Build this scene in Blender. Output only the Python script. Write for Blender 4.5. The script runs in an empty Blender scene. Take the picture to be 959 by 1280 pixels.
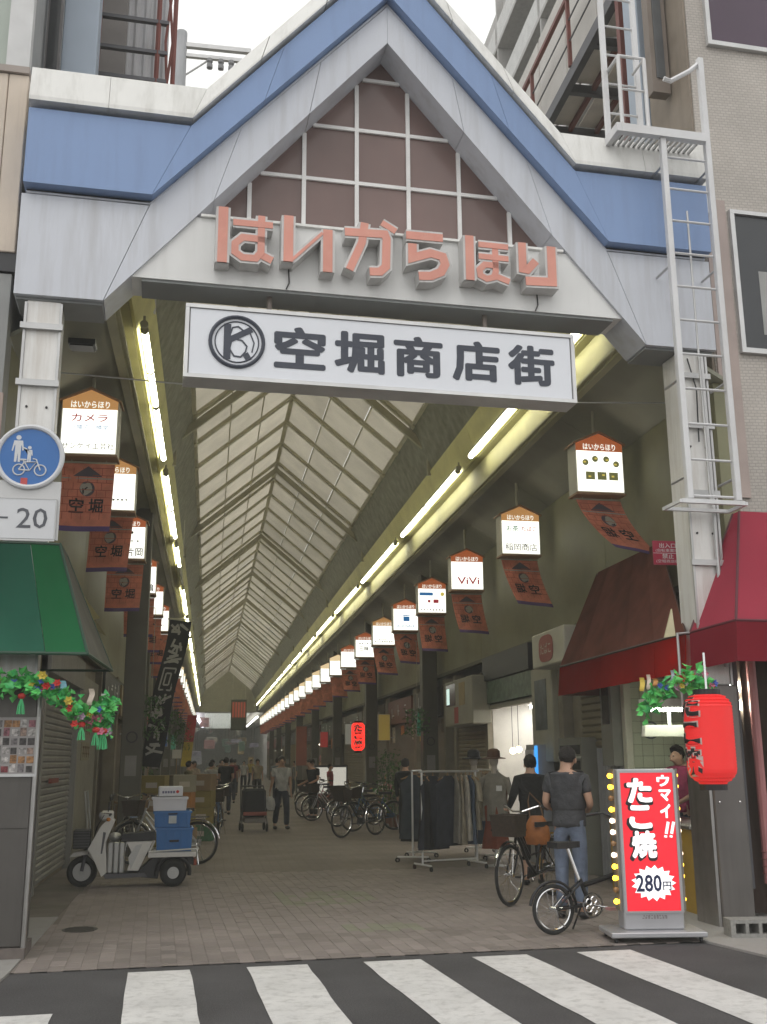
import bpy, math, random
from mathutils import Vector, Matrix
R = math.radians
SC = bpy.context.scene
COL = SC.collection
random.seed(7)

# ---------------------------------------------------------------- camera
F_PX, EYE = 1300.0, 1.6
TILT, YAW, ROLL = R(13.4), R(9.4), R(-0.38)
fw = Vector((math.sin(YAW)*math.cos(TILT), math.cos(YAW)*math.cos(TILT), math.sin(TILT)))
rt0 = Vector((math.cos(YAW), -math.sin(YAW), 0))
up0 = rt0.cross(fw)
rt = math.cos(ROLL)*rt0 + math.sin(ROLL)*up0
up = -math.sin(ROLL)*rt0 + math.cos(ROLL)*up0
cam = bpy.data.cameras.new('camera')
cam.sensor_fit = 'HORIZONTAL'
cam.sensor_width = 36
cam.lens = F_PX/959*36
cam.clip_start, cam.clip_end = 0.05, 2000
co = bpy.data.objects.new('camera', cam)
COL.objects.link(co)
m = Matrix.Identity(4)
for i in range(3):
    m[i][0], m[i][1], m[i][2] = rt[i], up[i], -fw[i]
m[2][3] = EYE
co.matrix_world = m
SC.camera = co

# ---------------------------------------------------------------- sky, sun, exposure
SUN_EL, SUN_AZ = R(58), R(205)       # azimuth clockwise from +Y: behind the camera, to the left
w = bpy.data.worlds.new('World')
SC.world = w
w.use_nodes = True
nt = w.node_tree
bg = nt.nodes['Background']
sky = nt.nodes.new('ShaderNodeTexSky')
sky.sky_type = 'NISHITA'
sky.sun_disc = False
sky.sun_elevation, sky.sun_rotation = SUN_EL, SUN_AZ
sky.air_density, sky.dust_density, sky.ozone_density = 1.0, 6.0, 1.0
hs = nt.nodes.new('ShaderNodeHueSaturation')      # an overcast sky: nearly colourless
hs.inputs['Saturation'].default_value = 0.22
nt.links.new(sky.outputs[0], hs.inputs['Color'])
cl = nt.nodes.new('ShaderNodeTexNoise')           # a closed, nearly even cloud deck over it
cl.inputs['Scale'].default_value = 1.6
cl.inputs['Detail'].default_value = 4
cr = nt.nodes.new('ShaderNodeMapRange')
cr.inputs['To Min'].default_value = 9.2
cr.inputs['To Max'].default_value = 10.8
nt.links.new(cl.outputs['Fac'], cr.inputs['Value'])
cv = nt.nodes.new('ShaderNodeVectorMath')
cv.operation = 'SCALE'
cv.inputs[0].default_value = (1.0, 1.0, .985)
nt.links.new(cr.outputs[0], cv.inputs['Scale'])
cm_ = nt.nodes.new('ShaderNodeMix')
cm_.data_type = 'RGBA'
cm_.inputs['Factor'].default_value = .85
nt.links.new(hs.outputs[0], cm_.inputs[6])
nt.links.new(cv.outputs[0], cm_.inputs[7])
nt.links.new(cm_.outputs[2], bg.inputs['Color'])
bg.inputs['Strength'].default_value = 0.12
sl = bpy.data.lights.new('sun', 'SUN')
sl.energy, sl.angle, sl.color = 0.5, R(40), (1, 0.97, 0.93)
so = bpy.data.objects.new('sun', sl)
COL.objects.link(so)
sd = Vector((math.sin(SUN_AZ)*math.cos(SUN_EL), math.cos(SUN_AZ)*math.cos(SUN_EL), math.sin(SUN_EL)))
so.rotation_euler = sd.to_track_quat('Z', 'Y').to_euler()
so.location = (0, 0, 40)
SC.view_settings.view_transform = 'Standard'
SC.view_settings.look = 'None'
SC.view_settings.exposure = 0.28
SC.view_settings.gamma = 1
SC.cycles.use_denoising = True
SC.cycles.max_bounces = 8
SC.cycles.diffuse_bounces = 5
SC.cycles.sample_clamp_indirect = 4

# ---------------------------------------------------------------- helpers
MATW = {}                      # world matrix of every thing, so that parts can be given in world coordinates


def tag(o, label=None, cat=None, group=None, kind=None):
    for k, v in (('label', label), ('category', cat), ('group', group), ('kind', kind)):
        if v:
            o[k] = v
    return o


def thing(name, label, cat, loc=(0, 0, 0), rz=0.0, group=None):
    o = bpy.data.objects.new(name, None)
    o.empty_display_size = 0.1
    COL.objects.link(o)
    o.location = loc
    o.rotation_euler = (0, 0, rz)
    MATW[o.name] = Matrix.Translation(loc) @ Matrix.Rotation(rz, 4, 'Z')
    return tag(o, label, cat, group)


def copy_tree(o, parent=None, kids=None):
    if kids is None:
        kids = {}
        for x in bpy.data.objects:
            if x.parent:
                kids.setdefault(x.parent.name, []).append(x)
    c = o.copy()
    COL.objects.link(c)
    if parent:
        c.parent = parent
    for ch in kids.get(o.name, []):
        copy_tree(ch, c, kids)
    return c


def place(proto, first, loc, rz, label=None, cat=None, group=None):
    """the prototype itself the first time, afterwards a copy of it and all its parts"""
    o = proto if first else copy_tree(proto)
    o.location = loc
    o.rotation_euler = (0, 0, rz)
    MATW[o.name] = Matrix.Translation(loc) @ Matrix.Rotation(rz, 4, 'Z')
    return tag(o, label, cat, group)


class MB:
    def __init__(self):
        self.v, self.f, self.mi, self.cur = [], [], [], 0

    def add(self, vs, fs, M=None):
        b = len(self.v)
        if M is not None:
            vs = [tuple(M @ Vector(p)) for p in vs]
        self.v += [tuple(p) for p in vs]
        self.f += [tuple(i+b for i in f) for f in fs]
        self.mi += [self.cur]*len(fs)
        return self

    def box(self, x0, x1, y0, y1, z0, z1, M=None):
        return self.add([(x0, y0, z0), (x1, y0, z0), (x1, y1, z0), (x0, y1, z0), (x0, y0, z1), (x1, y0, z1), (x1, y1, z1), (x0, y1, z1)],
                        [(0, 3, 2, 1), (4, 5, 6, 7), (0, 1, 5, 4), (1, 2, 6, 5), (2, 3, 7, 6), (3, 0, 4, 7)], M)

    def boxc(self, c, s, M=None):
        return self.box(c[0]-s[0]/2, c[0]+s[0]/2, c[1]-s[1]/2, c[1]+s[1]/2, c[2]-s[2]/2, c[2]+s[2]/2, M)

    def bevbox(self, x0, x1, y0, y1, z0, z1, b=0.01, M=None):
        """box with chamfered edges"""
        vs, idx = [], {}
        X, Y, Z = (x0, x1), (y0, y1), (z0, z1)
        for i in (0, 1):
            for j in (0, 1):
                for k in (0, 1):
                    for a in range(3):
                        p = [X[i], Y[j], Z[k]]
                        for d, s in ((0, i), (1, j), (2, k)):
                            if d != a:
                                p[d] += b if s == 0 else -b
                        idx[(i, j, k, a)] = len(vs)
                        vs.append(tuple(p))
        g = idx
        fs = []
        for s in (0, 1):
            q = [(0, 0), (1, 0), (1, 1), (0, 1)]
            fs.append([g[(s, a, b2, 0)] for a, b2 in (q if s else q[::-1])])
            fs.append([g[(a, s, b2, 1)] for a, b2 in (q[::-1] if s else q)])
            fs.append([g[(a, b2, s, 2)] for a, b2 in (q if s else q[::-1])])
        for a in (0, 1):
            for b2 in (0, 1):
                fs.append([g[(a, b2, 0, 0)], g[(a, b2, 0, 1)], g[(a, b2, 1, 1)], g[(a, b2, 1, 0)]])
                fs.append([g[(a, 0, b2, 0)], g[(a, 0, b2, 2)], g[(a, 1, b2, 2)], g[(a, 1, b2, 0)]])
                fs.append([g[(0, a, b2, 1)], g[(0, a, b2, 2)], g[(1, a, b2, 2)], g[(1, a, b2, 1)]])
                for c in (0, 1):
                    fs.append([g[(a, b2, c, 0)], g[(a, b2, c, 1)], g[(a, b2, c, 2)]])
        return self.add(vs, fs, M)

    def prism(self, poly, a, b, axis='y', M=None):
        """poly of (u, v); extruded from a to b along the axis (y: u=x v=z; x: u=y v=z; z: u=x v=y)"""
        n = len(poly)
        f = {'y': lambda p, t: (p[0], t, p[1]), 'x': lambda p, t: (t, p[0], p[1]), 'z': lambda p, t: (p[0], p[1], t)}[axis]
        vs = [f(p, a) for p in poly]+[f(p, b) for p in poly]
        fs = [tuple(range(n)), tuple(range(2*n-1, n-1, -1))]+[(i, i+n, (i+1) % n+n, (i+1) % n) for i in range(n)]
        return self.add(vs, fs, M)

    def tube(self, pts, r, n=8, closed=False, M=None, caps=True):
        pts = [Vector(p) for p in pts]
        k = len(pts)
        rs = r if isinstance(r, (list, tuple)) else [r]*k
        vs, fs = [], []
        t0 = (pts[1]-pts[0]).normalized()
        a = Vector((0, 0, 1)) if abs(t0.z) < .9 else Vector((1, 0, 0))
        nrm = t0.cross(a).normalized()
        for i, p in enumerate(pts):
            if closed:
                t = (pts[(i+1) % k]-pts[i-1]).normalized()
            elif i == 0:
                t = t0
            elif i == k-1:
                t = (pts[i]-pts[i-1]).normalized()
            else:
                t = (pts[i+1]-pts[i-1]).normalized()
            nrm = (nrm-t*nrm.dot(t)).normalized()
            bn = t.cross(nrm)
            for j in range(n):
                an = 2*math.pi*j/n
                vs.append(p+(nrm*math.cos(an)+bn*math.sin(an))*rs[i])
        for i in range(k if closed else k-1):
            i2 = (i+1) % k
            for j in range(n):
                j2 = (j+1) % n
                fs.append((i*n+j, i*n+j2, i2*n+j2, i2*n+j))
        if not closed and caps:
            fs.append(tuple(range(n-1, -1, -1)))
            fs.append(tuple(range((k-1)*n, k*n)))
        return self.add(vs, fs, M)

    def lathe(self, prof, n=20, M=None):
        """prof of (r, z) about the z axis"""
        vs = [(r*math.cos(2*math.pi*j/n), r*math.sin(2*math.pi*j/n), z) for r, z in prof for j in range(n)]
        fs = []
        for i in range(len(prof)-1):
            for j in range(n):
                j2 = (j+1) % n
                fs.append((i*n+j, i*n+j2, (i+1)*n+j2, (i+1)*n+j))
        fs.append(tuple(range(n-1, -1, -1)))
        fs.append(tuple(range((len(prof)-1)*n, len(prof)*n)))
        return self.add(vs, fs, M)

    def ring(self, c, R0, r, axis='y', n=28, k=8, a0=0.0, a1=None, M=None):
        full = a1 is None
        a1 = 2*math.pi if full else a1
        cnt = n if full else n+1
        pts = []
        for i in range(cnt):
            a = a0+(a1-a0)*i/n
            ca, sa = math.cos(a)*R0, math.sin(a)*R0
            pts.append({'y': (c[0]+ca, c[1], c[2]+sa), 'x': (c[0], c[1]+ca, c[2]+sa), 'z': (c[0]+ca, c[1]+sa, c[2])}[axis])
        return self.tube(pts, r, k, closed=full, M=M)

    def ball(self, c, rx, ry=None, rz=None, n=12, k=8, M=None):
        ry, rz = ry or rx, rz or rx
        vs = [(c[0], c[1], c[2]-rz)]
        for i in range(1, k):
            a = -math.pi/2+math.pi*i/k
            for j in range(n):
                b = 2*math.pi*j/n
                vs.append((c[0]+rx*math.cos(a)*math.cos(b), c[1]+ry*math.cos(a)*math.sin(b), c[2]+rz*math.sin(a)))
        vs.append((c[0], c[1], c[2]+rz))
        fs = [(0, 1+(j+1) % n, 1+j) for j in range(n)]
        for i in range(k-2):
            for j in range(n):
                fs.append((1+i*n+j, 1+i*n+(j+1) % n, 1+(i+1)*n+(j+1) % n, 1+(i+1)*n+j))
        b = 1+(k-2)*n
        fs += [(b+j, b+(j+1) % n, len(vs)-1) for j in range(n)]
        return self.add(vs, fs, M)

    def sheet(self, fn, nu, nv, M=None):
        vs = [fn(i/nu, j/nv) for j in range(nv+1) for i in range(nu+1)]
        fs = [(j*(nu+1)+i, j*(nu+1)+i+1, (j+1)*(nu+1)+i+1, (j+1)*(nu+1)+i) for j in range(nv) for i in range(nu)]
        return self.add(vs, fs, M)

    def cloth(self, fn, nu, nv, t=0.004, M=None):
        """a sheet with a real thickness along its normal"""
        q = [[Vector(fn(i/nu, j/nv)) for i in range(nu+1)] for j in range(nv+1)]
        vs, fs = [], []
        for s in (0, 1):
            for j in range(nv+1):
                for i in range(nu+1):
                    du = q[j][min(i+1, nu)]-q[j][max(i-1, 0)]
                    dv = q[min(j+1, nv)][i]-q[max(j-1, 0)][i]
                    nn = du.cross(dv)
                    nn = nn.normalized() if nn.length > 1e-9 else Vector((0, 0, 1))
                    vs.append(q[j][i]+nn*(t/2 if s else -t/2))
        N = (nu+1)*(nv+1)
        id_ = lambda i, j, s: s*N+j*(nu+1)+i
        for j in range(nv):
            for i in range(nu):
                fs.append((id_(i, j, 1), id_(i+1, j, 1), id_(i+1, j+1, 1), id_(i, j+1, 1)))
                fs.append((id_(i, j, 0), id_(i, j+1, 0), id_(i+1, j+1, 0), id_(i+1, j, 0)))
        for i in range(nu):
            fs.append((id_(i, 0, 0), id_(i+1, 0, 0), id_(i+1, 0, 1), id_(i, 0, 1)))
            fs.append((id_(i, nv, 1), id_(i+1, nv, 1), id_(i+1, nv, 0), id_(i, nv, 0)))
        for j in range(nv):
            fs.append((id_(0, j, 1), id_(0, j+1, 1), id_(0, j+1, 0), id_(0, j, 0)))
            fs.append((id_(nu, j, 0), id_(nu, j+1, 0), id_(nu, j+1, 1), id_(nu, j, 1)))
        return self.add(vs, fs, M)

    def mesh(self, name, mats, smooth=False):
        me = bpy.data.meshes.new(name)
        me.from_pydata(self.v, [], self.f)
        for mm in (mats if isinstance(mats, (list, tuple)) else [mats]):
            me.materials.append(mm)
        if any(self.mi):
            me.polygons.foreach_set('material_index', self.mi)
        if smooth:
            me.polygons.foreach_set('use_smooth', [True]*len(me.polygons))
            try:
                me.set_sharp_from_angle(angle=R(40))
            except Exception:
                pass
        me.update()
        return me

    def build(self, name, mats, parent=None, smooth=False, world=False):
        if world and parent is not None:
            p = parent
            while p.parent:
                p = p.parent
            inv = MATW[p.name].inverted()
            self.v = [tuple(inv @ Vector(q)) for q in self.v]
        o = bpy.data.objects.new(name, self.mesh(name, mats, smooth))
        COL.objects.link(o)
        if parent is not None:
            o.parent = parent
        return o


def piece(name, me, parent, M=None):
    """an object on shared mesh data"""
    o = bpy.data.objects.new(name, me)
    COL.objects.link(o)
    if parent is not None:
        o.parent = parent
    if M is not None:
        o.matrix_local = M
    return o


def setting(name, mb, mats, smooth=False):
    return tag(mb.build(name, mats, smooth=smooth), kind='structure')


TXT = {}


def glyphs(s, bold=0.0, depth=0.0, res=2):
    """vertices and faces of a line of text of size 1, centred on the origin in x and y"""
    key = (s, bold, depth, res)
    if key not in TXT:
        cu = bpy.data.curves.new('lettering', 'FONT')
        cu.body = s
        cu.size = 1
        cu.offset = bold
        cu.extrude = depth
        cu.resolution_u = res
        cu.fill_mode = 'BOTH'
        o = bpy.data.objects.new('lettering', cu)
        COL.objects.link(o)
        dg = bpy.context.evaluated_depsgraph_get()
        me = bpy.data.meshes.new_from_object(o.evaluated_get(dg))
        vs = [tuple(v.co) for v in me.vertices]
        fs = [tuple(p.vertices) for p in me.polygons]
        bpy.data.objects.remove(o)
        bpy.data.curves.remove(cu)
        bpy.data.meshes.remove(me)
        if vs:
            cx = (min(v[0] for v in vs)+max(v[0] for v in vs))/2
            cy = (min(v[1] for v in vs)+max(v[1] for v in vs))/2
            vs = [(v[0]-cx, v[1]-cy, v[2]) for v in vs]
        TXT[key] = (vs, fs)
    return TXT[key]


FACE_S = Matrix.Rotation(R(90), 4, 'X')       # text lying in XY made to stand and face -Y


def write(mb, s, x, y, z, size, bold=0.0, wide=1.0, depth=0.0, fit=None, M=None, face=FACE_S, mirror=False, high=None):
    """letters facing -Y with their centre at x, y, z; fit = total width, high = total height"""
    spread_ = [(0, 0)]                     # heavy letters: the glyph laid down several times, a little apart
    if bold > .009:
        spread_ += [(bold*math.cos(2*math.pi*i/10), bold*math.sin(2*math.pi*i/10)) for i in range(10)]
        fit = fit/(1+1.6*bold) if fit else fit
        high = high/(1+1.6*bold) if high else high
        bold = 0.0
    vs, fs = glyphs(s, bold, 0.0)
    if not vs:
        return
    sx = sy = size
    W0 = max(v[0] for v in vs)-min(v[0] for v in vs)
    H0 = max(v[1] for v in vs)-min(v[1] for v in vs)
    if fit:
        sx = fit/W0
    if high:
        sy = high/H0
    if mirror:
        sx = -sx
    T = Matrix.Translation((x, y, z)) @ face
    if M is not None:
        T = M @ T
    for k, (dx, dy) in enumerate(spread_):
        mb.add(vs, fs, T @ Matrix.Translation((dx*sx, dy*sy, k*.00012)) @ Matrix.Diagonal((sx*wide, sy, size, 1)))


def stroke(mb, pts, wd, y0, y1):
    """a thick mitred pen stroke in XZ, extruded between y0 and y1"""
    pts = [Vector((p[0], p[1])) for p in pts]
    L, Rr = [], []
    for i, p in enumerate(pts):
        if i == 0:
            d = (pts[1]-p).normalized()
            n, k = Vector((-d.y, d.x)), 1
        elif i == len(pts)-1:
            d = (p-pts[i-1]).normalized()
            n, k = Vector((-d.y, d.x)), 1
        else:
            d0, d1 = (p-pts[i-1]).normalized(), (pts[i+1]-p).normalized()
            n0, n1 = Vector((-d0.y, d0.x)), Vector((-d1.y, d1.x))
            n = (n0+n1).normalized()
            k = min(1/max(n.dot(n0), .35), 2)
        L.append(p+n*wd/2*k)
        Rr.append(p-n*wd/2*k)
    n = len(pts)
    vs = [(p.x, y0, p.y) for p in L]+[(p.x, y0, p.y) for p in Rr]+[(p.x, y1, p.y) for p in L]+[(p.x, y1, p.y) for p in Rr]
    fs = []
    for i in range(n-1):
        fs += [(i, i+1, n+i+1, n+i), (2*n+i, 3*n+i, 3*n+i+1, 2*n+i+1), (i, 2*n+i, 2*n+i+1, i+1), (n+i, n+i+1, 3*n+i+1, 3*n+i)]
    fs += [(0, n, 3*n, 2*n), (n-1, 3*n-1, 4*n-1, 2*n-1)]
    mb.add(vs, fs)


def clip(poly, a, b):
    """keep the part of poly on the left of the line a->b"""
    out = []
    side = lambda p: (b[0]-a[0])*(p[1]-a[1])-(b[1]-a[1])*(p[0]-a[0])
    for i, p in enumerate(poly):
        q = poly[(i+1) % len(poly)]
        sp, sq = side(p), side(q)
        if sp >= 0:
            out.append(p)
        if sp*sq < 0:
            t = sp/(sp-sq)
            out.append((p[0]+(q[0]-p[0])*t, p[1]+(q[1]-p[1])*t))
    return out


# ---------------------------------------------------------------- materials
MC = {}


def mat(name, col, rough=0.6, metal=0.0, var=0.12, scale=3.0, bump=0.0, bscale=60.0, spec=0.4, emit=None, es=0.0,
        stain=None, stain_amt=0.0, sscale=1.2, rnd=0.0, streak=False, alpha=None, coat=0.0):
    if name in MC:
        return MC[name]
    mm = bpy.data.materials.new(name)
    mm.use_nodes = True
    n, l = mm.node_tree.nodes, mm.node_tree.links
    b = n['Principled BSDF']
    b.inputs['Roughness'].default_value = rough
    b.inputs['Metallic'].default_value = metal
    b.inputs['Specular IOR Level'].default_value = spec
    if coat:
        b.inputs['Coat Weight'].default_value = coat
    geo = n.new('ShaderNodeNewGeometry')
    no = n.new('ShaderNodeTexNoise')
    no.inputs['Scale'].default_value = scale
    no.inputs['Detail'].default_value = 5
    l.new(geo.outputs['Position'], no.inputs['Vector'])
    mr = n.new('ShaderNodeMapRange')
    mr.inputs['From Min'].default_value = .25
    mr.inputs['From Max'].default_value = .75
    mr.inputs['To Min'].default_value = 1-var
    mr.inputs['To Max'].default_value = 1+var
    l.new(no.outputs['Fac'], mr.inputs['Value'])
    val = mr.outputs[0]
    if rnd:
        oi = n.new('ShaderNodeObjectInfo')
        m2 = n.new('ShaderNodeMapRange')
        m2.inputs['To Min'].default_value = 1-rnd
        m2.inputs['To Max'].default_value = 1+rnd
        l.new(oi.outputs['Random'], m2.inputs['Value'])
        mu = n.new('ShaderNodeMath')
        mu.operation = 'MULTIPLY'
        l.new(val, mu.inputs[0])
        l.new(m2.outputs[0], mu.inputs[1])
        val = mu.outputs[0]
    vm = n.new('ShaderNodeVectorMath')
    vm.operation = 'SCALE'
    vm.inputs[0].default_value = col
    l.new(val, vm.inputs['Scale'])
    out = vm.outputs[0]
    if stain_amt:
        n2 = n.new('ShaderNodeTexNoise')
        n2.inputs['Scale'].default_value = sscale
        n2.inputs['Detail'].default_value = 8
        n2.inputs['Roughness'].default_value = .65
        if streak:
            mp = n.new('ShaderNodeMapping')
            mp.inputs['Scale'].default_value = (6, 6, .5)
            l.new(geo.outputs['Position'], mp.inputs['Vector'])
            l.new(mp.outputs[0], n2.inputs['Vector'])
        else:
            l.new(geo.outputs['Position'], n2.inputs['Vector'])
        r2 = n.new('ShaderNodeMapRange')
        r2.inputs['From Min'].default_value = .48
        r2.inputs['From Max'].default_value = .75
        r2.inputs['To Max'].default_value = stain_amt
        l.new(n2.outputs['Fac'], r2.inputs['Value'])
        mx = n.new('ShaderNodeMix')
        mx.data_type = 'RGBA'
        l.new(r2.outputs[0], mx.inputs['Factor'])
        l.new(out, mx.inputs[6])
        mx.inputs[7].default_value = (*(stain or (.1, .09, .07)), 1)
        out = mx.outputs[2]
    l.new(out, b.inputs['Base Color'])
    if emit is not None:
        b.inputs['Emission Color'].default_value = (*emit, 1)
        b.inputs['Emission Strength'].default_value = es
    if bump:
        n3 = n.new('ShaderNodeTexNoise')
        n3.inputs['Scale'].default_value = bscale
        n3.inputs['Detail'].default_value = 4
        l.new(geo.outputs['Position'], n3.inputs['Vector'])
        bp = n.new('ShaderNodeBump')
        bp.inputs['Strength'].default_value = bump
        bp.inputs['Distance'].default_value = .02
        l.new(n3.outputs['Fac'], bp.inputs['Height'])
        l.new(bp.outputs[0], b.inputs['Normal'])
    if alpha is not None:
        b.inputs['Transmission Weight'].default_value = alpha
    MC[name] = mm
    return mm


def translucent(name, col, tcol, mix=0.6, var=.08, scale=1.5, stain=0.25):
    """thin sheet that lets light through (roof panels, awning cloth)"""
    mm = bpy.data.materials.new(name)
    mm.use_nodes = True
    n, l = mm.node_tree.nodes, mm.node_tree.links
    n.remove(n['Principled BSDF'])
    o = n['Material Output']
    d = n.new('ShaderNodeBsdfDiffuse')
    t = n.new('ShaderNodeBsdfTranslucent')
    mx = n.new('ShaderNodeMixShader')
    mx.inputs[0].default_value = mix
    geo = n.new('ShaderNodeNewGeometry')
    no = n.new('ShaderNodeTexNoise')
    no.inputs['Scale'].default_value = scale
    no.inputs['Detail'].default_value = 6
    l.new(geo.outputs['Position'], no.inputs['Vector'])
    oi = n.new('ShaderNodeObjectInfo')
    ad = n.new('ShaderNodeMath')
    ad.operation = 'MULTIPLY_ADD'
    ad.inputs[1].default_value = .35
    l.new(oi.outputs['Random'], ad.inputs[0])
    l.new(no.outputs['Fac'], ad.inputs[2])
    mr = n.new('ShaderNodeMapRange')
    mr.inputs['From Min'].default_value = .4
    mr.inputs['From Max'].default_value = 1.0
    mr.inputs['To Min'].default_value = 1+var
    mr.inputs['To Max'].default_value = 1-stain
    l.new(ad.outputs[0], mr.inputs['Value'])
    for sh, c in ((d, col), (t, tcol)):
        vm = n.new('ShaderNodeVectorMath')
        vm.operation = 'SCALE'
        vm.inputs[0].default_value = c
        l.new(mr.outputs[0], vm.inputs['Scale'])
        l.new(vm.outputs[0], sh.inputs['Color'])
    l.new(d.outputs[0], mx.inputs[1])
    l.new(t.outputs[0], mx.inputs[2])
    l.new(mx.outputs[0], o.inputs['Surface'])
    return mm


def tiles_mat(name, c1, c2, mortar, bw, bh, rough=.6, mort=.012, rot=(0, 0, 0), offset=.5, bump=.4, var=.2):
    """small tiles laid in courses on an upright or level face (too small to pick apart)"""
    mm = bpy.data.materials.new(name)
    mm.use_nodes = True
    n, l = mm.node_tree.nodes, mm.node_tree.links
    b = n['Principled BSDF']
    b.inputs['Roughness'].default_value = rough
    geo = n.new('ShaderNodeNewGeometry')
    mp = n.new('ShaderNodeMapping')
    mp.inputs['Rotation'].default_value = rot
    l.new(geo.outputs['Position'], mp.inputs['Vector'])
    br = n.new('ShaderNodeTexBrick')
    br.offset = offset
    br.inputs['Color1'].default_value = (*c1, 1)
    br.inputs['Color2'].default_value = (*c2, 1)
    br.inputs['Mortar'].default_value = (*mortar, 1)
    br.inputs['Scale'].default_value = 1
    br.inputs['Mortar Size'].default_value = mort
    br.inputs['Brick Width'].default_value = bw
    br.inputs['Row Height'].default_value = bh
    l.new(mp.outputs[0], br.inputs['Vector'])
    no = n.new('ShaderNodeTexNoise')
    no.inputs['Scale'].default_value = .9
    no.inputs['Detail'].default_value = 7
    l.new(geo.outputs['Position'], no.inputs['Vector'])
    mr = n.new('ShaderNodeMapRange')
    mr.inputs['From Min'].default_value = .3
    mr.inputs['From Max'].default_value = .7
    mr.inputs['To Min'].default_value = 1-var
    mr.inputs['To Max'].default_value = 1+var
    l.new(no.outputs['Fac'], mr.inputs['Value'])
    vm = n.new('ShaderNodeVectorMath')
    vm.operation = 'SCALE'
    l.new(br.outputs['Color'], vm.inputs[0])
    l.new(mr.outputs[0], vm.inputs['Scale'])
    l.new(vm.outputs[0], b.inputs['Base Color'])
    bp = n.new('ShaderNodeBump')
    bp.inputs['Strength'].default_value = bump
    bp.inputs['Distance'].default_value = .01
    bp.invert = True
    l.new(br.outputs['Fac'], bp.inputs['Height'])
    l.new(bp.outputs[0], b.inputs['Normal'])
    return mm


def glow(name, col, s):
    mm = bpy.data.materials.new(name)
    mm.use_nodes = True
    n, l = mm.node_tree.nodes, mm.node_tree.links
    b = n['Principled BSDF']
    b.inputs['Base Color'].default_value = (*[min(.8, c)*.5 for c in col], 1)
    b.inputs['Emission Color'].default_value = (*col, 1)
    b.inputs['Emission Strength'].default_value = s
    b.inputs['Roughness'].default_value = .4
    return mm


SHEEN = None
STEEL = mat('stainless steel', (.42, .41, .40), .32, .9, var=.1, scale=8, stain=(.2, .19, .17), stain_amt=.5, streak=True)
GALV = mat('galvanised pipe', (.5, .5, .5), .45, .6)
WHITEP = mat('white enamel', (.72, .72, .71), .4, var=.06, stain=(.35, .33, .28), stain_amt=.35)
BLACKP = mat('black plastic', (.022, .022, .024), .45, var=.2)
RUBBER = mat('tyre rubber', (.018, .018, .018), .8)
CHROME = mat('chrome', (.7, .7, .7), .15, 1.0, var=.03)
DARKW = mat('seam and recess shade', (.03, .028, .025), .8)  # near black, painted for the shade in slots and openings, and for seams
INK = mat('black ink', (.02, .02, .022), .6)

# ================================================================ the ground
CX, GY, GR = 1.70, 9.8, R(2.8)            # centre line of the arcade; the gate stands in a plane turned 2.8 degrees
GM = Matrix.Translation((CX, GY, 0)) @ Matrix.Rotation(GR, 4, 'Z')
gp = lambda u, wv, z=0: tuple(GM @ Vector((u, wv, z)))
END = 102.0
ASPH = mat('asphalt', (.068, .065, .067), .88, var=.35, scale=1.1, bump=.8, bscale=130, stain=(.14, .135, .13), stain_amt=.75, sscale=70)
EARTH = mat('ground concrete', (.16, .155, .15), .9, var=.2)
mb = MB()
mb.add([(-300, -300, -.06), (300, -300, -.06), (300, 400, -.06), (-300, 400, -.06)], [(0, 1, 2, 3)])
setting('ground', mb, EARTH)
EDGE = -.62                                # local w of the kerb line between road and paving
mb = MB()
a, b = gp(-40, EDGE), gp(40, EDGE)
mb.add([(-40, -30, 0), (40, -30, 0), (b[0], b[1], 0), (a[0], a[1], 0)], [(0, 1, 2, 3)])
road = setting('road', mb, ASPH)
PAINT = mat('road paint', (.61, .60, .585), .75, var=.12, scale=2.5, stain=(.27, .26, .25), stain_amt=.6, sscale=11, bump=.3, bscale=150)
for k in range(-4, 5):
    u0 = -2.31+.925*k
    if k < 0:
        w0, w1 = EDGE-1.45, EDGE-4.6
    else:
        w0, w1 = EDGE-.17-.008*k, EDGE-4.4
    mb = MB()
    n = 14
    rr = random.Random(k)
    lf = [(u0+rr.uniform(-.006, .006)+.0, w0+(w1-w0)*i/n) for i in range(n+1)]
    rg = [(u0+.48+rr.uniform(-.006, .006), w0+(w1-w0)*i/n) for i in range(n+1)]
    pts = [gp(u, v) for u, v in lf]+[gp(u, v) for u, v in rg[::-1]]
    pts = [(p[0]+(.08*(9.2-p[1]) if k >= 0 else 0)*(.5 if k > 1 else .0), p[1], .004) for p in pts]
    mb.add(pts, [tuple(range(len(pts)-1, -1, -1))])
    mb.build('crosswalk_stripe', PAINT, road)
CONC = mat('pavement concrete', (.30, .29, .275), .85, var=.15, stain=(.12, .11, .10), stain_amt=.5, sscale=3, bump=.3)
for pl in ([(-9, 8.25), (-1.50, 8.3), (-1.47, 9.0), (-1.50, 12), (-9, 12)], [(4.38, 9.36), (4.7, 7.9), (12, 8.2), (12, 12), (4.9, 12)]):
    mb = MB()
    mb.prism(pl, -.05, .02, 'z')
    setting('pavement', mb, CONC)
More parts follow.
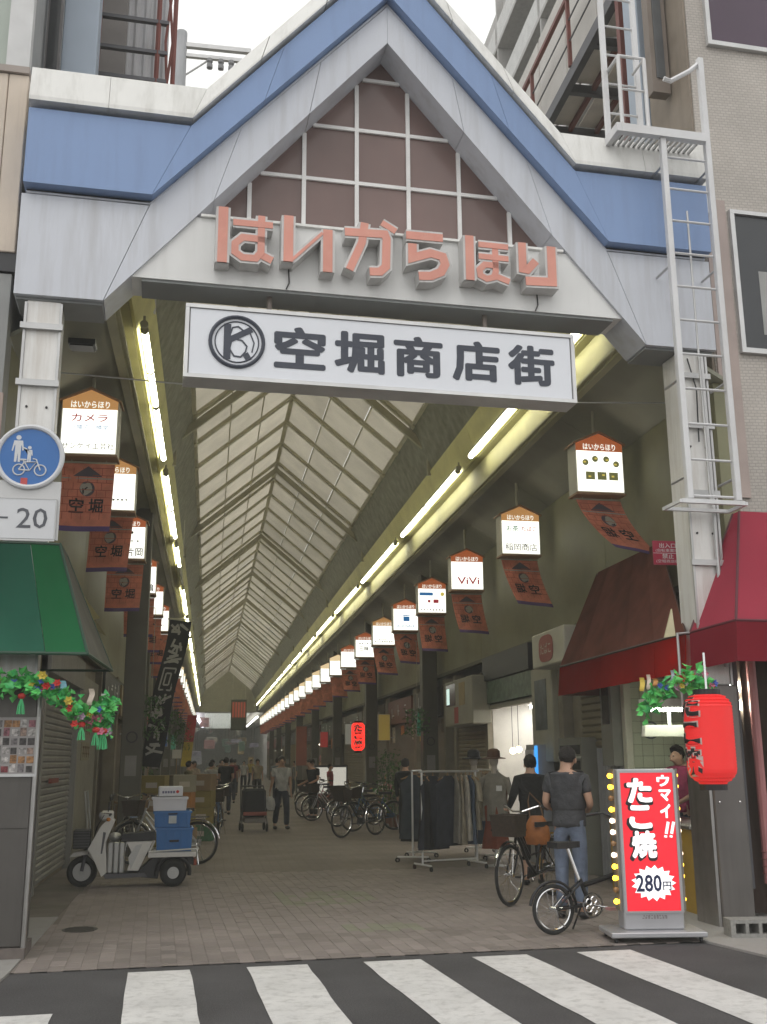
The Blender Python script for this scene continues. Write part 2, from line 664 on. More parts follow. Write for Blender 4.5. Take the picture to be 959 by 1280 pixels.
# paving of the arcade: a mortar bed, separate pavers near the street, pattern further in
MORTAR = mat('paving joint', (.19, .164, .148), .95)
mb = MB()
q = [gp(-3.2, EDGE), gp(3.0, EDGE), (5.6, 16.2), (-2.2, 16.2)]
mb.add([(p[0], p[1], .008) for p in q], [(0, 1, 2, 3)])
bed = setting('paving_bed', mb, MORTAR)
PAVE = mat('brick paver', (.225, .194, .177), .72, var=.16, scale=.9, rnd=.16, bump=.35, bscale=90, stain=(.13, .11, .097), stain_amt=.7, sscale=3.5)
PAVE2 = mat('brick paver dusty', (.212, .183, .166), .75, var=.16, scale=.9, rnd=.16, bump=.35, bscale=90)
PAVE3 = mat('brick paver pink', (.232, .198, .182), .72, var=.16, scale=.9, rnd=.16, bump=.35, bscale=90)
PAVEG = mat('brick paver green', (.20, .20, .148), .75, var=.15, rnd=.1, bump=.3, bscale=90)
PW, PL = .125, .205
bm_ = MB()
bm_.bevbox(-PW/2+.0017, PW/2-.0017, -PL/2+.0017, PL/2-.0017, .002, .012, .002)
PME = []
for q in (PAVE, PAVE2, PAVE3):
    PME.append(bm_.mesh('paver', q))
rest = MB()
row = 0
cnt = 0
rr = random.Random(3)
for r_ in range(36):
    for c in range(54):
        u = -3.3+PW*(c+.5)
        v = EDGE+PL*(r_+.5+(0 if c % 2 else .5))
        x, y, _ = gp(u, v)
        if not (-1.50 < x < 5.45) or y > 16.1:
            continue
        if y < 10.2 and x > 4.75:
            continue
        dz = rr.uniform(-.0018, .0018)
        Mx = Matrix.Translation((x, y, dz)) @ Matrix.Rotation(GR+rr.uniform(-.008, .008), 4, 'Z')
        if cnt < 290 and x < 4.5:
            piece('paver', rr.choice(PME), bed, Mx)
            cnt += 1
        else:
            green = (.85 < x < 1.95 and 12.4 < y < 13.6) or (1.3 < x < 2.1 and 10.5 < y < 10.85)
            rest.cur = 3 if green and rr.random() < .85 else rr.choice((0, 0, 1, 2))
            t = rr.uniform(-.0015, .0015)
            rest.bevbox(-PW/2+.0017, PW/2-.0017, -PL/2+.0017, PL/2-.0017, .002, .012+t, .002, Mx)
tag(rest.build('pavers', [PAVE, PAVE2, PAVE3, PAVEG], bed), kind='stuff')
PAVEF = tiles_mat('brick paving far', (.19, .161, .14), (.178, .15, .131), (.158, .134, .117), .225, .145, .75, .008, rot=(0, 0, R(90)))  # far brick made darker in colour, for the shade deeper in
mb = MB()
mb.add([(-2.4, 16.2, .009), (5.9, 16.2, .009), (5.9, END+70, .009), (-2.4, END+70, .009)], [(0, 1, 2, 3)])
setting('paving', mb, PAVEF)
GUT = mat('gutter concrete', (.15, .132, .115), .9, var=.2, stain=(.1, .11, .06), stain_amt=.5)
mb = MB()
mb.box(-2.2, -1.52, 12.02, 16.1, -.03, .016)
setting('pavement', mb, GUT)
# kerb drain cover
t = thing('manhole_cover', 'dark round drain cover set in the brick paving at lower left', 'manhole cover', (-1.18, 11.1, .012))
mb = MB()
mb.lathe([(.17, 0), (.17, .006), (.15, .008)], 24)
mb.build('rim', mat('cast iron', (.06, .055, .05), .6, .4), t)
mb = MB()
for i in range(-3, 4):
    hw = math.sqrt(.14**2-(i*.04)**2)
    mb.box(-hw, hw, i*.04-.012, i*.04+.012, .0085, .012)
mb.build('grate', MC['cast iron'], t)

# ================================================================ the entrance gate
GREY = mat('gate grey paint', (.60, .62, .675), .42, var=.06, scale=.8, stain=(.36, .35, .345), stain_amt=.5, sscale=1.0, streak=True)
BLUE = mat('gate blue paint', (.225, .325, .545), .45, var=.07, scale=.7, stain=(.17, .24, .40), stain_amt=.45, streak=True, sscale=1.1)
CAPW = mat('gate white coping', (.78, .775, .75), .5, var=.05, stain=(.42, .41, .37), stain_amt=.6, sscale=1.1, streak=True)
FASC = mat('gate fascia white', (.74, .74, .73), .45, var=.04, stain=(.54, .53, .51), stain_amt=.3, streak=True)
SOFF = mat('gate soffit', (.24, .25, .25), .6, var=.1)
GROOVE = mat('gate groove shadow', (.045, .045, .05), .7)  # painted near black for the shadow between the bands
gate = thing('entrance_gate', 'blue and grey gabled entrance arch with pink hiragana letters over the arcade mouth', 'gate', (CX, GY, 0), GR)
A0, A1 = 9.28, 9.74
for s in (-1, 1):
    f = lambda pts: [(s*u, z) for u, z in pts][::s]
    J = lambda *pts: list(pts)
    mb = MB(); mb.prism(f(J((-3.68, 5.96), (-2.853, 5.96), (-2.463, 7.02), (-3.68, 7.02))), 0, .5); mb.build('side_panel', [GREY], gate)
    # three lengths of the sloping grey frame with open joints between
    ts = [0, .36, .70, 1]
    for i in range(3):
        e = .0012
        lo = lambda t: (-2.845*(1-t), 5.96+(A0-5.96)*t)
        hi = lambda t: (-2.455*(1-t), 7.02+(A1-7.02)*t)
        a_, b_ = ts[i]+(e if i else 0.0), ts[i+1]-(e if i < 2 else 0.0006)
        mb = MB(); mb.prism(f(J(lo(a_), lo(b_), hi(b_), hi(a_))), -.003, .5); mb.build('frame_panel', GREY, gate)
    # groove, blue band and coping, each standing proud of the one below
    mb = MB(); mb.prism(f(J((-3.64, 7.022), (-2.46, 7.022), (0, A1+.002), (0, A1+.10), (-2.42, 7.10), (-3.64, 7.10))), .03, .45); mb.build('groove', GROOVE, gate)
    mb = MB(); mb.tube([(s*-3.64, .015, 7.045), (s*-2.45, .015, 7.045), (0, .015, A1+.035)], .014, 6); mb.build('drip_rail', GREY, gate)
    mb = MB(); mb.prism(f(J((-3.66, 7.085), (-2.437, 7.085), (-2.085, 7.90), (-3.66, 7.90))), -.11, .4); mb.build('blue_panel', BLUE, gate)
    for i in range(2):
        tt = [0, .45, 1]
        lo = lambda t: (-2.432*(1-t), 7.085+(A1+.065-7.085)*t)
        hi = lambda t: (-2.08*(1-t), 7.90+(10.30-7.90)*t)
        a_, b_ = tt[i]+(.0012 if i else 0.0), tt[i+1]-(.0012 if i == 0 else .0004)
        mb = MB(); mb.prism(f(J(lo(a_), lo(b_), hi(b_), hi(a_))), -.114, .4); mb.build('blue_panel', BLUE, gate)
    mb = MB(); mb.prism(f(J((-3.64, 7.902), (-2.08, 7.902), (0, 10.302), (0, 10.36), (-2.06, 7.96), (-3.64, 7.96))), -.03, .4); mb.build('groove', GROOVE, gate)
    # coping: level length, then three sloping lengths whose face leans back
    mb = MB()
    mb.prism([(-.17, 7.955), (-.17, 8.0), (-.10, 8.36), (-.02, 8.41), (.45, 8.41), (.45, 7.955)], -3.66, -2.9, 'x', Matrix.Diagonal((s*1.0, 1, 1, 1)))
    mb.build('coping', CAPW, gate)
    mb = MB()
    X = Matrix.Diagonal((s*1.0, 1, 1, 1))
    P = [(-.17, 7.955), (-.17, 8.0), (-.10, 8.36), (-.02, 8.41), (.45, 8.41), (.45, 7.955)]
    n = len(P)
    Q = [(-2.07-(z-7.955)*-.33, y, z) for y, z in P]
    mb.add([(-2.896, y, z) for y, z in P]+Q, [tuple(range(n-1, -1, -1)), tuple(range(n, 2*n))]+[(i, (i+1) % n, (i+1) % n+n, i+n) for i in range(n)], X)
    mb.build('coping', CAPW, gate)
    tt = [0, .33, .66, 1]
    for i in range(3):
        st = Q
        en = [(-.0005, y, 10.36+(z-7.955)*.62) for y, z in P]
        lerp = lambda t: [tuple(p[k]+(q[k]-p[k])*t for k in range(3)) for p, q in zip(st, en)]
        mb = MB()
        mb.add(lerp(tt[i]+.0025)+lerp(tt[i+1]-(.0025 if i < 2 else 0)), [tuple(range(n-1, -1, -1)), tuple(range(n, 2*n))]+[(k, (k+1) % n, (k+1) % n+n, k+n) for k in range(n)], X)
        mb.build('coping', CAPW, gate)
    # underside of the gate: lower edge return and the corner wedge
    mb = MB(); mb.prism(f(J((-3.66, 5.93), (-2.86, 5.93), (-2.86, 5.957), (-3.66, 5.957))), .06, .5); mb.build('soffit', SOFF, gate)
FZ0, FZ1 = 6.25, 6.96
sl_ = (A0-5.96)/2.853
ux = lambda z: (A0-z)/sl_-.004
mb = MB(); mb.prism([(-ux(FZ0), FZ0), (ux(FZ0), FZ0), (ux(FZ1), FZ1), (-ux(FZ1), FZ1)], .03, .47); mb.build('fascia', FASC, gate)
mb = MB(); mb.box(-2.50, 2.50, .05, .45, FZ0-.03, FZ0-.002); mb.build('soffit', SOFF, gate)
mb = MB(); mb.box(-ux(FZ1+.03)+.02, ux(FZ1+.03)-.02, -.005, .40, FZ1+.002, FZ1+.028); mb.build('fascia_trim', CAPW, gate)
# brown glazing behind white bars
GL = mat('brown glass', (.185, .125, .115), .18, var=.15, scale=1.2, spec=.35, stain=(.2, .15, .14), stain_amt=.35, streak=True, rnd=.12)
us = [-2.6, -2.02, -1.44, -.86, -.28, .30, .88, 1.46, 2.04, 2.6]
zs = [6.99, 7.73, 8.385, 9.03, 9.7]
WY = .36
tri = [(-ux(6.99), 6.99), (ux(6.99), 6.99), (0, A0+.005)]
for i in range(len(us)-1):
    for j in range(len(zs)-1):
        pl = [(us[i]+.002, zs[j]+.002), (us[i+1]-.002, zs[j]+.002), (us[i+1]-.002, zs[j+1]-.002), (us[i]+.002, zs[j+1]-.002)]
        for k in range(3):
            pl = clip(pl, tri[k], tri[(k+1) % 3])
            if len(pl) < 3:
                break
        if len(pl) >= 3:
            ar = abs(sum(pl[k][0]*pl[(k+1) % len(pl)][1]-pl[(k+1) % len(pl)][0]*pl[k][1] for k in range(len(pl))))/2
            if ar > .004:
                mb = MB(); mb.prism(pl, WY+random.uniform(0, .004), WY+.02); mb.build('pane', GL, gate)
BAR = mat('white glazing bar', (.78, .77, .76), .4)
for u in us[1:-1]:
    top = A0-abs(u)*sl_-.01
    if top > 7.05:
        mb = MB(); mb.box(u-.022, u+.022, WY-.03, WY-.001, 6.99, top); mb.build('glazing_bar', BAR, gate)
for z in zs[1:-1]:
    mb = MB(); mb.box(-ux(z), ux(z), WY-.026, WY-.0015, z-.02, z+.02); mb.build('glazing_bar', BAR, gate)

# the six raised letters  ha i ka ra ho ri, block strokes in two layers
SALM = mat('letter salmon', (.70, .31, .245), .5, var=.1, stain=(.72, .42, .34), stain_amt=.4, sscale=5)
LSIDE = mat('letter silver side', (.62, .61, .6), .4, var=.1, stain=(.2, .19, .18), stain_amt=.4, streak=True)
LET = {
    'ha': [[(136, 46), (136, 172)], [(156, 80), (236, 86)], [(213, 64), (213, 118), (176, 114), (161, 128), (161, 148), (176, 160), (203, 162), (213, 148), (213, 112)], [(206, 150), (236, 166)]],
    'i': [[(268, 62), (268, 168)], [(274, 166), (338, 100)], [(349, 92), (349, 190)]],
    'ka': [[(384, 96), (468, 100), (472, 112), (470, 176), (458, 188), (436, 188)], [(426, 74), (420, 120), (394, 184)], [(462, 72), (492, 92)]],
    'ra': [[(514, 100), (593, 106)], [(527, 120), (527, 154), (566, 142), (592, 150), (597, 168), (588, 186), (566, 196), (540, 196)]],
    'ho': [[(651, 98), (651, 204)], [(671, 118), (737, 124)], [(671, 146), (737, 152)], [(708, 122), (708, 168), (684, 166), (672, 178), (674, 192), (688, 200), (704, 196), (708, 182), (708, 160)], [(700, 190), (738, 206)]],
    'ri': [[(768, 112), (768, 176), (778, 178), (798, 156)], [(834, 120), (834, 206), (774, 204)]],
}
WID = {'i': [26, 13, 26], 'ka': [24, 23, 20], 'ra': [24, 25], 'ho': [25, 19, 19, 20, 20], 'ha': [26, 20, 21, 22], 'ri': [24, 26]}
for nm, sts in LET.items():
    back, front = MB(), MB()
    for k, st in enumerate(sts):
        pts = [(-1.80+(zx-122)*.00497, 6.985-((zy-.0835*(zx-122))-48)*.00478) for zx, zy in st]
        wd = WID[nm][k]*.0050
        stroke(back, pts, wd+.012, -.155+.003*k, .029)
        ext = []
        stroke(front, pts, wd-.034, -.163+.003*k, -.14)
    L = back.build('letter', LSIDE, gate)
    front.build('letter_face', SALM, L)
for u in (-1.05, 1.62):
    mb = MB(); mb.tube([(u, .02, 6.52), (u+.01, .015, 6.32), (u-.02, .02, FZ0)], .007, 6); mb.build('cable', BLACKP, gate)

# white sign under the gate
SIGNW = mat('sign board white', (.78, .80, .85), .35, var=.02, scale=.6)
FRAME = mat('sign frame', (.7, .7, .7), .35, .2)
SLATE = mat('sign slate letters', (.055, .062, .085), .5)
sg = thing('hanging_sign', 'long white sign board with five dark kanji and a round emblem below the gate letters', 'sign', gp(-.02, .02, 5.24), GR)
mb = MB(); mb.box(-2.0, 2.0, .02, .28, .04, .73); mb.build('box', mat('sign box', (.26, .255, .25), .6), sg)
mb = MB(); mb.box(-1.99, 1.99, .005, .021, .045, .725); mb.build('face', SIGNW, sg)
mb = MB()
mb.box(-2.04, 2.04, -.01, .30, 0, .038); mb.box(-2.04, 2.04, -.01, .30, .732, .77)
mb.box(-2.04, -2.002, -.008, .30, .039, .731); mb.box(2.002, 2.04, -.008, .30, .039, .731)
mb.build('frame', FRAME, sg)
for s_, u in zip('空堀商店街', (-.90, -.29, .325, .945, 1.55)):
    mb = MB(); write(mb, s_, u, .002, .385, .5, bold=.036, depth=.002, fit=.51, high=.44); mb.build('letter', SLATE, sg)
em = MB()
em.ring((-1.53, .001, .40), .262, .021, 'y', 36, 6)
em.ring((-1.53, .001, .40), .215, .007, 'y', 36, 6)
stroke(em, [(-1.625, .215), (-1.625, .585)], .07, -.003, .004)
stroke(em, [(-1.60, .42), (-1.385, .545)], .06, -.0025, .004)
stroke(em, [(-1.445, .285), (-1.405, .215)], .06, -.002, .004)
stroke(em, [(-1.60, .47), (-1.575, .55), (-1.52, .565), (-1.475, .53), (-1.46, .47)], .015, -.001, .003)
stroke(em, [(-1.585, .40), (-1.60, .32), (-1.555, .25), (-1.49, .245), (-1.445, .30), (-1.43, .36), (-1.48, .42), (-1.54, .43), (-1.585, .40)], .015, -.0015, .003)
stroke(em, [(-1.40, .50), (-1.36, .40), (-1.38, .30)], .013, -.001, .003)
em.build('emblem', SLATE, sg)
for u in (-1.2, 1.1):
    mb = MB(); mb.tube([(u, .16, .77), (u, .16, FZ0-5.24-.03)], .028, 8); mb.build('hanger', mat('hanger bronze', (.2, .17, .15), .5, .5), sg)

# gate columns
COLW = mat('column cladding', (.72, .71, .69), .4, .15, var=.06, stain=(.34, .27, .2), stain_amt=.5, streak=True)
for s in (-1, 1):
    uc = -3.40 if s < 0 else 3.40
    t = thing('gate_column', 'white clad gate column with two pipe bands rising %s' % ('behind the round blue road sign' if s < 0 else 'behind the steel ladder at right'), 'column', gp(uc, .22, 0), GR, 'gate columns')
    mb = MB(); mb.bevbox(-.16, .16, -.16, .2, 2.32, 5.93, .012); mb.build('shaft', COLW, t)
    for s2 in (-1, 1):
        mb = MB(); mb.box(s2*.163-.012, s2*.163+.012, -.18, -.155, 2.32, 5.9); mb.build('edge_trim', GALV, t)
    for z in (3.55, 4.3, 5.05, 5.62):
        mb = MB(); mb.box(-.20, .19, -.21, -.181, z, z+.06); mb.build('band', GALV, t)
    mb = MB()
    for z in (2.9, 3.9, 4.85):
        for s2 in (-1, 1):
            mb.lathe([(.012, 0), (.012, .01)], 8, Matrix.Translation((s2*.09, -.16, z)) @ Matrix.Rotation(R(90), 4, 'X'))
    mb.build('bolt', BLACKP, t)
    if s > 0:
        mb = MB(); mb.tube([(.10, -.20, 2.5), (.10, -.20, 5.9)], .022, 8); mb.build('conduit', GALV, t)
        mb = MB(); mb.tube([(.0, -.19, 4.9), (.02, -.19, 5.5), (-.06, -.185, 5.85)], .008, 6); mb.build('cable', BLACKP, t)
    PB = mat('column base steel', (.105, .098, .092), .42, .6, var=.08, stain=(.05, .045, .04), stain_amt=.5, streak=True)
    if s > 0:
        mb = MB(); mb.bevbox(-.175, .175, -.24, .21, 0, 2.315, .012); mb.build('base_cladding', mat('pillar base steel', (.16, .15, .143), .4, .6, var=.1, stain=(.08, .07, .065), stain_amt=.5, streak=True), t)
        mb = MB(); mb.box(-.21, -.178, -.22, .2, 0.0, 2.3); mb.build('edge_plate', STEEL, t)
        mb = MB()
        for u in (-.12, .10):
            mb.ball((u, -.243, 1.17), .014, n=8, k=5)
        mb.build('rivet', CHROME, t)
    else:
        mb = MB(); mb.bevbox(-.5, .21, -.26, .25, .10, 2.3, .012); mb.build('base_cladding', PB, t)
        mb = MB(); mb.tube([(.225, -.265, .1), (.225, -.265, 2.2)], .022, 8); mb.build('edge_pipe', STEEL, t)
        mb = MB(); mb.box(-.55, .24, -.30, .26, 0, .10); mb.build('plinth', mat('plinth grime', (.13, .11, .10), .8, var=.3, scale=8), t)
        for z in (1.05, 1.5):
            mb = MB(); mb.box(-.5, .205, -.266, -.2615, z, z+.004); mb.build('seam', DARKW, t)

# ================================================================ the arcade roof
RZ, EO, EZ = 10.05, 2.18, 8.22            # ridge height; offset and height of the lower edge of the light panels
Y0R = 10.35
roof = thing('arcade_roof', 'long pitched arcade roof of pale translucent panels between dark rafters', 'roof', (CX, Y0R, 0))
RP = translucent('roof sheet', (.50, .47, .40), (.56, .515, .41), .6, stain=.24)
RAFT = mat('rafter olive paint', (.36, .335, .235), .6, var=.15)
BAYS = 49
BL = (END-Y0R)/BAYS
sp = (RZ-EZ)/EO
allp = MB()
pms = {}
for i in range(BAYS):
    y0 = i*BL+.02
    for s in (-1, 1):
        for j in range(3):
            o0, o1 = EO*j/3+.012, EO*(j+1)/3-.012
            if (s, j) not in pms:
                mb = MB()
                za, zb = RZ-o0*sp, RZ-o1*sp
                mb.add([(s*o0, 0, za), (s*o1, 0, zb), (s*o1, BL-.04, zb), (s*o0, BL-.04, za)], [(0, 1, 2, 3)])
                pms[(s, j)] = mb.mesh('roof_panel', RP)
            piece('roof_panel', pms[(s, j)], roof, Matrix.Translation((0, y0, random.uniform(-.01, .01))))
mb = MB(); mb.boxc((0, (END-Y0R)/2, RZ-.05), (.10, END-Y0R, .08)); mb.build('ridge_beam', RAFT, roof)
for s in (-1, 1):
    for j in (1, 2, 3):
        o = EO*j/3
        mb = MB(); mb.boxc((s*o, (END-Y0R)/2, RZ-o*sp-.035), (.026 if j < 3 else .09, END-Y0R, .045)); mb.build('purlin', RAFT, roof)
rfm = MB()
for s in (-1, 1):
    rfm.prism([(0, RZ-.012), (s*(EO+.02), RZ-(EO+.02)*sp-.012), (s*(EO+.02), RZ-(EO+.02)*sp-.09), (0, RZ-.09)][::s], -.095, .095)
rfm = rfm.mesh('rafter', RAFT)
tm = MB()
for s in (-1, 1):
    tm.prism([(0, RZ-.10), (s*2.62, RZ-.10-2.62*sp), (s*2.62, RZ-.28-2.62*sp), (0, RZ-.28)][::s], -.05, .05)
    tm.prism([(s*2.50, 7.2), (s*2.62, 7.2), (s*2.62, RZ-.2-2.62*sp), (s*2.50, RZ-.2-2.5*sp)][::s], -.04, .04)
tmm = tm.mesh('truss', mat('truss olive paint', (.33, .31, .22), .6, var=.15))
big = [19.6, 29.1, 38.4, 46.4, 54.6, 63.6, 72.6, 81.8, 91.4]
for i in range(1, BAYS):
    piece('rafter', rfm, roof, Matrix.Translation((0, i*BL, 0)))
for y in [11.6]+big:
    piece('truss', tmm, roof, Matrix.Translation((0, y-Y0R+.31, 0)))
NET = mat('dark eave sheet', (.19, .19, .15), .7, var=.35, scale=5, bump=.3, bscale=20)
for s in (-1, 1):
    mb = MB()
    n = 24
    for i in range(n):
        y0, y1 = (END-Y0R)*i/n+.006, (END-Y0R)*(i+1)/n-.006
        mb.add([(s*2.21, y0, EZ-.05), (s*2.62, y0, 7.27), (s*2.62, y1, 7.27), (s*2.21, y1, EZ-.05),
                (s*2.23, y0, EZ-.04), (s*2.64, y0, 7.28), (s*2.64, y1, 7.28), (s*2.23, y1, EZ-.04)],
               [(0, 1, 2, 3), (7, 6, 5, 4), (0, 4, 5, 1), (2, 6, 7, 3)])
    mb.build('eave_sheet', NET, roof)
ENDW = mat('end gable plaster', (.33, .32, .22), .7)
mb = MB(); mb.prism([(-2.7, 6.15), (2.7, 6.15), (2.7, 8.1), (0, RZ+.3), (-2.7, 8.1)], END-Y0R+.02, END-Y0R+.25); mb.build('end_gable', ENDW, roof)
mb = MB(); mb.box(.55, 1.25, END-Y0R-.02, END-Y0R+.01, 6.5, 7.2); mb.build('end_gable_notice', mat('pale notice', (.5, .5, .4), .6), roof)
# little gleams of light along a rafter (the lit strips between sheets)
SLIT = mat('clear roof strip', (.75, .77, .8), .3)

# light beams along both eaves, with the lamps on them
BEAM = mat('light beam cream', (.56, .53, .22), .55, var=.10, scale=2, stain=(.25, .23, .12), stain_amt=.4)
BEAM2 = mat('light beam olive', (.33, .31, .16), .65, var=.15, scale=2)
TUBE = glow('lit tube', (1.0, .98, .78), 15)
TUBE_OFF = mat('unlit tube', (.45, .45, .40), .25)
LAMPB = mat('lamp bracket', (.33, .32, .25), .5)
beams = {}
for s in (-1, 1):
    t = thing('light_beam', 'cream beam carrying the %s row of tube lamps along the arcade' % ('left' if s < 0 else 'right'), 'beam', (CX+s*2.6, Y0R-.05, 6.1), 0, 'light beams')
    L_ = END-Y0R
    n = 28
    for i in range(n):
        mb = MB(); y0, y1 = L_*i/n+.006, L_*(i+1)/n-.006
        mb.add([(s*-.05, y0, 1.18), (s*.125, y0, .62), (s*.125, y1, .62), (s*-.05, y1, 1.18), (s*-.01, y0, 1.19), (s*.165, y0, .63), (s*.165, y1, .63), (s*-.01, y1, 1.19)],
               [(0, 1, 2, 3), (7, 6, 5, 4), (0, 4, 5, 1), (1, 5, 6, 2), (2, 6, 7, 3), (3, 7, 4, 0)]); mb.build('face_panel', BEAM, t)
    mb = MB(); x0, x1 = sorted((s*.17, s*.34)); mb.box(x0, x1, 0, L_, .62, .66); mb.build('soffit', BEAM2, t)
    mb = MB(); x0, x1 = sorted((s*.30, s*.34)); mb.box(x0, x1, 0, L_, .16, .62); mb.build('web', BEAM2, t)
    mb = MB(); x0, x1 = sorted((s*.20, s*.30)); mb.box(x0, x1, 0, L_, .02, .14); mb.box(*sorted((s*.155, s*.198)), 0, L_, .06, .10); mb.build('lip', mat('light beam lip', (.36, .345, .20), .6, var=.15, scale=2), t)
    beams[s] = t
mbt = MB(); mbt.tube([(0, .03, 0), (0, 2.82, 0)], .042, 10)
lit_me = mbt.mesh('tube', TUBE, True)
off_me = mbt.mesh('tube', TUBE_OFF, True)
mbh = MB(); mbh.box(-.03, .03, 0, 2.85, .046, .09)
for y in (.0, 1.39, 2.79):
    mbh.lathe([(.05, 0), (.05, .06)], 10, Matrix.Translation((0, y+.06, 0)) @ Matrix.Rotation(R(90), 4, 'X'))
hm = mbh.mesh('holder', LAMPB)
mbe = MB(); mbe.lathe([(.05, 0), (.05, .05)], 12, Matrix.Translation((0, -.04, .03)) @ Matrix.Rotation(R(90), 4, 'X')); mbe.box(-.015, .015, -.08, -.05, .03, .14)
em_ = mbe.mesh('bracket', LAMPB)
proto_l = thing('fluorescent_lamp', 'lit fluorescent tube lamp on a cream beam', 'lamp', (0, 0, 0), 0, 'tube lamps along the beams')
piece('tube', lit_me, proto_l); piece('holder', hm, proto_l); piece('bracket', em_, proto_l)
first = True
ORD = ('first second third fourth fifth sixth seventh eighth ninth tenth eleventh twelfth thirteenth fourteenth fifteenth sixteenth seventeenth eighteenth nineteenth twentieth twenty-first twenty-second twenty-third twenty-fourth twenty-fifth twenty-sixth twenty-seventh twenty-eighth twenty-ninth thirtieth').split()
for s in (-1, 1):
    y = 12.1 if s < 0 else 11.2
    k = 0
    while y < END-3:
        lab = '%s lit tube lamp from the gate on the %s beam' % (ORD[k], 'left' if s < 0 else 'right')
        dark = s < 0 and k == 5
        if dark:
            lab = 'dark unlit tube lamp in the row on the left beam'
        o = place(proto_l, first, (CX+s*2.63, y, 6.715), 0, lab, 'lamp', 'tube lamps on the %s beam' % ('left' if s < 0 else 'right'))
        first = False
        if dark:
            for ch in o.children:
                if ch.name.startswith('tube'):
                    ch.data = off_me
        y += 2.86 if k % 2 == 0 else 3.75
        k += 1
# sloping side ceilings and upper walls over the shops
WX = 3.80                                   # wall offset from the centre line
SIDEC = mat('side ceiling', (.30, .30, .235), .75, var=.15, scale=1.2)
UPW = mat('upper wall olive render', (.225, .22, .13), .6, var=.25, scale=.7, stain=(.13, .12, .065), stain_amt=.65, sscale=.8)
for s in (-1, 1):
    sd_ = 'left' if s < 0 else 'right'
    t = thing('side_ceiling', 'low sloping dark ceiling over the %s hand shopfronts' % sd_, 'ceiling', (CX+s*2.9, Y0R-.1, 5.6), 0, 'side ceilings')
    n = 30
    for i in range(n):
        y0, y1 = (END-Y0R)*i/n, (END-Y0R)*(i+1)/n-.012
        mb = MB()
        za, zb = .70, .10
        x1 = s*(WX-2.9+.1)
        mb.add([(s*.02, y0, za), (x1, y0, zb), (x1, y1, zb), (s*.02, y1, za), (s*.02, y0, za+.05), (x1, y0, zb+.05), (x1, y1, zb+.05), (s*.02, y1, za+.05)],
               [(0, 1, 2, 3), (7, 6, 5, 4), (0, 4, 5, 1), (1, 5, 6, 2), (2, 6, 7, 3), (3, 7, 4, 0)])
        mb.build('ceiling_panel', SIDEC, t)
    if s < 0:
        mb = MB(); mb.box(-.42, -.14, .55, .75, .36, .42); mb.box(-.40, -.16, .56, .74, .34, .36); mb.build('vent', BLACKP, t)
    t = thing('upper_wall', 'plain olive wall panels above the %s hand shops' % sd_, 'wall', (CX+s*WX, Y0R, 3.6), 0, 'upper walls')
    n = 26
    for i in range(n):
        y0, y1 = (END-Y0R)*i/n, (END-Y0R)*(i+1)/n-.012
        mb = MB()
        x0, x1 = sorted((s*.0, s*.2))
        mb.box(x0, x1, y0, y1, 0.0 if s > 0 else -.2, 2.12)
        mb.build('wall_panel', UPW, t)
    mb = MB(); mb.box(*sorted((-s*.05, s*.05)), 0, END-Y0R, -.08 if s > 0 else -.28, -.004 if s > 0 else -.204); mb.build('ledge', mat('ledge dark', (.10, .095, .07), .7), t)
    # closing wall and slab added behind the shops, so that no daylight leaks in from the side
    t = thing('side_daylight_block', 'added wall and slab keeping daylight out of the %s side of the arcade' % sd_, 'building', (CX+s*(WX+2.6), Y0R, 0))
    mb = MB(); mb.box(*sorted((s*0, s*.3)), 0, END-Y0R+60, 0, 9.0); mb.build('wall', mat('daylight blocking wall', (.2, .19, .17), .8), t)
    mb = MB(); mb.box(*sorted((-s*3.74, s*.3)), .15, END-Y0R+60, 7.29, 7.40); mb.build('daylight_block_slab', MC['daylight blocking wall'], t)

# ================================================================ lantern signs and banners
LFACE = glow('lantern face', (1.0, 1.0, .90), 1.25)
LBAND = glow('lantern band', (.72, .19, .06), .30)
LBANDY = glow('lantern band amber', (.75, .38, .13), .42)
LBOX = mat('lantern box', (.50, .49, .42), .5, var=.08)
LCAP = mat('lantern roof', (.36, .22, .13), .55)
LINK = mat('lantern print black', (.03, .03, .03), .6)
LRED = glow('lantern print red', (.45, .03, .05), .5)
LGRN = glow('lantern print green', (.03, .25, .14), .4)
LBLU = glow('lantern print blue', (.03, .20, .50), .5)
LYEL = glow('lantern print yellow', (.75, .60, .12), .6)
LOLV = glow('lantern print olive', (.20, .20, .07), .45)
LWHT = glow('lantern white letters', (1, 1, .88), .8)
LW, LH, LD = .33, .56, .15
HANG = mat('lantern rod', (.45, .44, .34), .5)
OR_ = mat('banner orange cloth', (.66, .23, .145), .85, var=.25, scale=7)
OR2 = mat('banner brick lines', (.42, .085, .05), .85, var=.2)
PUR = mat('banner purple hem', (.12, .075, .2), .85)
BGR = mat('banner grey print', (.12, .10, .115), .85)
BWH = mat('banner pale print', (.42, .38, .31), .85)

mm_box = MB()
prof = [(-LW, 0), (LW, 0), (LW, LH+.10), (0, LH+.25), (-LW, LH+.10)]
mm_box.prism(prof, -LD+.012, LD-.012)
box_me = mm_box.mesh('housing', LBOX)
mb = MB(); mb.box(-LW+.015, LW-.015, -LD, -LD+.0115, .015, LH-.003); face_me = mb.mesh('lit_face', LFACE)
mb = MB(); mb.prism([(-LW+.01, LH), (LW-.01, LH), (LW-.01, LH+.10), (0, LH+.24), (-LW+.01, LH+.10)], -LD, -LD+.0115); band_me = mb.mesh('roof_band', LBAND); band2_me = mb.mesh('roof_band', LBANDY); band3_me = mb.mesh('roof_band', glow('lantern band pale', (.95, .72, .42), .7))
mb = MB()
for s in (-1, 1):
    mb.prism([(s*(LW+.03), LH+.085), (s*(LW+.03), LH+.11), (0, LH+.275), (0, LH+.25)][::s], -LD-.02, LD+.02)
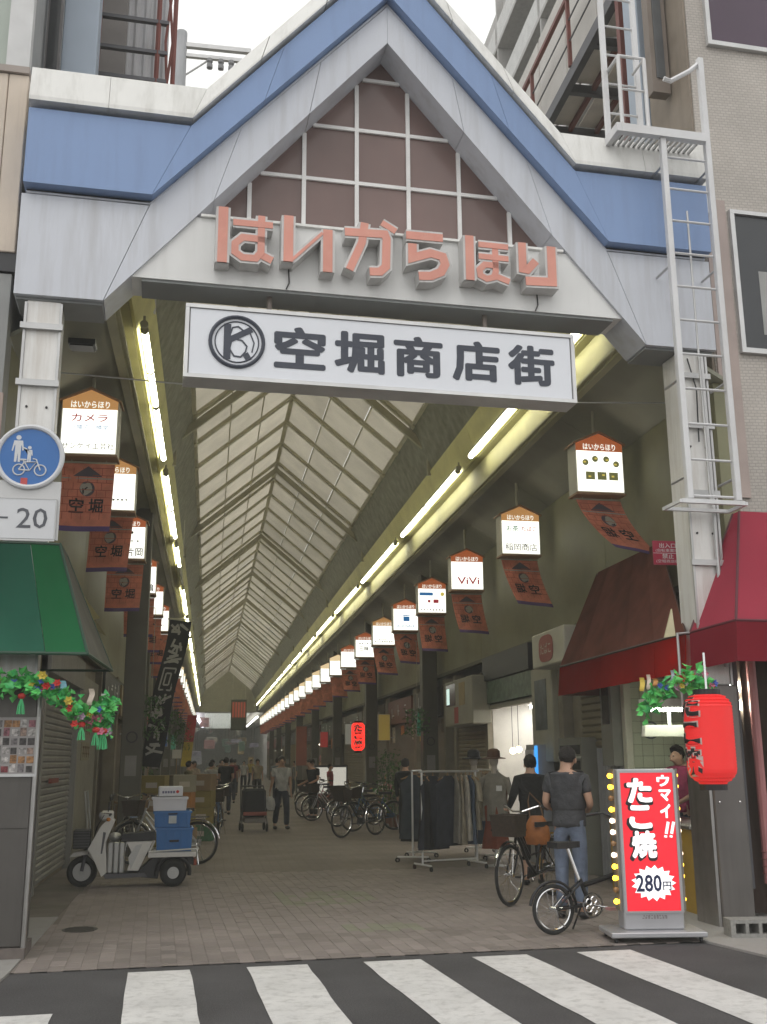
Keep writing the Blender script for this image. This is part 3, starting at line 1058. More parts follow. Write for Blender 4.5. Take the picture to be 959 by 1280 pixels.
mb.box(-LW-.008, LW+.008, -LD-.008, LD+.008, -.03, -.002)
cap_me = mb.mesh('cap', LCAP)
mb = MB(); write(mb, 'はいからほり', 0, -LD-.003, LH+.055, .09, bold=.02, fit=.46, high=.085); name_me = mb.mesh('band_lettering', LWHT)


def lantern_prints(kind):
    """list of (MB, material) printed on the lit face"""
    out = []

    def T(s, x, z, size, m, **k):
        q = MB(); write(q, s, x, -LD-.002, z, size, **k); out.append((q, m))

    def dots(m, z, n, w_=.035, h=.03, x0=-.22, dx=.065):
        q = MB()
        for i in range(n):
            q.box(x0+dx*i-w_/2*random.uniform(.6, 1), x0+dx*i+w_/2*random.uniform(.5, 1), -LD-.002, -LD+.001, z-h/2*random.uniform(.5, 1), z+h/2*random.uniform(.6, 1))
        out.append((q, m))
    if kind == 'camera':
        T('カメラ', 0, .45, .11, LRED, bold=.012, fit=.42); T('八幡で八幡堂', 0, .335, .06, LBLU, fit=.44); T('サンケイ工芸社', 0, .10, .085, LINK, fit=.60)
    elif kind == 'icons':
        q = MB()
        for x, z in ((-.20, .40), (-.065, .45), (.09, .45), (.225, .39)):
            q.lathe([(.042, 0), (.042, .004)], 14, Matrix.Translation((x, -LD, z)) @ Matrix.Rotation(R(90), 4, 'X'))
        for x in (-.14, .02, .18):
            q.box(x-.062, x+.062, -LD-.003, -LD+.001, .17, .275)
        out.append((q, LOLV))
        q = MB()
        for x, z in ((-.21, .405), (-.055, .455), (.10, .44), (.215, .385), (-.15, .21), (.04, .235), (.17, .22)):
            q.boxc((x, -LD-.0045, z), (.035, .003, .022))
        out.append((q, LYEL))
    elif kind == 'tea':
        T('お茶', -.14, .43, .10, LGRN, bold=.012, fit=.20); T('たばこ', .14, .43, .09, LRED, bold=.012, fit=.26); T('稲岡商店', 0, .12, .13, LINK, bold=.004, fit=.54)
    elif kind == 'vivi':
        T('ViVi', .02, .18, .2, LRED, bold=.012, fit=.44); dots(LINK, .31, 7, .02, .012, -.2, .07); dots(BGR, .42, 6, .02, .008, -.18, .07)
    elif kind == 'blue':
        q = MB(); q.box(-.29, .02, -LD-.002, -LD+.001, .40, .47); out.append((q, LBLU))
        q = MB(); q.lathe([(.045, 0), (.045, .003)], 12, Matrix.Translation((.24, -LD, .435)) @ Matrix.Rotation(R(90), 4, 'X')); out.append((q, LYEL))
        T('HOME', .11, .435, .05, LINK, fit=.13); q = MB(); q.box(.03, .15, -LD-.002, -LD+.001, .23, .31); out.append((q, LRED)); q = MB(); q.box(-.10, -.04, -LD-.002, -LD+.001, .24, .30); out.append((q, LRED))
        dots(LINK, .07, 8, .045, .035, -.25, .07)
    elif kind == 'cup':
        q = MB(); q.box(-.06, .10, -LD-.002, -LD+.001, .24, .36); q.tube([(-.07, -LD, .38), (.12, -LD, .40)], .012, 5); out.append((q, LBLU))
        T('AQUSALE', 0, .11, .1, LBLU, bold=.01, fit=.48)
    elif kind == 'lines':
        dots(LINK, .16, 6, .04, .03, -.20, .06); dots(LINK, .09, 8, .05, .04, -.24, .068)
    elif kind == 'kataoka':
        dots(LINK, .46, 3, .05, .045, -.14, .12); dots(LINK, .31, 4, .04, .03, -.1, .1); T('片岡', .15, .12, .16, LINK, bold=.012, fit=.28); dots(LINK, .11, 3, .04, .03, -.25, .07)
    elif kind == 'crane':
        q = MB(); q.ring((.10, -LD, .36), .10, .018, 'y', 24, 5); q.ball((.10, -LD, .36), .045, .004, .045); out.append((q, LRED)); T('鶴', .2, .12, .16, LINK, bold=.015, fit=.16); T('千', -.05, .12, .16, LINK, bold=.015, fit=.16)
    elif kind == 'three':
        T('三味', -.05, .28, .16, LINK, bold=.015, fit=.32); dots(LINK, .44, 5, .05, .04, -.18, .085); dots(LINK, .10, 5, .05, .03, -.18, .085)
    elif kind == 'small':
        dots(LINK, .16, 4, .04, .03, .02, .06)
    return out


BW_, BH_ = .305, .80


def banner(t, seed, skew, sway, mirror, detail=True):
    """cloth hanging under a lantern, swung by the draught"""
    rr = random.Random(seed)
    ph = rr.uniform(0, 6)

    def fn(x, z, off=0.0):
        d = -z/BH_
        return (x*(1-.04*d)+skew*d**1.5, off+sway*d**1.6+.018*math.sin(x*9+ph+d*3)*d, z+abs(skew)*.15*d*d+(x*skew*.55*d if abs(skew) > .02 else 0)*-1)
    z0 = -.075
    c = MB(); c.cur = 0
    c.cloth(lambda a, b: fn((a-.5)*2*BW_, z0-b*(BH_-.06)), 8, 9, .004)
    o = c.build('cloth', OR_, t, True)
    h = MB(); h.cloth(lambda a, b: fn((a-.5)*2*BW_, z0-(BH_-.06)-b*.06), 8, 2, .0042); h.build('hem', PUR, t, True)
    rod = MB(); rod.tube([(-BW_-.02, 0, -.06), (BW_+.02, 0, -.06)], .012, 6)
    rod.tube([(-.2, 0, -.06), (-.2, 0, -.03)], .006, 5); rod.tube([(.2, 0, -.06), (.2, 0, -.03)], .006, 5); rod.build('rod', HANG, t)
    if not detail:
        return
    def put(q, m, nm, off):
        q.v = [fn(v[0], v[2], off+v[1]) for v in q.v]
        q.build(nm, m, o)
    q = MB()
    for k in range(7):
        q.box(-BW_*.98, BW_*.98, 0, .001, z0-.05-k*.088-.003, z0-.05-k*.088+.003)
        for j in range(5):
            x = -BW_+.11*j+(.055 if k % 2 else .0)+.03
            if x < BW_*.95:
                q.box(x-.003, x+.003, 0, .001, z0-.05-k*.088-.085, z0-.05-k*.088-.004)
    put(q, OR2, 'brick_print', -.0035)
    q = MB(); q.prism([(-.17, z0-.155), (.17, z0-.155), (.12, z0-.115), (0, z0-.03), (-.12, z0-.115)], 0, .001)
    put(q, BGR, 'gable_print', -.0045)
    q = MB(); q.box(-BW_*.97, BW_*.97, 0, .001, z0-.185, z0-.17); put(q, BWH, 'line_print', -.0048)
    q = MB(); q.lathe([(.088, 0), (.088, .001)], 18, Matrix.Translation((0, 0, z0-.30)) @ Matrix.Rotation(R(90), 4, 'X')); put(q, BGR, 'emblem_ring', -.0048)
    q = MB(); q.lathe([(.07, 0), (.072, .001)], 14, Matrix.Translation((.012 if mirror else -.012, 0, z0-.30)) @ Matrix.Rotation(R(90), 4, 'X')); q.v = [(v[0], v[1], v[2]+.012*math.sin(v[0]*60)) for v in q.v]; put(q, BWH, 'emblem_print', -.0058)
    q = MB(); mz = -1 if mirror else 1
    stroke(q, [(-.045*mz, z0-.24), (-.045*mz, z0-.36)], .02, 0, .001); stroke(q, [(-.03*mz, z0-.31), (.03*mz, z0-.255)], .016, 0, .0011)
    put(q, INK, 'emblem_print', -.0068)
    for i, ch in enumerate('空堀'):
        q = MB(); write(q, ch, (-.115+.23*i)*mz, 0, z0-.50, .17, bold=.02, fit=.17, high=.17, mirror=mirror)
        put(q, INK, 'letter', -.006)


def lantern(loc, prints, label, group, amber=False, skew=0.0, sway=.0, mirror=False, seed=0, detail=True, rod=.42):
    t = thing('lantern_sign', label, 'lantern sign', loc, random.uniform(-.03, .03), group)
    piece('housing', box_me, t); piece('lit_face', face_me, t); piece('roof_band', (band2_me if amber else band_me) if detail else band3_me, t); piece('cap', cap_me, t)
    q = MB(); q.tube([(0, 0, LH+.26), (0, 0, LH+.26+rod)], .022, 8); q.build('hanging_rod', HANG, t)
    if detail:
        piece('band_lettering', name_me, t)
        for q, m_ in lantern_prints(prints):
            q.build('print', m_, t)
    nb = thing('banner', label.replace('white lit lantern sign', 'orange banner below the lantern').replace('plain white lantern sign,', 'orange banner below the plain lantern'), 'banner', loc, 0, group.replace('lantern signs', 'banners'))
    banner(nb, seed, skew, sway, mirror, detail)
    return t


RX, LZ = 4.93, 4.84
RSP = [(12.6, 'icons', 'with round and square food pictures, nearest on the right', .33, .30), (16.2, 'tea', 'advertising tea and tobacco in green and red', .16, .2),
       (19.85, 'vivi', 'with red Latin letters on its face', .10, .16), (23.2, 'blue', 'with a blue bar and yellow dot on its face', .05, .12),
       (26.5, 'cup', 'with a blue cup picture and blue capitals', .12, .15), (30.0, 'lines', 'with two thin lines of small grey print', .10, .15),
       (33.7, 'three', 'with two bold black kanji in the middle', .06, .1), (37.5, 'small', 'with small print, eighth from the gate on the right', .08, .1)]
for i, (y, kd, tx, sk, sw) in enumerate(RSP):
    lantern((RX, y, LZ+(.12 if i == 0 else 0)), kd, 'white lit lantern sign '+tx, 'right row of lantern signs', amber=kd in ('tea', 'lines'), skew=sk, sway=-sw, mirror=True, seed=i+1)
y = 41.1
k = 0
while y < END-2:
    lantern((RX, y, LZ), 'small', 'plain white lantern sign, %s from the gate in the right row' % ORD[8+k], 'far right lantern signs', skew=random.uniform(.02, .1), sway=-.1, mirror=True, seed=50+k, detail=False)
    y += 3.6
    k += 1
LX = -1.51
LSP = [(12.3, 'camera', 'with the red katakana for camera, nearest on the left', -.02, .1, 5.12), (15.4, 'small', 'mostly covered by the nearest left banner', -.05, .1, 5.18),
       (18.1, 'kataoka', 'with two dark kanji at lower right, third on the left', -.03, .1, 4.97), (21.9, 'crane', 'with a red ring mark, fourth on the left', .0, .1, 4.97),
       (25.4, 'small', 'fifth from the gate on the left, half hidden by banners', -.02, .1, 5.0), (29.1, 'small', 'sixth from the gate on the left, behind the streamer', .0, .1, 5.05)]
for i, (y, kd, tx, sk, sw, z) in enumerate(LSP):
    lantern((LX, y, z), kd, 'white lit lantern sign '+tx, 'left row of lantern signs', amber=i < 2, skew=sk, sway=sw, seed=20+i)
y = 32.7
k2 = 0
while y < END-2:
    lantern((LX, y, 4.95), 'small', 'plain white lantern sign, %s from the gate in the left row' % ORD[6+k2], 'far left lantern signs', skew=random.uniform(-.1, .02), sway=.1, seed=80+k, detail=False)
    y += 3.6
    k += 1
    k2 += 1

# ================================================================ buildings beside the gate
gm = lambda u, wv: gp(u, wv, 0)
# --- left building
BEIGE = mat('beige cladding', (.64, .55, .46), .55, var=.07, stain=(.3, .24, .2), stain_amt=.4, streak=True)
lb = thing('corner_building', 'left corner building with beige boarded band and a framed window above', 'building', gp(-3.74, .3), GR)
LGREY = mat('left wall grey', (.33, .34, .35), .6, var=.1, stain=(.2, .19, .18), stain_amt=.5, streak=True)
mb = MB(); mb.box(-7, -.03, .12, 4, 0, 13.0); mb.build('wall', LGREY, lb)
for i in range(32):
    x1 = -.005-i*.2
    mb = MB(); mb.bevbox(x1-.193, x1, -.02+random.uniform(0, .003), .118, 6.52, 8.52, .008); mb.build('board', BEIGE, lb)
mb = MB(); mb.box(-7, .0, -.05, .119, 8.525, 8.6); mb.build('sill', mat('left sill', (.36, .31, .28), .6), lb)
mb = MB(); mb.box(-7, .02, .0, .119, 6.32, 6.515); mb.build('painted_shadow_gap', mat('dark strip', (.06, .06, .065), .6), lb)  # solid strip painted dark for the shadow under the boards
mb = MB(); mb.box(-.24, -.01, -.03, .118, 8.605, 13); mb.box(-7, -.242, -.03, .118, 11.6, 11.9); wf = mb.build('window_frame', mat('window frame white', (.60, .60, .60), .4), lb)
mb = MB(); mb.box(-7, -.245, .05, .116, 8.605, 11.59); mb.build('pane', mat('pale green glass', (.42, .47, .42), .15, var=.1, scale=.6), wf)
WINT = mat('window letter brown', (.07, .045, .03), .6)
mb = MB(); stroke(mb, [(-.75, 9.06), (-.42, 9.22)], .075, .03, .048); mb.build('lettering', WINT, lb)
mb = MB(); stroke(mb, [(-.80, 9.00), (-.42, 9.02)], .06, .031, .048); mb.build('lettering', WINT, lb)
mb = MB(); stroke(mb, [(-.60, 8.98), (-.63, 8.72)], .09, .032, .048); mb.build('lettering', mat('window letter orange', (.45, .17, .05), .6), lb)
mb = MB(); mb.box(-7, -.02, .02, .118, 0, 6.3); mb.build('lower_cladding', mat('left lower cladding', (.30, .305, .30), .6, var=.08, stain=(.18, .17, .16), stain_amt=.4, streak=True), lb)
mb = MB(); mb.box(-.40, .0, -.02, .019, 0, 5.05); mb.build('pink_panel', mat('faded pink panel', (.42, .33, .29), .6), lb)
# --- blue-grey rear posts of the gate and clutter on the side roofs
RPOST = mat('rear post blue grey', (.36, .42, .50), .5, var=.05)
for s, u in ((-1, -3.40), (1, 4.02)):
    t = thing('rear_post', 'blue grey square post standing behind the %s end of the gate' % ('left' if s < 0 else 'right'), 'post', gp(u, 1.5, 6.6), GR, 'rear posts')
    mb = MB(); mb.bevbox(-.2, .2 if s < 0 else .25, 0, .4, 0, 6.5, .01); mb.build('shaft', RPOST, t)
    mb = MB(); mb.box(-.24, .24 if s < 0 else .29, -.03, .43, -.08, -.002); mb.build('foot_plate', GALV, t)
t = thing('roof_deck', 'dark flat side roof behind the gate coping', 'roof', gp(-3.0, .6, 7.5), GR)
mb = MB(); mb.box(-.75, .3, 0, 3.5, 0, .1); mb.build('deck', mat('roof deck', (.2, .2, .2), .8), t)
RUSTR = mat('red brown steel', (.17, .055, .045), .6, .2, var=.2)
DGREY = mat('dark grey steel', (.10, .10, .11), .6, .3)
t = thing('steel_frame', 'red brown steel ladder frame against a pale corrugated wall, upper left', 'frame', gp(-2.8, 2.5, 7.2), GR)
for x0, x1 in ((-.47, -.33), (.28, .44), (.49, .52)):
    mb = MB(); mb.tube([(x0-.02, 0, 0), (x0, 0, 6)], .035, 6); mb.build('post', RUSTR, t)
mb = MB(); mb.tube([(.36, .0, 2.4), (.46, 0, 3.6), (.36, .0, 4.8)], .02, 6); mb.tube([(.44, 0, 2.4), (.37, 0, 3.6), (.46, 0, 4.8)], .02, 6); mb.build('brace', RUSTR, t)
for z in (2.98, 3.40, 3.86, 4.35, 4.85, 5.3):
    mb = MB(); mb.box(-.5, .40, -.03, .03, z, z+.05); mb.build('rung', DGREY, t)
CORR = mat('pale corrugated sheet', (.52, .52, .54), .5, var=.1, stain=(.3, .28, .26), stain_amt=.4, streak=True)
mb = MB()
n = 30
vs = []
for i in range(n+1):
    x = -.55+.95*i/n
    d = .03*(1 if (i//2) % 2 else 0)
    vs += [(x, .5+d, 0), (x, .5+d, 6.5), (x, .55+d, 6.5), (x, .55+d, 0)]
fs = []
for i in range(n):
    for k in range(4):
        fs.append((i*4+k, (i+1)*4+k, (i+1)*4+(k+1) % 4, i*4+(k+1) % 4))
fs += [(3, 2, 1, 0), (n*4, n*4+1, n*4+2, n*4+3)]
mb.add(vs, fs); mb.build('corrugated_wall', CORR, t)
mb = MB(); mb.box(-.55, -.15, .25, .45, 0, 6); mb.build('wall_panel', mat('grey brown wall', (.26, .24, .23), .7), t)
t = thing('window_strip', 'narrow dark upright window beside the blue grey post, upper left', 'window', gp(-3.72, 1.2, 8.2), GR)
mb = MB(); mb.box(-.02, .14, 0, .1, 0, 5); mb.build('frame', mat('window strip frame', (.14, .13, .13), .5), t)
mb = MB(); mb.box(.0, .12, -.01, -.001, .05, 4.9); mb.build('pane', mat('dark glass', (.03, .032, .035), .12), t)
# utility pole with crossarm
t = thing('utility_pole', 'grey utility pole with a crossarm of insulators above the gate coping', 'utility pole', (-1.06, 20.0, 7.4))
PG = mat('pole concrete', (.40, .41, .43), .6)
mb = MB(); mb.tube([(0, 0, 0), (0, 0, 9.6)], [.15, .12], 12); mb.build('pole', PG, t)
mb = MB(); mb.box(-.02, 1.50, -.05, .05, 9.24, 9.34); mb.box(-.02, 1.38, -.04, .04, 9.00, 9.08); mb.build('crossarm', GALV, t)
mb = MB(); mb.tube([(.1, 0, 8.55), (.62, 0, 9.0)], .02, 6); mb.build('brace', GALV, t)
for x in (.62, .86, 1.08, 1.3):
    mb = MB(); mb.lathe([(.02, -.24), (.065, -.22), (.065, -.13), (.03, -.11), (.065, -.07), (.065, .0)], 10, Matrix.Translation((x, -.02, 8.99))); mb.build('insulator', mat('insulator', (.22, .22, .23), .3), t)
mb = MB(); mb.tube([(1.08, 0, 8.75), (1.1, 0, 8.48), (1.22, 0, 8.48), (1.25, 0, 8.72)], .03, 6); mb.box(1.18, 1.28, -.05, .05, 8.66, 8.86); mb.build('cutout_switch', mat('switch grey', (.15, .15, .16), .5), t)

# --- right building: tiled front, windows
TILE = tiles_mat('beige wall tile', (.50, .46, .42), (.45, .41, .37), (.36, .33, .30), .075, .037, .5, .005, rot=(R(90), 0, GR), var=.14)
rb = thing('tiled_building', 'tall beige tiled building with dark framed windows beside the ladder', 'building', gp(3.9, .4), GR)
mb = MB(); mb.box(0.0, 8, .0, .5, 4.2, 16); mb.build('wall', TILE, rb)
mb = MB(); mb.box(-.0, 8, .505, 1.0, 7.6, 16); mb.box(-.03, -.003, .02, 1.0, 4.2, 16); mb.build('return_wall', mat('return wall brown', (.27, .225, .18), .7, var=.15, stain=(.15, .13, .11), stain_amt=.5, streak=True), rb)
WFR = mat('aluminium frame', (.60, .60, .60), .35, .4)
for (u0, u1, z0, z1, pc) in ((.32, 3, 6.12, 7.93, 'grey'), (.24, 3, 10.18, 13, 'purple')):
    mb = MB()
    mb.box(u0, u1, -.06, .02, z0, z0+.06); mb.box(u0, u1, -.06, .02, z1-.05, z1); mb.box(u0, u0+.055, -.058, .02, z0+.061, z1-.051)
    wf = mb.build('window_frame', WFR, rb)
    mb = MB(); mb.box(u0+.056, u1, -.025, -.003, z0+.061, z1-.051)
    mb.build('pane', mat('tinted glass '+pc, (.055, .058, .065) if pc == 'grey' else (.075, .045, .075), .12, var=.15, scale=.7), wf)
    if pc == 'grey':
        mb = MB(); mb.box(u0+.32, u1, -.029, -.0265, z0+.25, z0+1.05); mb.build('painted_reflection', mat('pale blind', (.36, .36, .35), .6), wf)  # the window's pale reflection, painted as a flat panel
mb = MB(); mb.box(.01, .28, -.03, -.003, 4.4, 8.05); mb.build('pilaster', mat('pinkish trim', (.42, .34, .31), .5, var=.1), rb)
# upper side recess: window and brown frame left of the tiles
mb = MB(); mb.box(-.30, -.06, .40, .545, 9.75, 16); mb.build('recess_frame', mat('recess brown', (.20, .165, .14), .6), rb)
mb = MB(); mb.box(-.24, -.12, .385, .399, 9.95, 16); mb.build('recess_pane', mat('recess glass', (.10, .105, .11), .15), rb)
mb = MB(); mb.box(-.16, .03, -.13, .02, 7.8, 8.75); mb.build('meter_box', CAPW, rb)

# --- steel access ladder and little platform at right
LADW = mat('ladder white', (.66, .66, .67), .4, .1, var=.05, stain=(.4, .36, .33), stain_amt=.35)
t = thing('access_ladder', 'white steel ladder climbing the right end of the gate to a small railed platform', 'ladder', gp(3.02, -.38, 4.15), GR)
mb = MB(); mb.bevbox(-.032, .032, -.02, .05, 0, 4.15, .006); mb.build('rail', LADW, t)
mb = MB(); mb.bevbox(.508, .572, -.02, .05, 0, 5.2, .006); mb.tube([(.54, .02, 5.15), (.40, .02, 5.02), (.16, .02, 4.86), (.08, .02, 4.88)], .028, 6); mb.build('rail', LADW, t)
for k in range(11):
    z = .04+k*.385
    mb = MB(); mb.tube([(.047, .02, z), (.498, .02, z)], .0135, 6); mb.build('rung', LADW, t)
mb = MB(); mb.box(-.10, .60, -.02, .02, -.045, -.002); mb.box(-.13, -.102, -.02, .36, -.045, -.01); mb.box(.602, .63, -.02, .36, -.045, -.01); mb.box(-.10, .60, .32, .36, -.045, -.01); mb.build('foot_bracket', LADW, t)
for z in (.25, 1.3, 2.6, 3.8):
    for x in (0, .54):
        mb = MB(); mb.tube([(x, .05, z), (x, .36, z)], .014, 6); mb.build('stay', GALV, t)
mb = MB(); mb.tube([(.28, .10, .0), (.28, .10, 3.3)], .012, 6); mb.build('conduit', GALV, t)
pf = MB(); pf.box(-.50, .50, -.05, .03, 4.10, 4.20); pf.box(-.56, -.502, -.05, .34, 4.10, 4.20); pf.box(-.50, .50, .29, .34, 4.10, 4.20); pf.build('platform_frame', LADW, t)
for k in range(16):
    mb = MB(); mb.box(-.48+.061*k, -.455+.061*k, .031, .289, 4.12, 4.15); mb.build('grating_bar', GALV, t)
for x, z1 in ((-.50, 6.9), (-.10, 6.9)):
    mb = MB(); mb.bevbox(x-.03, x+.03, .27, .32, 4.2, z1, .005); mb.build('rail', LADW, t)
for k in range(7):
    mb = MB(); mb.tube([(-.468, .295, 4.55+k*.38), (-.132, .295, 4.55+k*.38)], .013, 6); mb.build('rung', LADW, t)
for x in (-.47, -.16):
    mb = MB(); mb.tube([(x, .0, 4.2), (x, .0, 5.08)], .022, 6); mb.build('guard_post', LADW, t)
mb = MB(); mb.tube([(-.47, .28, 5.08), (-.47, .0, 5.08), (-.16, .0, 5.08), (-.16, .28, 5.08)], .018, 6); mb.build('guard_rail', LADW, t)
mb = MB(); mb.tube([(-.46, .0, 4.66), (-.17, .0, 4.66)], .013, 6); mb.build('guard_rail', LADW, t)

# --- red railed fire-escape landing behind the gate, right
t = thing('fire_escape', 'dark steel landing with red railing and pale panels seen from below, upper right', 'fire escape', (5.6, 12.4, 11.6))
mb = MB()
mb.box(0, .12, 0, 6.0, 1.0, 1.22); mb.box(2.4, 2.5, 0, 6, 1.0, 1.22)
for y in (0, 1.2, 2.4, 3.6, 4.8, 5.9):
    mb.box(.12, 2.4, y, y+.1, 1.02, 1.18)
mb.build('frame', DGREY, t)
mb = MB()
for x in (.5, 1.0, 1.5, 2.0):
    mb.box(x, x+.07, .1, 5.9, 1.08, 1.17)
mb.build('joist', RUSTR, t)
for i in range(5):
    for j in range(4):
        mb = MB(); mb.box(.14+.56*j, .14+.56*j+.5, .12+1.2*i, 1.18+1.2*i, 1.19, 1.22); mb.build('floor_panel', mat('landing panel', (.70, .66, .61), .7, var=.15), t)
for y in (.1, 2.0, 4.0, 5.8):
    mb = MB(); mb.box(-.03, .03, y, y+.06, 1.22, 2.5); mb.build('rail_post', RUSTR, t)
mb = MB(); mb.box(-.035, .035, 0, 6.0, 2.5, 2.58); mb.build('top_rail', RUSTR, t)
mb = MB(); mb.tube([(0, 0, 2.1), (0, 6, 2.1)], .015, 6); mb.tube([(0, 0, 1.7), (0, 6, 1.7)], .015, 6); mb.build('mid_rail', DGREY, t)
for i in range(4):
    mb = MB(); mb.box(.30, .34, .05+1.48*i, 1.45+1.48*i, 1.23, 3.6); mb.build('screen_panel', mat('beige screen', (.52, .50, .47), .6, var=.08), t)
for y in (.05, 5.8):
    mb = MB(); mb.box(.02, .14, y, y+.12, -4.2, .998); mb.box(2.38, 2.49, y, y+.1, -4.2, .998); mb.build('leg', RUSTR, t)
# --- big apartment block beyond
ab = thing('apartment_block', 'tall grey apartment block with stacked balconies rising behind the gate', 'building', (12.0, 26, 0))
ACON = mat('block concrete', (.40, .39, .38), .7, var=.1, stain=(.22, .21, .2), stain_amt=.5, streak=True)
mb = MB(); mb.box(0.6, 14, 0, 22, 0, 32.6); mb.build('wall', ACON, ab)
for k in range(11):
    z = 1.8+k*2.9
    mb = MB(); mb.box(-.9, .598, 0, 22, z, z+.18); mb.build('balcony_slab', ACON, ab)
    for i in range(4):
        mb = MB(); mb.box(-.9, -.78, .1+5.5*i, 5.3+5.5*i, z+.182, z+1.15); mb.build('balcony_front', mat('balcony white', (.55, .55, .54), .6), ab)
        mb = MB(); mb.box(-.88, .598, 5.31+5.5*i, 5.45+5.5*i, z+.182, z+2.88); mb.build('party_wall', ACON, ab)
        mb = MB(); mb.box(.56, .599, 1.0+5.5*i, 4.6+5.5*i, z+.2, z+2.2); f_ = mb.build('window', WFR, ab)
        mb = MB(); mb.box(.53, .559, 1.1+5.5*i, 4.5+5.5*i, z+.3, z+2.1); mb.build('pane', MC['dark glass'], f_)
mb = MB(); mb.box(-.6, 14.2, -.2, 22.2, 32.602, 33.3); mb.build('parapet', ACON, ab)

# ================================================================ awnings
GREEN = translucent('green awning cloth', (.045, .175, .115), (.04, .20, .12), .25, stain=.3)
AWG = translucent('grey awning cloth', (.20, .195, .165), (.2, .2, .15), .2, stain=.35)
t = thing('green_awning', 'green shop awning with pale grey side, left of the arcade mouth', 'awning', (-1.5, 9.6, 2.5))


def cloth4(a, b, c, d, nu=12, nv=10, sag=.03, t=.006):
    a, b, c, d = (Vector(p) for p in (a, b, c, d))
    q = MB()
    q.cloth(lambda u, v: tuple((a*(1-u)+b*u)*(1-v)+(d*(1-u)+c*u)*v-Vector((0, 0, sag*math.sin(math.pi*v)*math.sin(math.pi*u)+.006*math.sin(u*17+v*3)*math.sin(math.pi*v)))), nu, nv, t)
    return q


gy = lambda x: GY+(x-CX)*math.tan(GR)
A, B_, C_, D_ = (-1.05, 9.25, 2.50), (-1.05, 11.6, 2.55), (-1.382, 9.55, 3.51), (-1.60, 11.6, 3.80)
cloth4((-3.2, 9.15, 2.50), (-1.40, 9.24, 2.50), (-1.64, 9.54, 3.51), (-3.2, 9.5, 3.51)).build('front_cloth', GREEN, t, True, True)
cloth4((-1.395, 9.24, 2.50), (-1.055, 9.25, 2.50), C_, (-1.635, 9.54, 3.51)).build('front_cloth', translucent('dark green awning cloth', (.03, .17, .07), (.03, .2, .08), .25), t, True, True)
cloth4(A, B_, D_, C_, sag=.05).build('side_cloth', AWG, t, True, True)
mb = MB(); mb.tube([(-3.2, 9.15, 2.5), A, B_], .016, 6); mb.tube([A, C_], .014, 6); mb.tube([B_, D_], .014, 6); mb.tube([C_, D_], .016, 6)
mb.tube([D_, (-2.12, 11.6, 3.8)], .014, 6); mb.tube([C_, (-3.2, 9.5, 3.51)], .014, 6); mb.tube([B_, (-2.12, 11.6, 2.55)], .014, 6); mb.build('pipe_frame', mat('awning pipe dark green', (.02, .06, .035), .5), t, False, True)
t = thing('cream_awning', 'small cream awning end lit yellow behind the green awning', 'awning', (-2.05, 13.1, 3.0))
cloth4((-2.08, 13.2, 4.30), (-1.86, 13.2, 3.95), (-1.45, 13.9, 3.42), (-1.62, 13.9, 3.35)).build('cloth', translucent('cream awning cloth', (.55, .50, .28), (.5, .45, .2), .4), t, True, True)
cloth4((-2.09, 13.2, 4.28), (-2.09, 15.3, 4.2), (-1.50, 15.3, 3.35), (-1.62, 13.9, 3.35)).build('cloth', MC.get('x') or translucent('cream awning top', (.3, .28, .18), (.3, .27, .15), .4), t, True, True)

BROWN = translucent('brown awning cloth', (.23, .095, .07), (.25, .055, .035), .35, stain=.4, scale=3)
REDV = translucent('red valance cloth', (.30, .028, .024), (.80, .055, .04), .6, stain=.2)
t = thing('brown_awning', 'faded brown awning with glowing red valance above the octopus ball shop', 'awning', (5.0, 12.0, 2.4))
xa, xb = 4.86, 5.49
y0, y1 = 10.15, 14.2
q = MB()
zf, zt = 2.86, 4.22
yt = lambda y: 12.0+(y-y0)/(y1-y0)*2.15
for i in range(5):
    ya, yb = y0+(y1-y0)*i/5+.004, y0+(y1-y0)*(i+1)/5-.004
    cloth4((xa, ya, zf), (xa, yb, zf), (xb, yt(yb), zt), (xb, yt(ya), zt), 6, 10, .045).build('cloth', BROWN, t, True, True)
    n_ = MB(); n_.cloth(lambda u, v: (xa+.012*math.sin(u*14+i)*v-.03*v, ya+(yb-ya)*u, zf-.005-.40*v), 8, 3, .005); n_.build('valance', REDV, t, True, True)
n_ = MB(); n_.cloth(lambda u, v: (xa+(xb-xa)*u, y1+.01, zf+(zt-zf)*u*v-.40*(1-v)), 4, 4, .005); n_.build('end_cloth', BROWN, t, True, True)
mb = MB(); mb.tube([(xa, y0, zf), (xa, y1, zf)], .016, 6)
for y in (y0, y1):
    mb.tube([(xa, y, zf-.012), (xb, yt(y), zt-.02)], .010, 6); mb.tube([(xa, y, zf-.012), (xb, y, zf)], .010, 6)
mb.build('pipe_frame', mat('awning pipe brown', (.06, .02, .015), .5), t, False, True)
PINK = translucent('pink red awning cloth', (.40, .058, .088), (.4, .05, .08), .2, stain=.12, scale=2)
PINKD = translucent('dark red valance cloth', (.235, .022, .035), (.22, .02, .035), .2, stain=.1)
t = thing('pink_awning', 'pinkish red box awning on the tiled building at the right edge', 'awning', (5.6, 9.7, 2.4))
P0, P1 = (4.88, 10.1, 2.86), (5.08, 9.5, 2.915)
P3, P4 = (7.4, 9.7, 2.92), (7.4, 10.2, 4.18)
P2b = (5.50, 10.02, 4.15)
PIPE = mat('awning pipe red', (.10, .015, .025), .5)
cloth4(P0, P1, P2b, (5.47, 10.1, 4.14), 4, 8, .02).build('side_cloth', PINK, t, True, True)
cloth4(P1, P3, P4, P2b, 6, 8, .02).build('front_cloth', PINK, t, True, True)
dn = lambda p, d=.40: (p[0]-.02, p[1], p[2]-d)
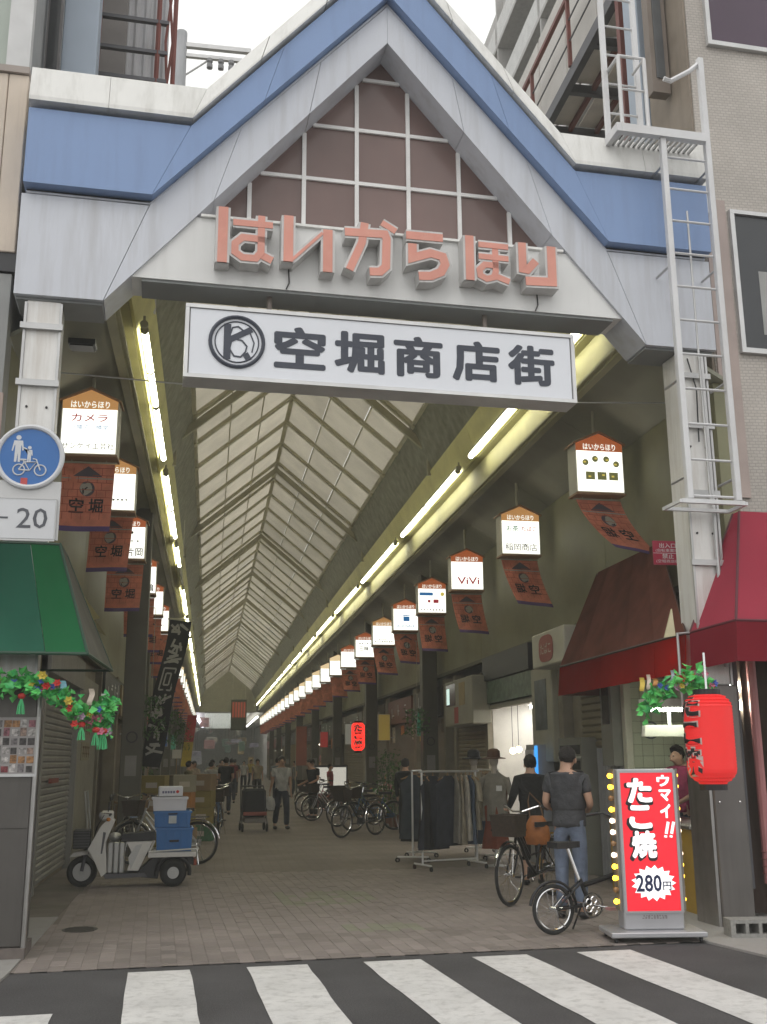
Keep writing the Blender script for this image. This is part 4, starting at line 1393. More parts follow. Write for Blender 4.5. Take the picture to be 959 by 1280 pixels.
cloth4(dn(P0, .39), dn(P1), (P1[0], P1[1]-.004, P1[2]-.006), (P0[0]-.004, P0[1], P0[2]-.006), 6, 3, 0).build('valance', PINKD, t, True, True)
cloth4(dn(P1), dn(P3), (P3[0], P3[1]-.004, P3[2]-.006), (P1[0], P1[1]-.004, P1[2]-.006), 8, 3, 0).build('valance', PINKD, t, True, True)
mb = MB(); mb.tube([P0, P1, P3], .016, 6); mb.tube([P1, P2b], .014, 6); mb.tube([P0, (5.47, 10.1, 4.14)], .014, 6); mb.build('pipe_frame', PIPE, t, False, True)
mb = MB(); mb.tube([(4.72, 10.06, 2.85), (4.72, 10.06, 2.1)], .014, 6); mb.tube([P0, (4.72, 10.06, 2.84)], .012, 6); mb.build('drop_pole', GALV, t, False, True)
mb = MB(); mb.prism([(4.58, 2.80), (4.70, 2.82), (4.68, 3.10)], 10.06, 10.09); mb.build('cream_flag', mat('cream flag', (.6, .55, .36), .7), t, False, True)

# ================================================================ shops along the right hand wall
SX = 5.5
DRY = mat('shop wall brown', (.24, .215, .165), .7, var=.2)
SHUT = mat('shutter grey', (.27, .265, .245), .5, .2, var=.1, stain=(.15, .14, .12), stain_amt=.5, streak=True)
SHUTY = mat('shutter ochre', (.27, .20, .075), .5, .1, var=.15)
SHUTB = mat('shutter brown', (.20, .17, .11), .5, .1, var=.15)


def shutter(t, s, x, y0, y1, z0, z1, m_, pitch=.085, d=.022):
    """a roller shutter curtain of rolled slats; s = the side it faces"""
    q = MB()
    n = int((z1-z0)/pitch)
    vs, fs = [], []
    for i in range(n):
        za, zb = z0+(z1-z0)*i/n, z0+(z1-z0)*(i+1)/n
        for zz, dd in ((za, 0), (za+(zb-za)*.25, d), (za+(zb-za)*.75, d)):
            vs += [(x+s*dd, y0, zz), (x+s*dd, y1, zz)]
    vs += [(x, y0, z1), (x, y1, z1), (x-s*.03, y1, z1), (x-s*.03, y0, z1), (x-s*.03, y0, z0), (x-s*.03, y1, z0)]
    k = n*3
    for i in range(k):
        fs.append((2*i, 2*i+1, 2*i+3, 2*i+2) if s < 0 else (2*i, 2*i+2, 2*i+3, 2*i+1))
    b = 2*k
    fs += [(b+3, b+4, b+5, b+2), (b, b+1, b+2, b+3)]
    q.add(vs, fs)
    return q.build('slat_curtain', m_, t, False, True)


# --- octopus ball shop
t = thing('takoyaki_shop', 'pale tiled snack shop open to the arcade under the brown awning', 'shop', (SX, 11.9, 0))
GT = mat('pale green tile', (.47, .50, .36), .3, var=.05, rnd=.05)
mb = MB(); mb.box(SX+.03, 7.6, 13.42, 13.55, 0, 3.0); mb.build('side_wall', mat('tile joint', (.26, .26, .19), .8), t, False, True)
tile = MB(); tile.bevbox(-.072, .072, -.008, 0, -.072, .072, .003)
tile = tile.mesh('tile', GT)
for i in range(9):
    for j in range(13):
        piece('tile', tile, t, Matrix.Translation((.11+.15*i, 13.418-11.9, .95+.15*j)))
mb = MB(); mb.box(7.5, 7.62, 10.3, 13.41, 0, 3.0); mb.build('back_wall', mat('shop back wall', (.4, .4, .32), .6), t, False, True)
mb = MB(); mb.box(SX, 7.6, 10.25, 13.55, 3.0, 3.1); mb.build('shop_ceiling', mat('shop ceiling', (.4, .39, .33), .6), t, False, True)
mb = MB(); mb.bevbox(SX-.05, SX+.05, 13.38, 13.5, 0, 3.0, .006); mb.build('jamb', mat('cream jamb', (.55, .55, .43), .45), t, False, True)
mb = MB(); mb.box(SX-.02, SX+.4, 10.25, 13.37, 2.62, 2.95); mb.build('header', mat('shop header red', (.25, .05, .05), .6), t, False, True)
mb = MB(); mb.box(5.05, 5.62, 10.75, 13.1, 0, .86); mb.build('counter', mat('counter ochre', (.38, .24, .03), .5, var=.15), t, False, True)
mb = MB(); mb.bevbox(5.0, 5.66, 10.7, 13.15, .862, .91, .01); mb.build('counter_top', STEEL, t, False, True)
cl = thing('wall_clock', 'small round wall clock on the pale tiles of the snack shop', 'clock', (5.80, 13.40, 1.96))
M0 = Matrix.Rotation(R(90), 4, 'X')
mb = MB(); mb.lathe([(.115, .0), (.115, .035), (.095, .035), (.093, .02)], 24, M0); mb.build('case', mat('clock case', (.10, .11, .11), .4), cl)
mb = MB(); mb.lathe([(.093, .0), (.093, .024)], 24, M0); mb.build('dial', mat('clock dial', (.5, .52, .5), .5), cl)
mb = MB(); mb.box(-.004, .004, -.028, -.0245, 0, .07); mb.box(0, .05, -.030, -.0285, -.004, .004); mb.build('hand', INK, cl)
LAMPW = glow('lit white diffuser', (.95, 1.0, .82), 42)
fl = thing('shop_lamp', 'bright white strip lamp hanging in the octopus ball shop behind the flowers', 'lamp', (5.24, 11.5, 2.06))
mb = MB(); mb.box(-.34, .34, -.09, .09, .10, .2); mb.build('tray', mat('lamp tray', (.62, .62, .55), .4), fl)
mb = MB(); mb.tube([(-.32, -.06, .085), (.32, -.06, .085)], .02, 8); mb.tube([(-.32, .06, .085), (.32, .06, .085)], .02, 8); mb.build('tube', LAMPW, fl)
mb = MB(); mb.tube([(-.3, 0, .2), (-.3, 0, .86)], .008, 5); mb.tube([(.3, 0, .2), (.3, 0, .86)], .008, 5); mb.build('rod', GALV, fl)
hd = thing('hanging_board', 'pale lower tray of the strip lamp in the snack shop', 'board', (5.30, 11.62, 1.84))
mb = MB(); mb.prism([(-.36, 0), (.36, 0), (.34, .13), (-.34, .13)], -.05, .05); mb.build('board', mat('hood white', (.58, .58, .5), .4), hd)  # the strip lamp's own lower tray, kept small to let its light pass
mb = MB(); mb.box(-.02, .02, .052, .07, .05, 1.1); mb.build('hanger', GALV, hd)
for k, z in enumerate((2.14, 2.34)):
    w2 = thing('wall_lamp', ('lower' if k == 0 else 'upper')+' of two bright lamps in the dark corner right of the red lantern', 'lamp', (5.52, 10.5, z), 0, 'corner lamps')
    mb = MB(); mb.bevbox(-.06, .06, -.03, .03, -.05, .05, .01); mb.build('diffuser', LAMPW, w2)
    mb = MB(); mb.box(-.07, .07, .031, .06, -.06, .06); mb.build('back_plate', GALV, w2)

# --- dark corner at the right edge: side shutter and pink pipe
t = thing('corner_shutter', 'dark folded shutter with pink pipe beside the steel pillar at the right edge', 'shutter', gp(4.3, .45), GR)
mb = MB(); mb.box(-.55, 3, .3, .4, 0, 4.2); mb.build('wall', mat('corner wall dark', (.075, .065, .06), .7), t)
FOLD = mat('fold brown', (.13, .095, .08), .5, .2, var=.2)
for k in range(9):
    x = -.48+.075*k
    mb = MB(); mb.prism([(x, 0.12), (x+.032, .04), (x+.064, .12)], .05, 2.9, 'z'); mb.build('fold', FOLD, t)
mb = MB(); mb.tube([(-.30, -.06, .35), (-.30, -.06, 2.6)], .05, 10); mb.build('pink_pipe', mat('pink pipe', (.42, .18, .18), .45), t)
for z in (.45, .52, .59, .66):
    mb = MB(); mb.ring((-.30, -.06, z), .052, .008, 'z', 14, 5); mb.build('pipe_collar', mat('pipe collar', (.3, .12, .12), .5), t)
mb = MB(); mb.box(-.50, -.44, -.02, .03, .3, 2.7); mb.build('post', DGREY, t)
tg = thing('dangling_tag', 'pale tassel tag hanging right of the steel pillar', 'tag', (5.28, 10.2, 1.2))
mb = MB(); mb.tube([(0, 0, .02), (0, 0, .20)], [.028, .012], 8); mb.tube([(0, 0, .2), (0, 0, 1.5)], .004, 4); mb.build('cord', mat('pale tag', (.5, .48, .45), .6), tg)

# --- shuttered shop 13.6 - 17.2
t = thing('shuttered_shop', 'closed shop with brown louvred shutter between snack shop and clothes shop', 'shop', (SX, 13.6, 0))
mb = MB(); mb.box(SX+.06, SX+.2, 13.56, 17.3, 0, 3.5); mb.build('wall', DRY, t, False, True)
shutter(t, -1, SX+.05, 14.0, 15.25, 1.75, 3.0, SHUTB, .10, .03)
mb = MB(); mb.box(SX-.16, SX+.06, 13.56, 13.98, 1.5, 2.9); mb.build('side_cabinet', mat('grey cabinet', (.2, .2, .17), .6), t, False, True)
mb = MB(); mb.box(SX-.166, SX-.161, 13.64, 13.9, 2.05, 2.75); mb.build('cabinet_window', MC['dark glass'], t, False, True)
COR = mat('lilac corrugated door', (.36, .37, .40), .45, .2, var=.08)
mb = MB()
for k in range(9):
    mb.box(SX-.02, SX+.05, 13.60+.11*k, 13.60+.11*k+.085, .0, 1.74)
mb.build('ribbed_door', COR, t, False, True)
mb = MB()
mb.box(SX-.2, SX+.05, 14.7, 15.7, 0, 1.9); mb.build('rack_case', mat('rack case', (.20, .20, .17), .6), t, False, True)
for k in range(6):
    mb = MB(); mb.box(SX-.235, SX-.201, 14.74, 15.66, .5+.22*k, .53+.22*k); mb.build('shelf', mat('shelf cream', (.42, .42, .36), .5), t, False, True)
    mb = MB(); mb.box(SX-.205, SX-.2005, 14.76, 15.64, .56+.22*k, .69+.22*k); mb.build('opening_shade', DARKW, t, False, True)  # flat plate painted dark for the shade inside the rack
mb = MB(); mb.bevbox(SX-.2, SX+.06, 15.95, 17.0, 1.55, 3.05, .02); mb.build('show_cabinet', mat('show cabinet cream', (.34, .33, .26), .5), t, False, True)
mb = MB(); mb.box(SX-.207, SX-.2005, 16.2, 16.8, 2.05, 2.85); mb.build('picture', mat('picture dark teal', (.05, .07, .08), .3, var=.7, scale=6), t, False, True)
mb = MB(); mb.box(SX-.1, SX+.06, 15.72, 15.93, 0, 3.2); mb.build('post', DRY, t, False, True)
# white seal sign box above it
t = thing('seal_sign', 'tilted white sign box with round red tobacco seal beside the brown awning', 'sign', (5.05, 15.0, 2.95))
mb = MB(); mb.bevbox(-.1, .45, -.75, .75, 0, .52, .02); mb.build('box', mat('old white sign', (.47, .46, .38), .5, var=.1, stain=(.3, .28, .2), stain_amt=.4), t)
M1 = Matrix.Translation((-.103, .05, .26)) @ Matrix.Rotation(R(-90), 4, 'Z') @ M0
mb = MB(); q = [(.22*math.copysign(abs(math.cos(a))**.6, math.cos(a)), .20*math.copysign(abs(math.sin(a))**.6, math.sin(a))) for a in [2*math.pi*i/28 for i in range(28)]]
mb.prism([(p[0]*1.5, p[1]) for p in q], 0, .006, 'z', M1); sd2 = mb.build('seal', mat('seal red', (.27, .05, .04), .5), t)
FX = Matrix.Rotation(R(-90), 4, 'Z')
mb = MB(); write(mb, 'たばこ', 0, 0, 0, .18, bold=.01, fit=.5, M=Matrix.Translation((-.112, .05, .26)) @ FX); mb.build('lettering', mat('seal cream', (.5, .47, .38), .5), t)
# --- white lit clothes shop 17.3 - 20.3
WIN = mat('shop white', (.62, .60, .56), .5)
WLIT = glow('ceiling panel lit', (1.0, .98, .92), 17.0)
t = thing('clothes_shop', 'bright white clothes shop with green header panel', 'shop', (SX, 18.8, 0))
mb = MB(); mb.box(8.2, 8.3, 17.35, 20.3, 0, 3.0); mb.build('back_wall', WIN, t, False, True)
mb = MB(); mb.box(SX+.02, 8.2, 20.32, 20.42, 0, 3.5); mb.build('side_wall', WIN, t, False, True)
mb = MB(); mb.box(SX+.02, 8.2, 17.28, 17.36, 0, 3.5); mb.build('side_wall', WIN, t, False, True)
mb = MB(); mb.box(SX+.02, 8.2, 17.37, 20.31, 2.62, 2.7); mb.build('shop_ceiling', WIN, t, False, True)
mb = MB(); mb.box(6.2, 6.5, 17.7, 20.0, 2.56, 2.615); mb.build('ceiling_lamp', WLIT, t, False, True)
mb = MB(); mb.box(6.9, 7.0, 17.4, 20.28, 0.0, 1.55); mb.build('partition', mat('partition pinkish', (.5, .44, .42), .6), t, False, True)
mb = MB(); mb.box(SX-.06, SX+.02, 17.3, 20.4, 2.55, 2.62); mb.build('lintel', mat('lintel grey', (.33, .32, .27), .5), t, False, True)
mb = MB(); mb.box(SX-.10, SX+.02, 17.3, 20.4, 2.66, 3.08); mb.build('header_panel', mat('header green', (.10, .15, .105), .4, var=.6, scale=9), t, False, True)
mb = MB(); mb.box(SX-.14, SX+.02, 17.3, 20.4, 3.10, 3.55); mb.build('black_header', BLACKP, t, False, True)
for y in (17.32, 20.38):
    mb = MB(); mb.box(SX-.08, SX+.03, y-.06, y+.06, 0, 2.54); mb.build('jamb', DRY, t, False, True)
for k, (y, z) in enumerate(((19.75, 1.75), (19.35, 1.77))):
    l2 = thing('bulb_lamp', ('left' if k == 0 else 'right')+' of two warm round bulbs glowing in the clothes shop', 'lamp', (5.75, y, z), 0, 'warm bulbs')
    mb = MB(); mb.ball((0, 0, 0), .06, n=12, k=8); mb.build('globe', glow('warm globe', (1, .82, .5), 9), l2, True)
    mb = MB(); mb.tube([(0, 0, .06), (0, 0, .86)], .006, 5); mb.build('cord', BLACKP, l2)


def garment(q, x, y, z, w_, h, sleeve=True, rr=random, ang=90, flare=1.15):
    """a shirt or dress hung flat in the plane turned ang degrees about z, folds in the skirt"""
    ca, sa = math.cos(R(ang)), math.sin(R(ang))
    ph = rr.uniform(0, 6)
    n = 22
    prof = [(0, .30), (.06, .55), (.14, 1.0), (.45, .86), (1.0, flare)]
    rings = []
    for v, k in prof:
        ring = []
        for i in range(n):
            a = 2*math.pi*i/n
            u = math.cos(a)*w_/2*k
            d = math.sin(a)*(.025+.03*v)+.026*math.sin(u*30+ph)*v+.01*math.sin(u*71+ph)*v
            ring.append((x+u*ca-d*sa, y+u*sa+d*ca, z-v*h))
        rings.append(ring)
    vs = [p for r_ in rings for p in r_]
    fs = []
    for j in range(len(rings)-1):
        for i in range(n):
            i2 = (i+1) % n
            fs.append((j*n+i, (j+1)*n+i, (j+1)*n+i2, j*n+i2))
    fs += [tuple(range(n)), tuple(range(len(vs)-1, len(vs)-n-1, -1))]
    q.add(vs, fs)
    if sleeve:
        for s in (-1, 1):
            p0 = (x+s*w_*.44*ca, y+s*w_*.44*sa, z-.14*h-.0)
            p1 = (x+s*w_*.62*ca, y+s*w_*.62*sa, z-.48*h)
            q.tube([p0, p1], [w_*.13, w_*.11], 7)


CL = [mat('cloth '+nm, c, .9, var=.25, scale=9) for nm, c in (
    ('navy', (.030, .033, .042)), ('black', (.022, .022, .024)), ('grey blue', (.05, .06, .07)), ('beige', (.33, .29, .22)), ('ivory', (.45, .42, .36)),
    ('rust', (.20, .055, .03)), ('olive', (.10, .095, .055)), ('blue denim', (.075, .10, .145)), ('stone', (.24, .225, .19)), ('brown', (.11, .06, .04)))]


def rack(name, label, loc, rz, L_, items, h=1.42):
    t = thing(name, label, 'clothes rack', loc, rz)
    q = MB()
    for x in (-L_/2, L_/2):
        q.tube([(x, 0, .09), (x, 0, h)], .016, 8)
        q.tube([(x, -.25, .09), (x, .25, .09)], .014, 8)
    q.tube([(-L_/2, 0, .14), (L_/2, 0, .14)], .012, 8)
    q.build('frame', WHITEP, t)
    q = MB(); q.tube([(-L_/2-.05, 0, h), (L_/2+.05, 0, h)], .016, 8); q.build('rail', GALV, t)
    for x in (-L_/2, L_/2):
        for y in (-.25, .25):
            q = MB(); q.ring((x, y, .042), .028, .013, 'x', 12, 6); q.build('caster', BLACKP, t)
    for i, (x, ci, w_, hh, ang) in enumerate(items):
        gx = x
        q = MB()
        q.tube([(gx, 0, h+.02), (gx, 0, h-.05)], .006, 5)
        ca, sa = math.cos(R(ang)), math.sin(R(ang))
        q.tube([(gx-.2*ca, -.2*sa, h-.13), (gx, 0, h-.055), (gx+.2*ca, .2*sa, h-.13)], .008, 5)
        wm = Matrix.Translation(loc) @ Matrix.Rotation(rz, 4, 'Z')
        yield i, gx, ci, w_, hh, ang, q, wm


CNM = ['navy', 'black', 'grey blue', 'beige', 'ivory', 'rust', 'olive', 'blue denim', 'stone', 'brown']
HANGW = mat('wooden hanger', (.30, .17, .07), .5)
rr = random.Random(11)


def fill(gen, rackdesc, h=1.42):
    seen = {}
    for i, gx, ci, w_, hh, ang, q, wm in gen:
        p = wm @ Vector((gx, 0, 0))
        seen[ci] = seen.get(ci, 0)+1
        kind = 'dress' if hh > .85 else 'shirt'
        nth = ['', 'second ', 'third ', 'fourth ', 'fifth '][seen[ci]-1]
        g = thing('clothing_%s' % kind, '%s%s %s on a wooden hanger on the %s' % (nth, CNM[ci], kind, rackdesc), 'clothing', (p.x, p.y, p.z), 0, 'clothes on the racks')
        MATW[g.name] = Matrix.Translation(p)
        off = wm.copy(); off.translation = p
        rz = wm.to_euler().z
        q.v = [tuple(Matrix.Rotation(rz, 4, 'Z') @ Vector((v[0]-gx, v[1], v[2]))) for v in q.v]
        q.build('hanger', HANGW, g)
        b = MB(); garment(b, 0, 0, h-.06, w_, hh, hh < .9, rr, ang+math.degrees(rz)); b.build('cloth', CL[ci], g, True)


fill(rack('clothes_rack', 'white rolling clothes rack with dark dress, in front of the clothes shop', (3.62, 15.95, 0), R(18), .95,
          [(-.42, 1, .42, 1.05, 80), (-.28, 0, .50, 1.06, 12), (-.02, 0, .5, 1.02, 8), (.13, 8, .42, .98, 70), (.22, 3, .40, 1.0, 60), (.30, 4, .42, .95, 70), (.37, 7, .42, 1.0, 80), (.43, 3, .38, .8, 85)]), 'rack before the clothes shop')
fill(rack('clothes_rack', 'second clothes rack standing behind the first, further up the arcade', (3.42, 17.5, 0), R(70), .9,
          [(-.38, 2, .42, 1.0, 85), (-.3, 6, .42, .95, 80), (-.2, 1, .42, 1.05, 85), (-.05, 0, .42, 1.0, 80), (.1, 2, .4, .9, 85), (.25, 9, .42, 1.0, 80), (.4, 8, .4, .95, 85)]), 'second rack further up')


def mannequin(label, loc, rz, top, skirt, hat, extra=None):
    t = thing('mannequin', label, 'mannequin', loc, rz, 'dressed mannequins')
    q = MB(); q.lathe([(.16, 0), (.16, .02), (.02, .04), (.018, .9)], 16); q.build('stand', GALV, t)
    q = MB(); garment(q, 0, 0, 1.42, .42, .75, True, rr, 0, 1.0); q.build('top', CL[top], t, True)
    q = MB(); garment(q, 0, 0, .98, .36, .72, False, rr, 0, 1.3); q.build('skirt', CL[skirt], t, True)
    q = MB(); q.tube([(0, 0, 1.38), (0, 0, 1.50)], .05, 8); q.ball((0, 0, 1.58), .075, .085, .10); q.build('head_form', mat('mannequin cream', (.45, .40, .33), .6), t, True)
    q = MB(); q.lathe([(.19, 1.60), (.185, 1.615), (.105, 1.63), (.10, 1.72), (.06, 1.755), (.01, 1.76)], 18); q.build('hat', CL[hat], t, True)
    if extra is not None:
        q = MB(); q.cloth(lambda u, v: (-.16+.10*v+.3*u*(1-.3*v), -.12-.03*math.sin(u*9), 1.40-.72*v), 8, 8, .006); q.build('shawl', CL[extra], t, True)
    q = MB(); q.box(.06, .15, -.13, -.125, 1.12, 1.20); q.build('price_tag', WHITEP, t)
    return t


mannequin('mannequin in beige shawl and black hat beside the clothes rack', (4.33, 17.2, 0), R(-15), 3, 7, 1, 3)
mannequin('mannequin in grey top and rust skirt with brown hat', (4.40, 16.2, 0), R(-30), 8, 5, 9)
# blue lit card display
t = thing('card_display', 'narrow display of pale cards with blue lit edge behind the two customers', 'display', (5.30, 16.6, 0))
mb = MB(); mb.box(-.17, .13, -.25, .25, 0, 1.82); mb.build('case', mat('display case grey', (.3, .3, .3), .5), t)
mb = MB(); mb.box(-.19, -.15, -.30, -.252, .7, 1.8); mb.build('blue_strip', glow('blue strip', (.05, .35, .9), 1.0), t)
for k in range(5):
    mb = MB(); mb.box(-.20, -.1705, -.22, .22, 1.58-.21*k, 1.74-.21*k); mb.build('card', mat('pale card', (.5, .5, .52), .4, var=.3, scale=14), t)

# ================================================================ left side shops
LXW = -2.10
t = thing('left_shuttered_shop', 'closed grey roller shutter on the left wall behind the green awning', 'shop', (LXW, 14, 0))
mb = MB(); mb.box(LXW-.3, LXW-.06, 10.3, 20.5, 0, 3.4); mb.build('wall', DRY, t, False, True)
shutter(t, 1, LXW-.05, 13.95, 17.35, .06, 2.7, SHUT)
mb = MB(); mb.box(LXW-.06, LXW+.05, 13.80, 13.94, 0, 3.0); mb.build('guide_rail', SHUT, t, False, True)
mb = MB(); mb.box(LXW-.06, LXW+.05, 17.36, 17.48, 0, 3.0); mb.build('guide_rail', SHUT, t, False, True)
mb = MB(); mb.box(LXW-.06, LXW+.10, 13.8, 17.48, 2.72, 3.15); mb.build('shutter_box', SHUT, t, False, True)
mb = MB(); mb.box(LXW-.055, LXW+.02, 17.5, 20.4, 0, 3.0); mb.build('pale_wall', mat('pale wall', (.30, .285, .235), .6, var=.1, stain=(.2, .18, .13), stain_amt=.4), t, False, True)
mb = MB(); mb.box(LXW-.05, LXW-.02, 10.4, 13.78, 0, 3.0); mb.build('wall_panel', SHUTB, t, False, True)
mb = MB(); mb.box(LXW+.0, LXW+.04, 14.9, 15.6, 1.32, 1.38); mb.build('red_marks', mat('red stencil', (.24, .07, .05), .7), t, False, True)
for k, z in enumerate((2.0, 1.62)):
    c = thing('notice', ('upper' if k == 0 else 'lower')+' brown lettered notice on the pale left wall', 'notice', (LXW+.025, 18.7, z), 0, 'wall notices')
    mb = MB(); mb.box(0, .012, -.55, .55, 0, .30); mb.build('card', mat('notice card', (.32, .29, .2), .7), c)
    for i in range(4):
        y = -.42+.27*i
        mb = MB()
        mb.box(.0125, .016, y, y+.17, .20, .235); mb.box(.0125, .0158, y+.06, y+.10, .05, .21); mb.box(.0125, .0165, y+.01, y+.16, .10, .125)
        mb.build('letter', mat('notice brown', (.12, .07, .03), .7), c)
# dark openings beyond are formed by shop modules with goods


def shop(side, y0, y1, kind, label, col, lit=0, seed=0):
    """one more shopfront along a wall: side -1 left, 1 right"""
    r2 = random.Random(seed)
    X = SX if side > 0 else LXW
    f = -side
    t = thing('shop', label, 'shop', (X, (y0+y1)/2, 0), 0, 'shopfronts along the %s wall' % ('right' if side > 0 else 'left'))

    def bx(nm, d0, d1, a, b, z0, z1, m_):
        q = MB(); q.box(*sorted((X+f*d0, X+f*d1)), a, b, z0, z1); return q.build(nm, m_, t, False, True)
    for y in (y0, y1-.22):
        bx('pier', -.2, .05, y, y+.21, 0, 3.45, DRY)
    cm = mat('shop sign %s' % col[0], col[1], .5, var=.2, scale=4)
    if lit:
        cm = glow('shop sign lit %s' % col[0], col[1], lit)
    bx('header', -.1, .10, y0+.22, y1-.23, 2.62, 3.3, cm)
    q = MB()
    n = r2.randint(3, 5)
    for i in range(n):
        y = y0+.5+(y1-y0-1.0)*(i+.5)/n
        for k in range(3):
            yy, zz = y+r2.uniform(-.14, .14), 2.97+r2.uniform(-.16, .16)
            if r2.random() < .5:
                q.box(*sorted((X+f*.101, X+f*.106)), yy-.12, yy+.12, zz-.02, zz+.02)
            else:
                q.box(*sorted((X+f*.1015, X+f*.1065)), yy-.02, yy+.02, zz-.13, zz+.13)
    q.build('header_print', INK if sum(col[1]) > .6 else WHITEP, t, False, True)
    if kind == 'shutter':
        shutter(t, f, X-f*.02, y0+.22, y1-.23, .03, 2.6, r2.choice((SHUT, SHUTB, SHUTY)))
    else:
        bx('back_wall', -2.2, -2.1, y0, y1, 0, 2.7, mat('shop interior', (.26, .23, .18), .8))
        bx('shop_ceiling', -2.1, -.1, y0+.22, y1-.23, 2.5, 2.6, MC['shop interior'])
        bx('dividing_wall', -2.1, -.21, y1-.1, y1, 0, 2.6, MC['shop interior'])
        q = MB()
        for tier, dep in ((.05, -.35), (.42, -.5), (.80, -.65), (1.18, -.8), (1.55, -.9)):
            yy = y0+.3
            while yy < y1-.4:
                w_, h2_ = r2.uniform(.12, .34), r2.uniform(.12, .33)
                if r2.random() < .88:
                    q.cur = r2.randrange(len(GOODS))
                    q.box(*sorted((X+f*dep, X+f*(dep-.25))), yy, yy+w_*.92, tier, tier+h2_)
                yy += w_
        tag(q.build('stock', GOODS, t, False, True), kind='stuff')
        for tier, dep in ((.40, -.5), (.78, -.65), (1.16, -.8), (1.53, -.9)):
            bx('shelf', dep+.03, dep-.3, y0+.25, y1-.3, tier-.02, tier-.002, MC['shop interior'])
        for k in range(3):
            yy = y0+.5+(y1-y0-1.2)*k/2
            c = MB(); hh = r2.uniform(.25, .6); c.box(*sorted((X+f*-.02, X+f*-.03)), yy, yy+r2.uniform(.2, .5), 2.55-hh, 2.55)
            c.build('hanging_notice', r2.choice(GOODS), t, False, True)
        bx('lamp', -.8, -.7, y0+.6, y1-.6, 2.44, 2.49, glow('shop lamp', (1, .93, .75), 4.0 if lit or r2.random() < .6 else 1.2))
    return t


GOODS = [mat('goods '+n, c, .6, var=.35, scale=14) for n, c in (('red', (.45, .05, .04)), ('cream', (.55, .5, .38)), ('green', (.08, .26, .08)), ('yellow', (.55, .40, .06)), ('brown', (.16, .10, .06)), ('white', (.6, .6, .58)), ('blue', (.07, .14, .32)), ('pink', (.5, .2, .22)), ('dark', (.05, .05, .05)), ('orange', (.5, .2, .05)))]
SH = [(1, 20.45, 23.4, 'shutter', 'ochre shuttered shop just past the white clothes shop', ('umber', (.10, .09, .07)), 0),
      (1, 24.2, 28.0, 'open', 'dark open restaurant front behind the potted plants', ('dark', (.035, .03, .028)), 0),
      (1, 28.0, 32.2, 'open', 'shopfront with a dim red header by the small red lantern', ('dull red', (.14, .04, .03)), 0),
      (1, 32.6, 37.5, 'open', 'shopfront with bright white display at knee height', ('brown', (.10, .08, .06)), 0),
      (1, 37.5, 44, 'shutter', 'grey shuttered front past the white display', ('grey', (.18, .17, .15)), 0),
      (1, 44, 52, 'open', 'distant dark front on the right, near side', ('green', (.06, .09, .06)), 0),
      (1, 52, 64, 'open', 'distant dark front on the right, middle', ('plum', (.10, .05, .05)), 0),
      (1, 64, 80, 'shutter', 'distant grey front on the right, far', ('slate', (.12, .12, .13)), 0),
      (1, 80, 101, 'open', 'farthest front on the right by the end gable', ('rose', (.3, .1, .09)), 0),
      (-1, 20.6, 24.5, 'open', 'dark left shop behind the pillar with hanging plants', ('black', (.03, .03, .03)), 0),
      (-1, 24.5, 30, 'open', 'left greengrocer front with yellow cartons outside', ('ochre', (.22, .15, .05)), 0),
      (-1, 30, 38, 'open', 'left shop with lit interior past the greengrocer', ('tan', (.2, .16, .1)), 0),
      (-1, 38, 48, 'open', 'left shop by the red and yellow streamer', ('mint', (.12, .2, .17)), 0),
      (-1, 48, 62, 'open', 'distant left front with glass counter', ('sky', (.14, .19, .22)), 0),
      (-1, 62, 80, 'shutter', 'distant left grey front', ('ash', (.16, .15, .14)), 0),
      (-1, 80, 101, 'open', 'farthest left front by the end gable', ('red', (.28, .07, .05)), 0)]
for i, a in enumerate(SH):
    shop(*a, seed=i)
# the arcade's inner columns
CP = mat('inner column grey', (.10, .095, .075), .5, .3, var=.12)
first = True
proto = thing('arcade_column', 'x', 'column', (0, 0, 0), 0, 'inner columns')
mb = MB(); mb.bevbox(-.185, .185, -.16, .16, .12, 6.2, .012); mb.build('shaft', CP, proto)
mb = MB(); mb.bevbox(-.21, .21, -.185, .185, 0, .118, .008); mb.build('base', mat('column foot', (.10, .095, .09), .7), proto)
mb = MB(); mb.box(-.10, .10, -.168, -.161, 1.35, 1.70); mb.build('notice', mat('grey notice', (.22, .215, .2), .6), proto)
mb = MB(); mb.ring((0, -.163, 2.02), .09, .012, 'y', 20, 5); mb.build('emblem', INK, proto)
for s, ys in ((-1, (19.5, 28.8, 38.1, 47.4, 56.7, 66, 75.3, 84.6, 93.9)), (1, (25.0, 34.3, 43.6, 52.9, 62.2, 71.5, 80.8, 90))):
    for k, y in enumerate(ys):
        lab = 'grey square column in the far %s row' % ('left' if s < 0 else 'right')
        if k == 0:
            lab = 'nearest grey column on the left, behind the white scooter' if s < 0 else 'nearest grey column on the right, beyond the clothes racks'
        place(proto, first, (CX+s*(3.05 if s < 0 and k == 0 else 3.52), y, 0), 0, lab, 'column', 'inner columns %s' % ('left' if s < 0 else 'right'))
        first = False
# vertical board on the right wall
t = thing('sign_box', 'grey upright sign box with dark window and red character over the ochre shutter', 'sign', (5.25, 21.6, 2.28))
mb = MB(); mb.bevbox(-.15, .24, -1.35, 1.1, 0, .95, .02); mb.build('box', mat('grey sign box', (.26, .25, .2), .5, var=.1), t)
mb = MB(); mb.box(-.156, -.1505, .1, .95, .42, .88); mb.build('window', MC['dark glass'], t)
mb = MB(); mb.box(-.162, -.157, .62, .88, .46, .8); mb.build('lit_card', glow('lit card', (.7, .95, .85), .7), t)
mb = MB(); mb.box(-.156, -.1505, -.15, .2, .05, .38); mb.build('red_print', mat('red character', (.32, .04, .035), .6), t)
mb = MB(); mb.box(-.157, -.1505, -.75, -.25, .4, .86); mb.build('ochre_print', SHUTY, t)
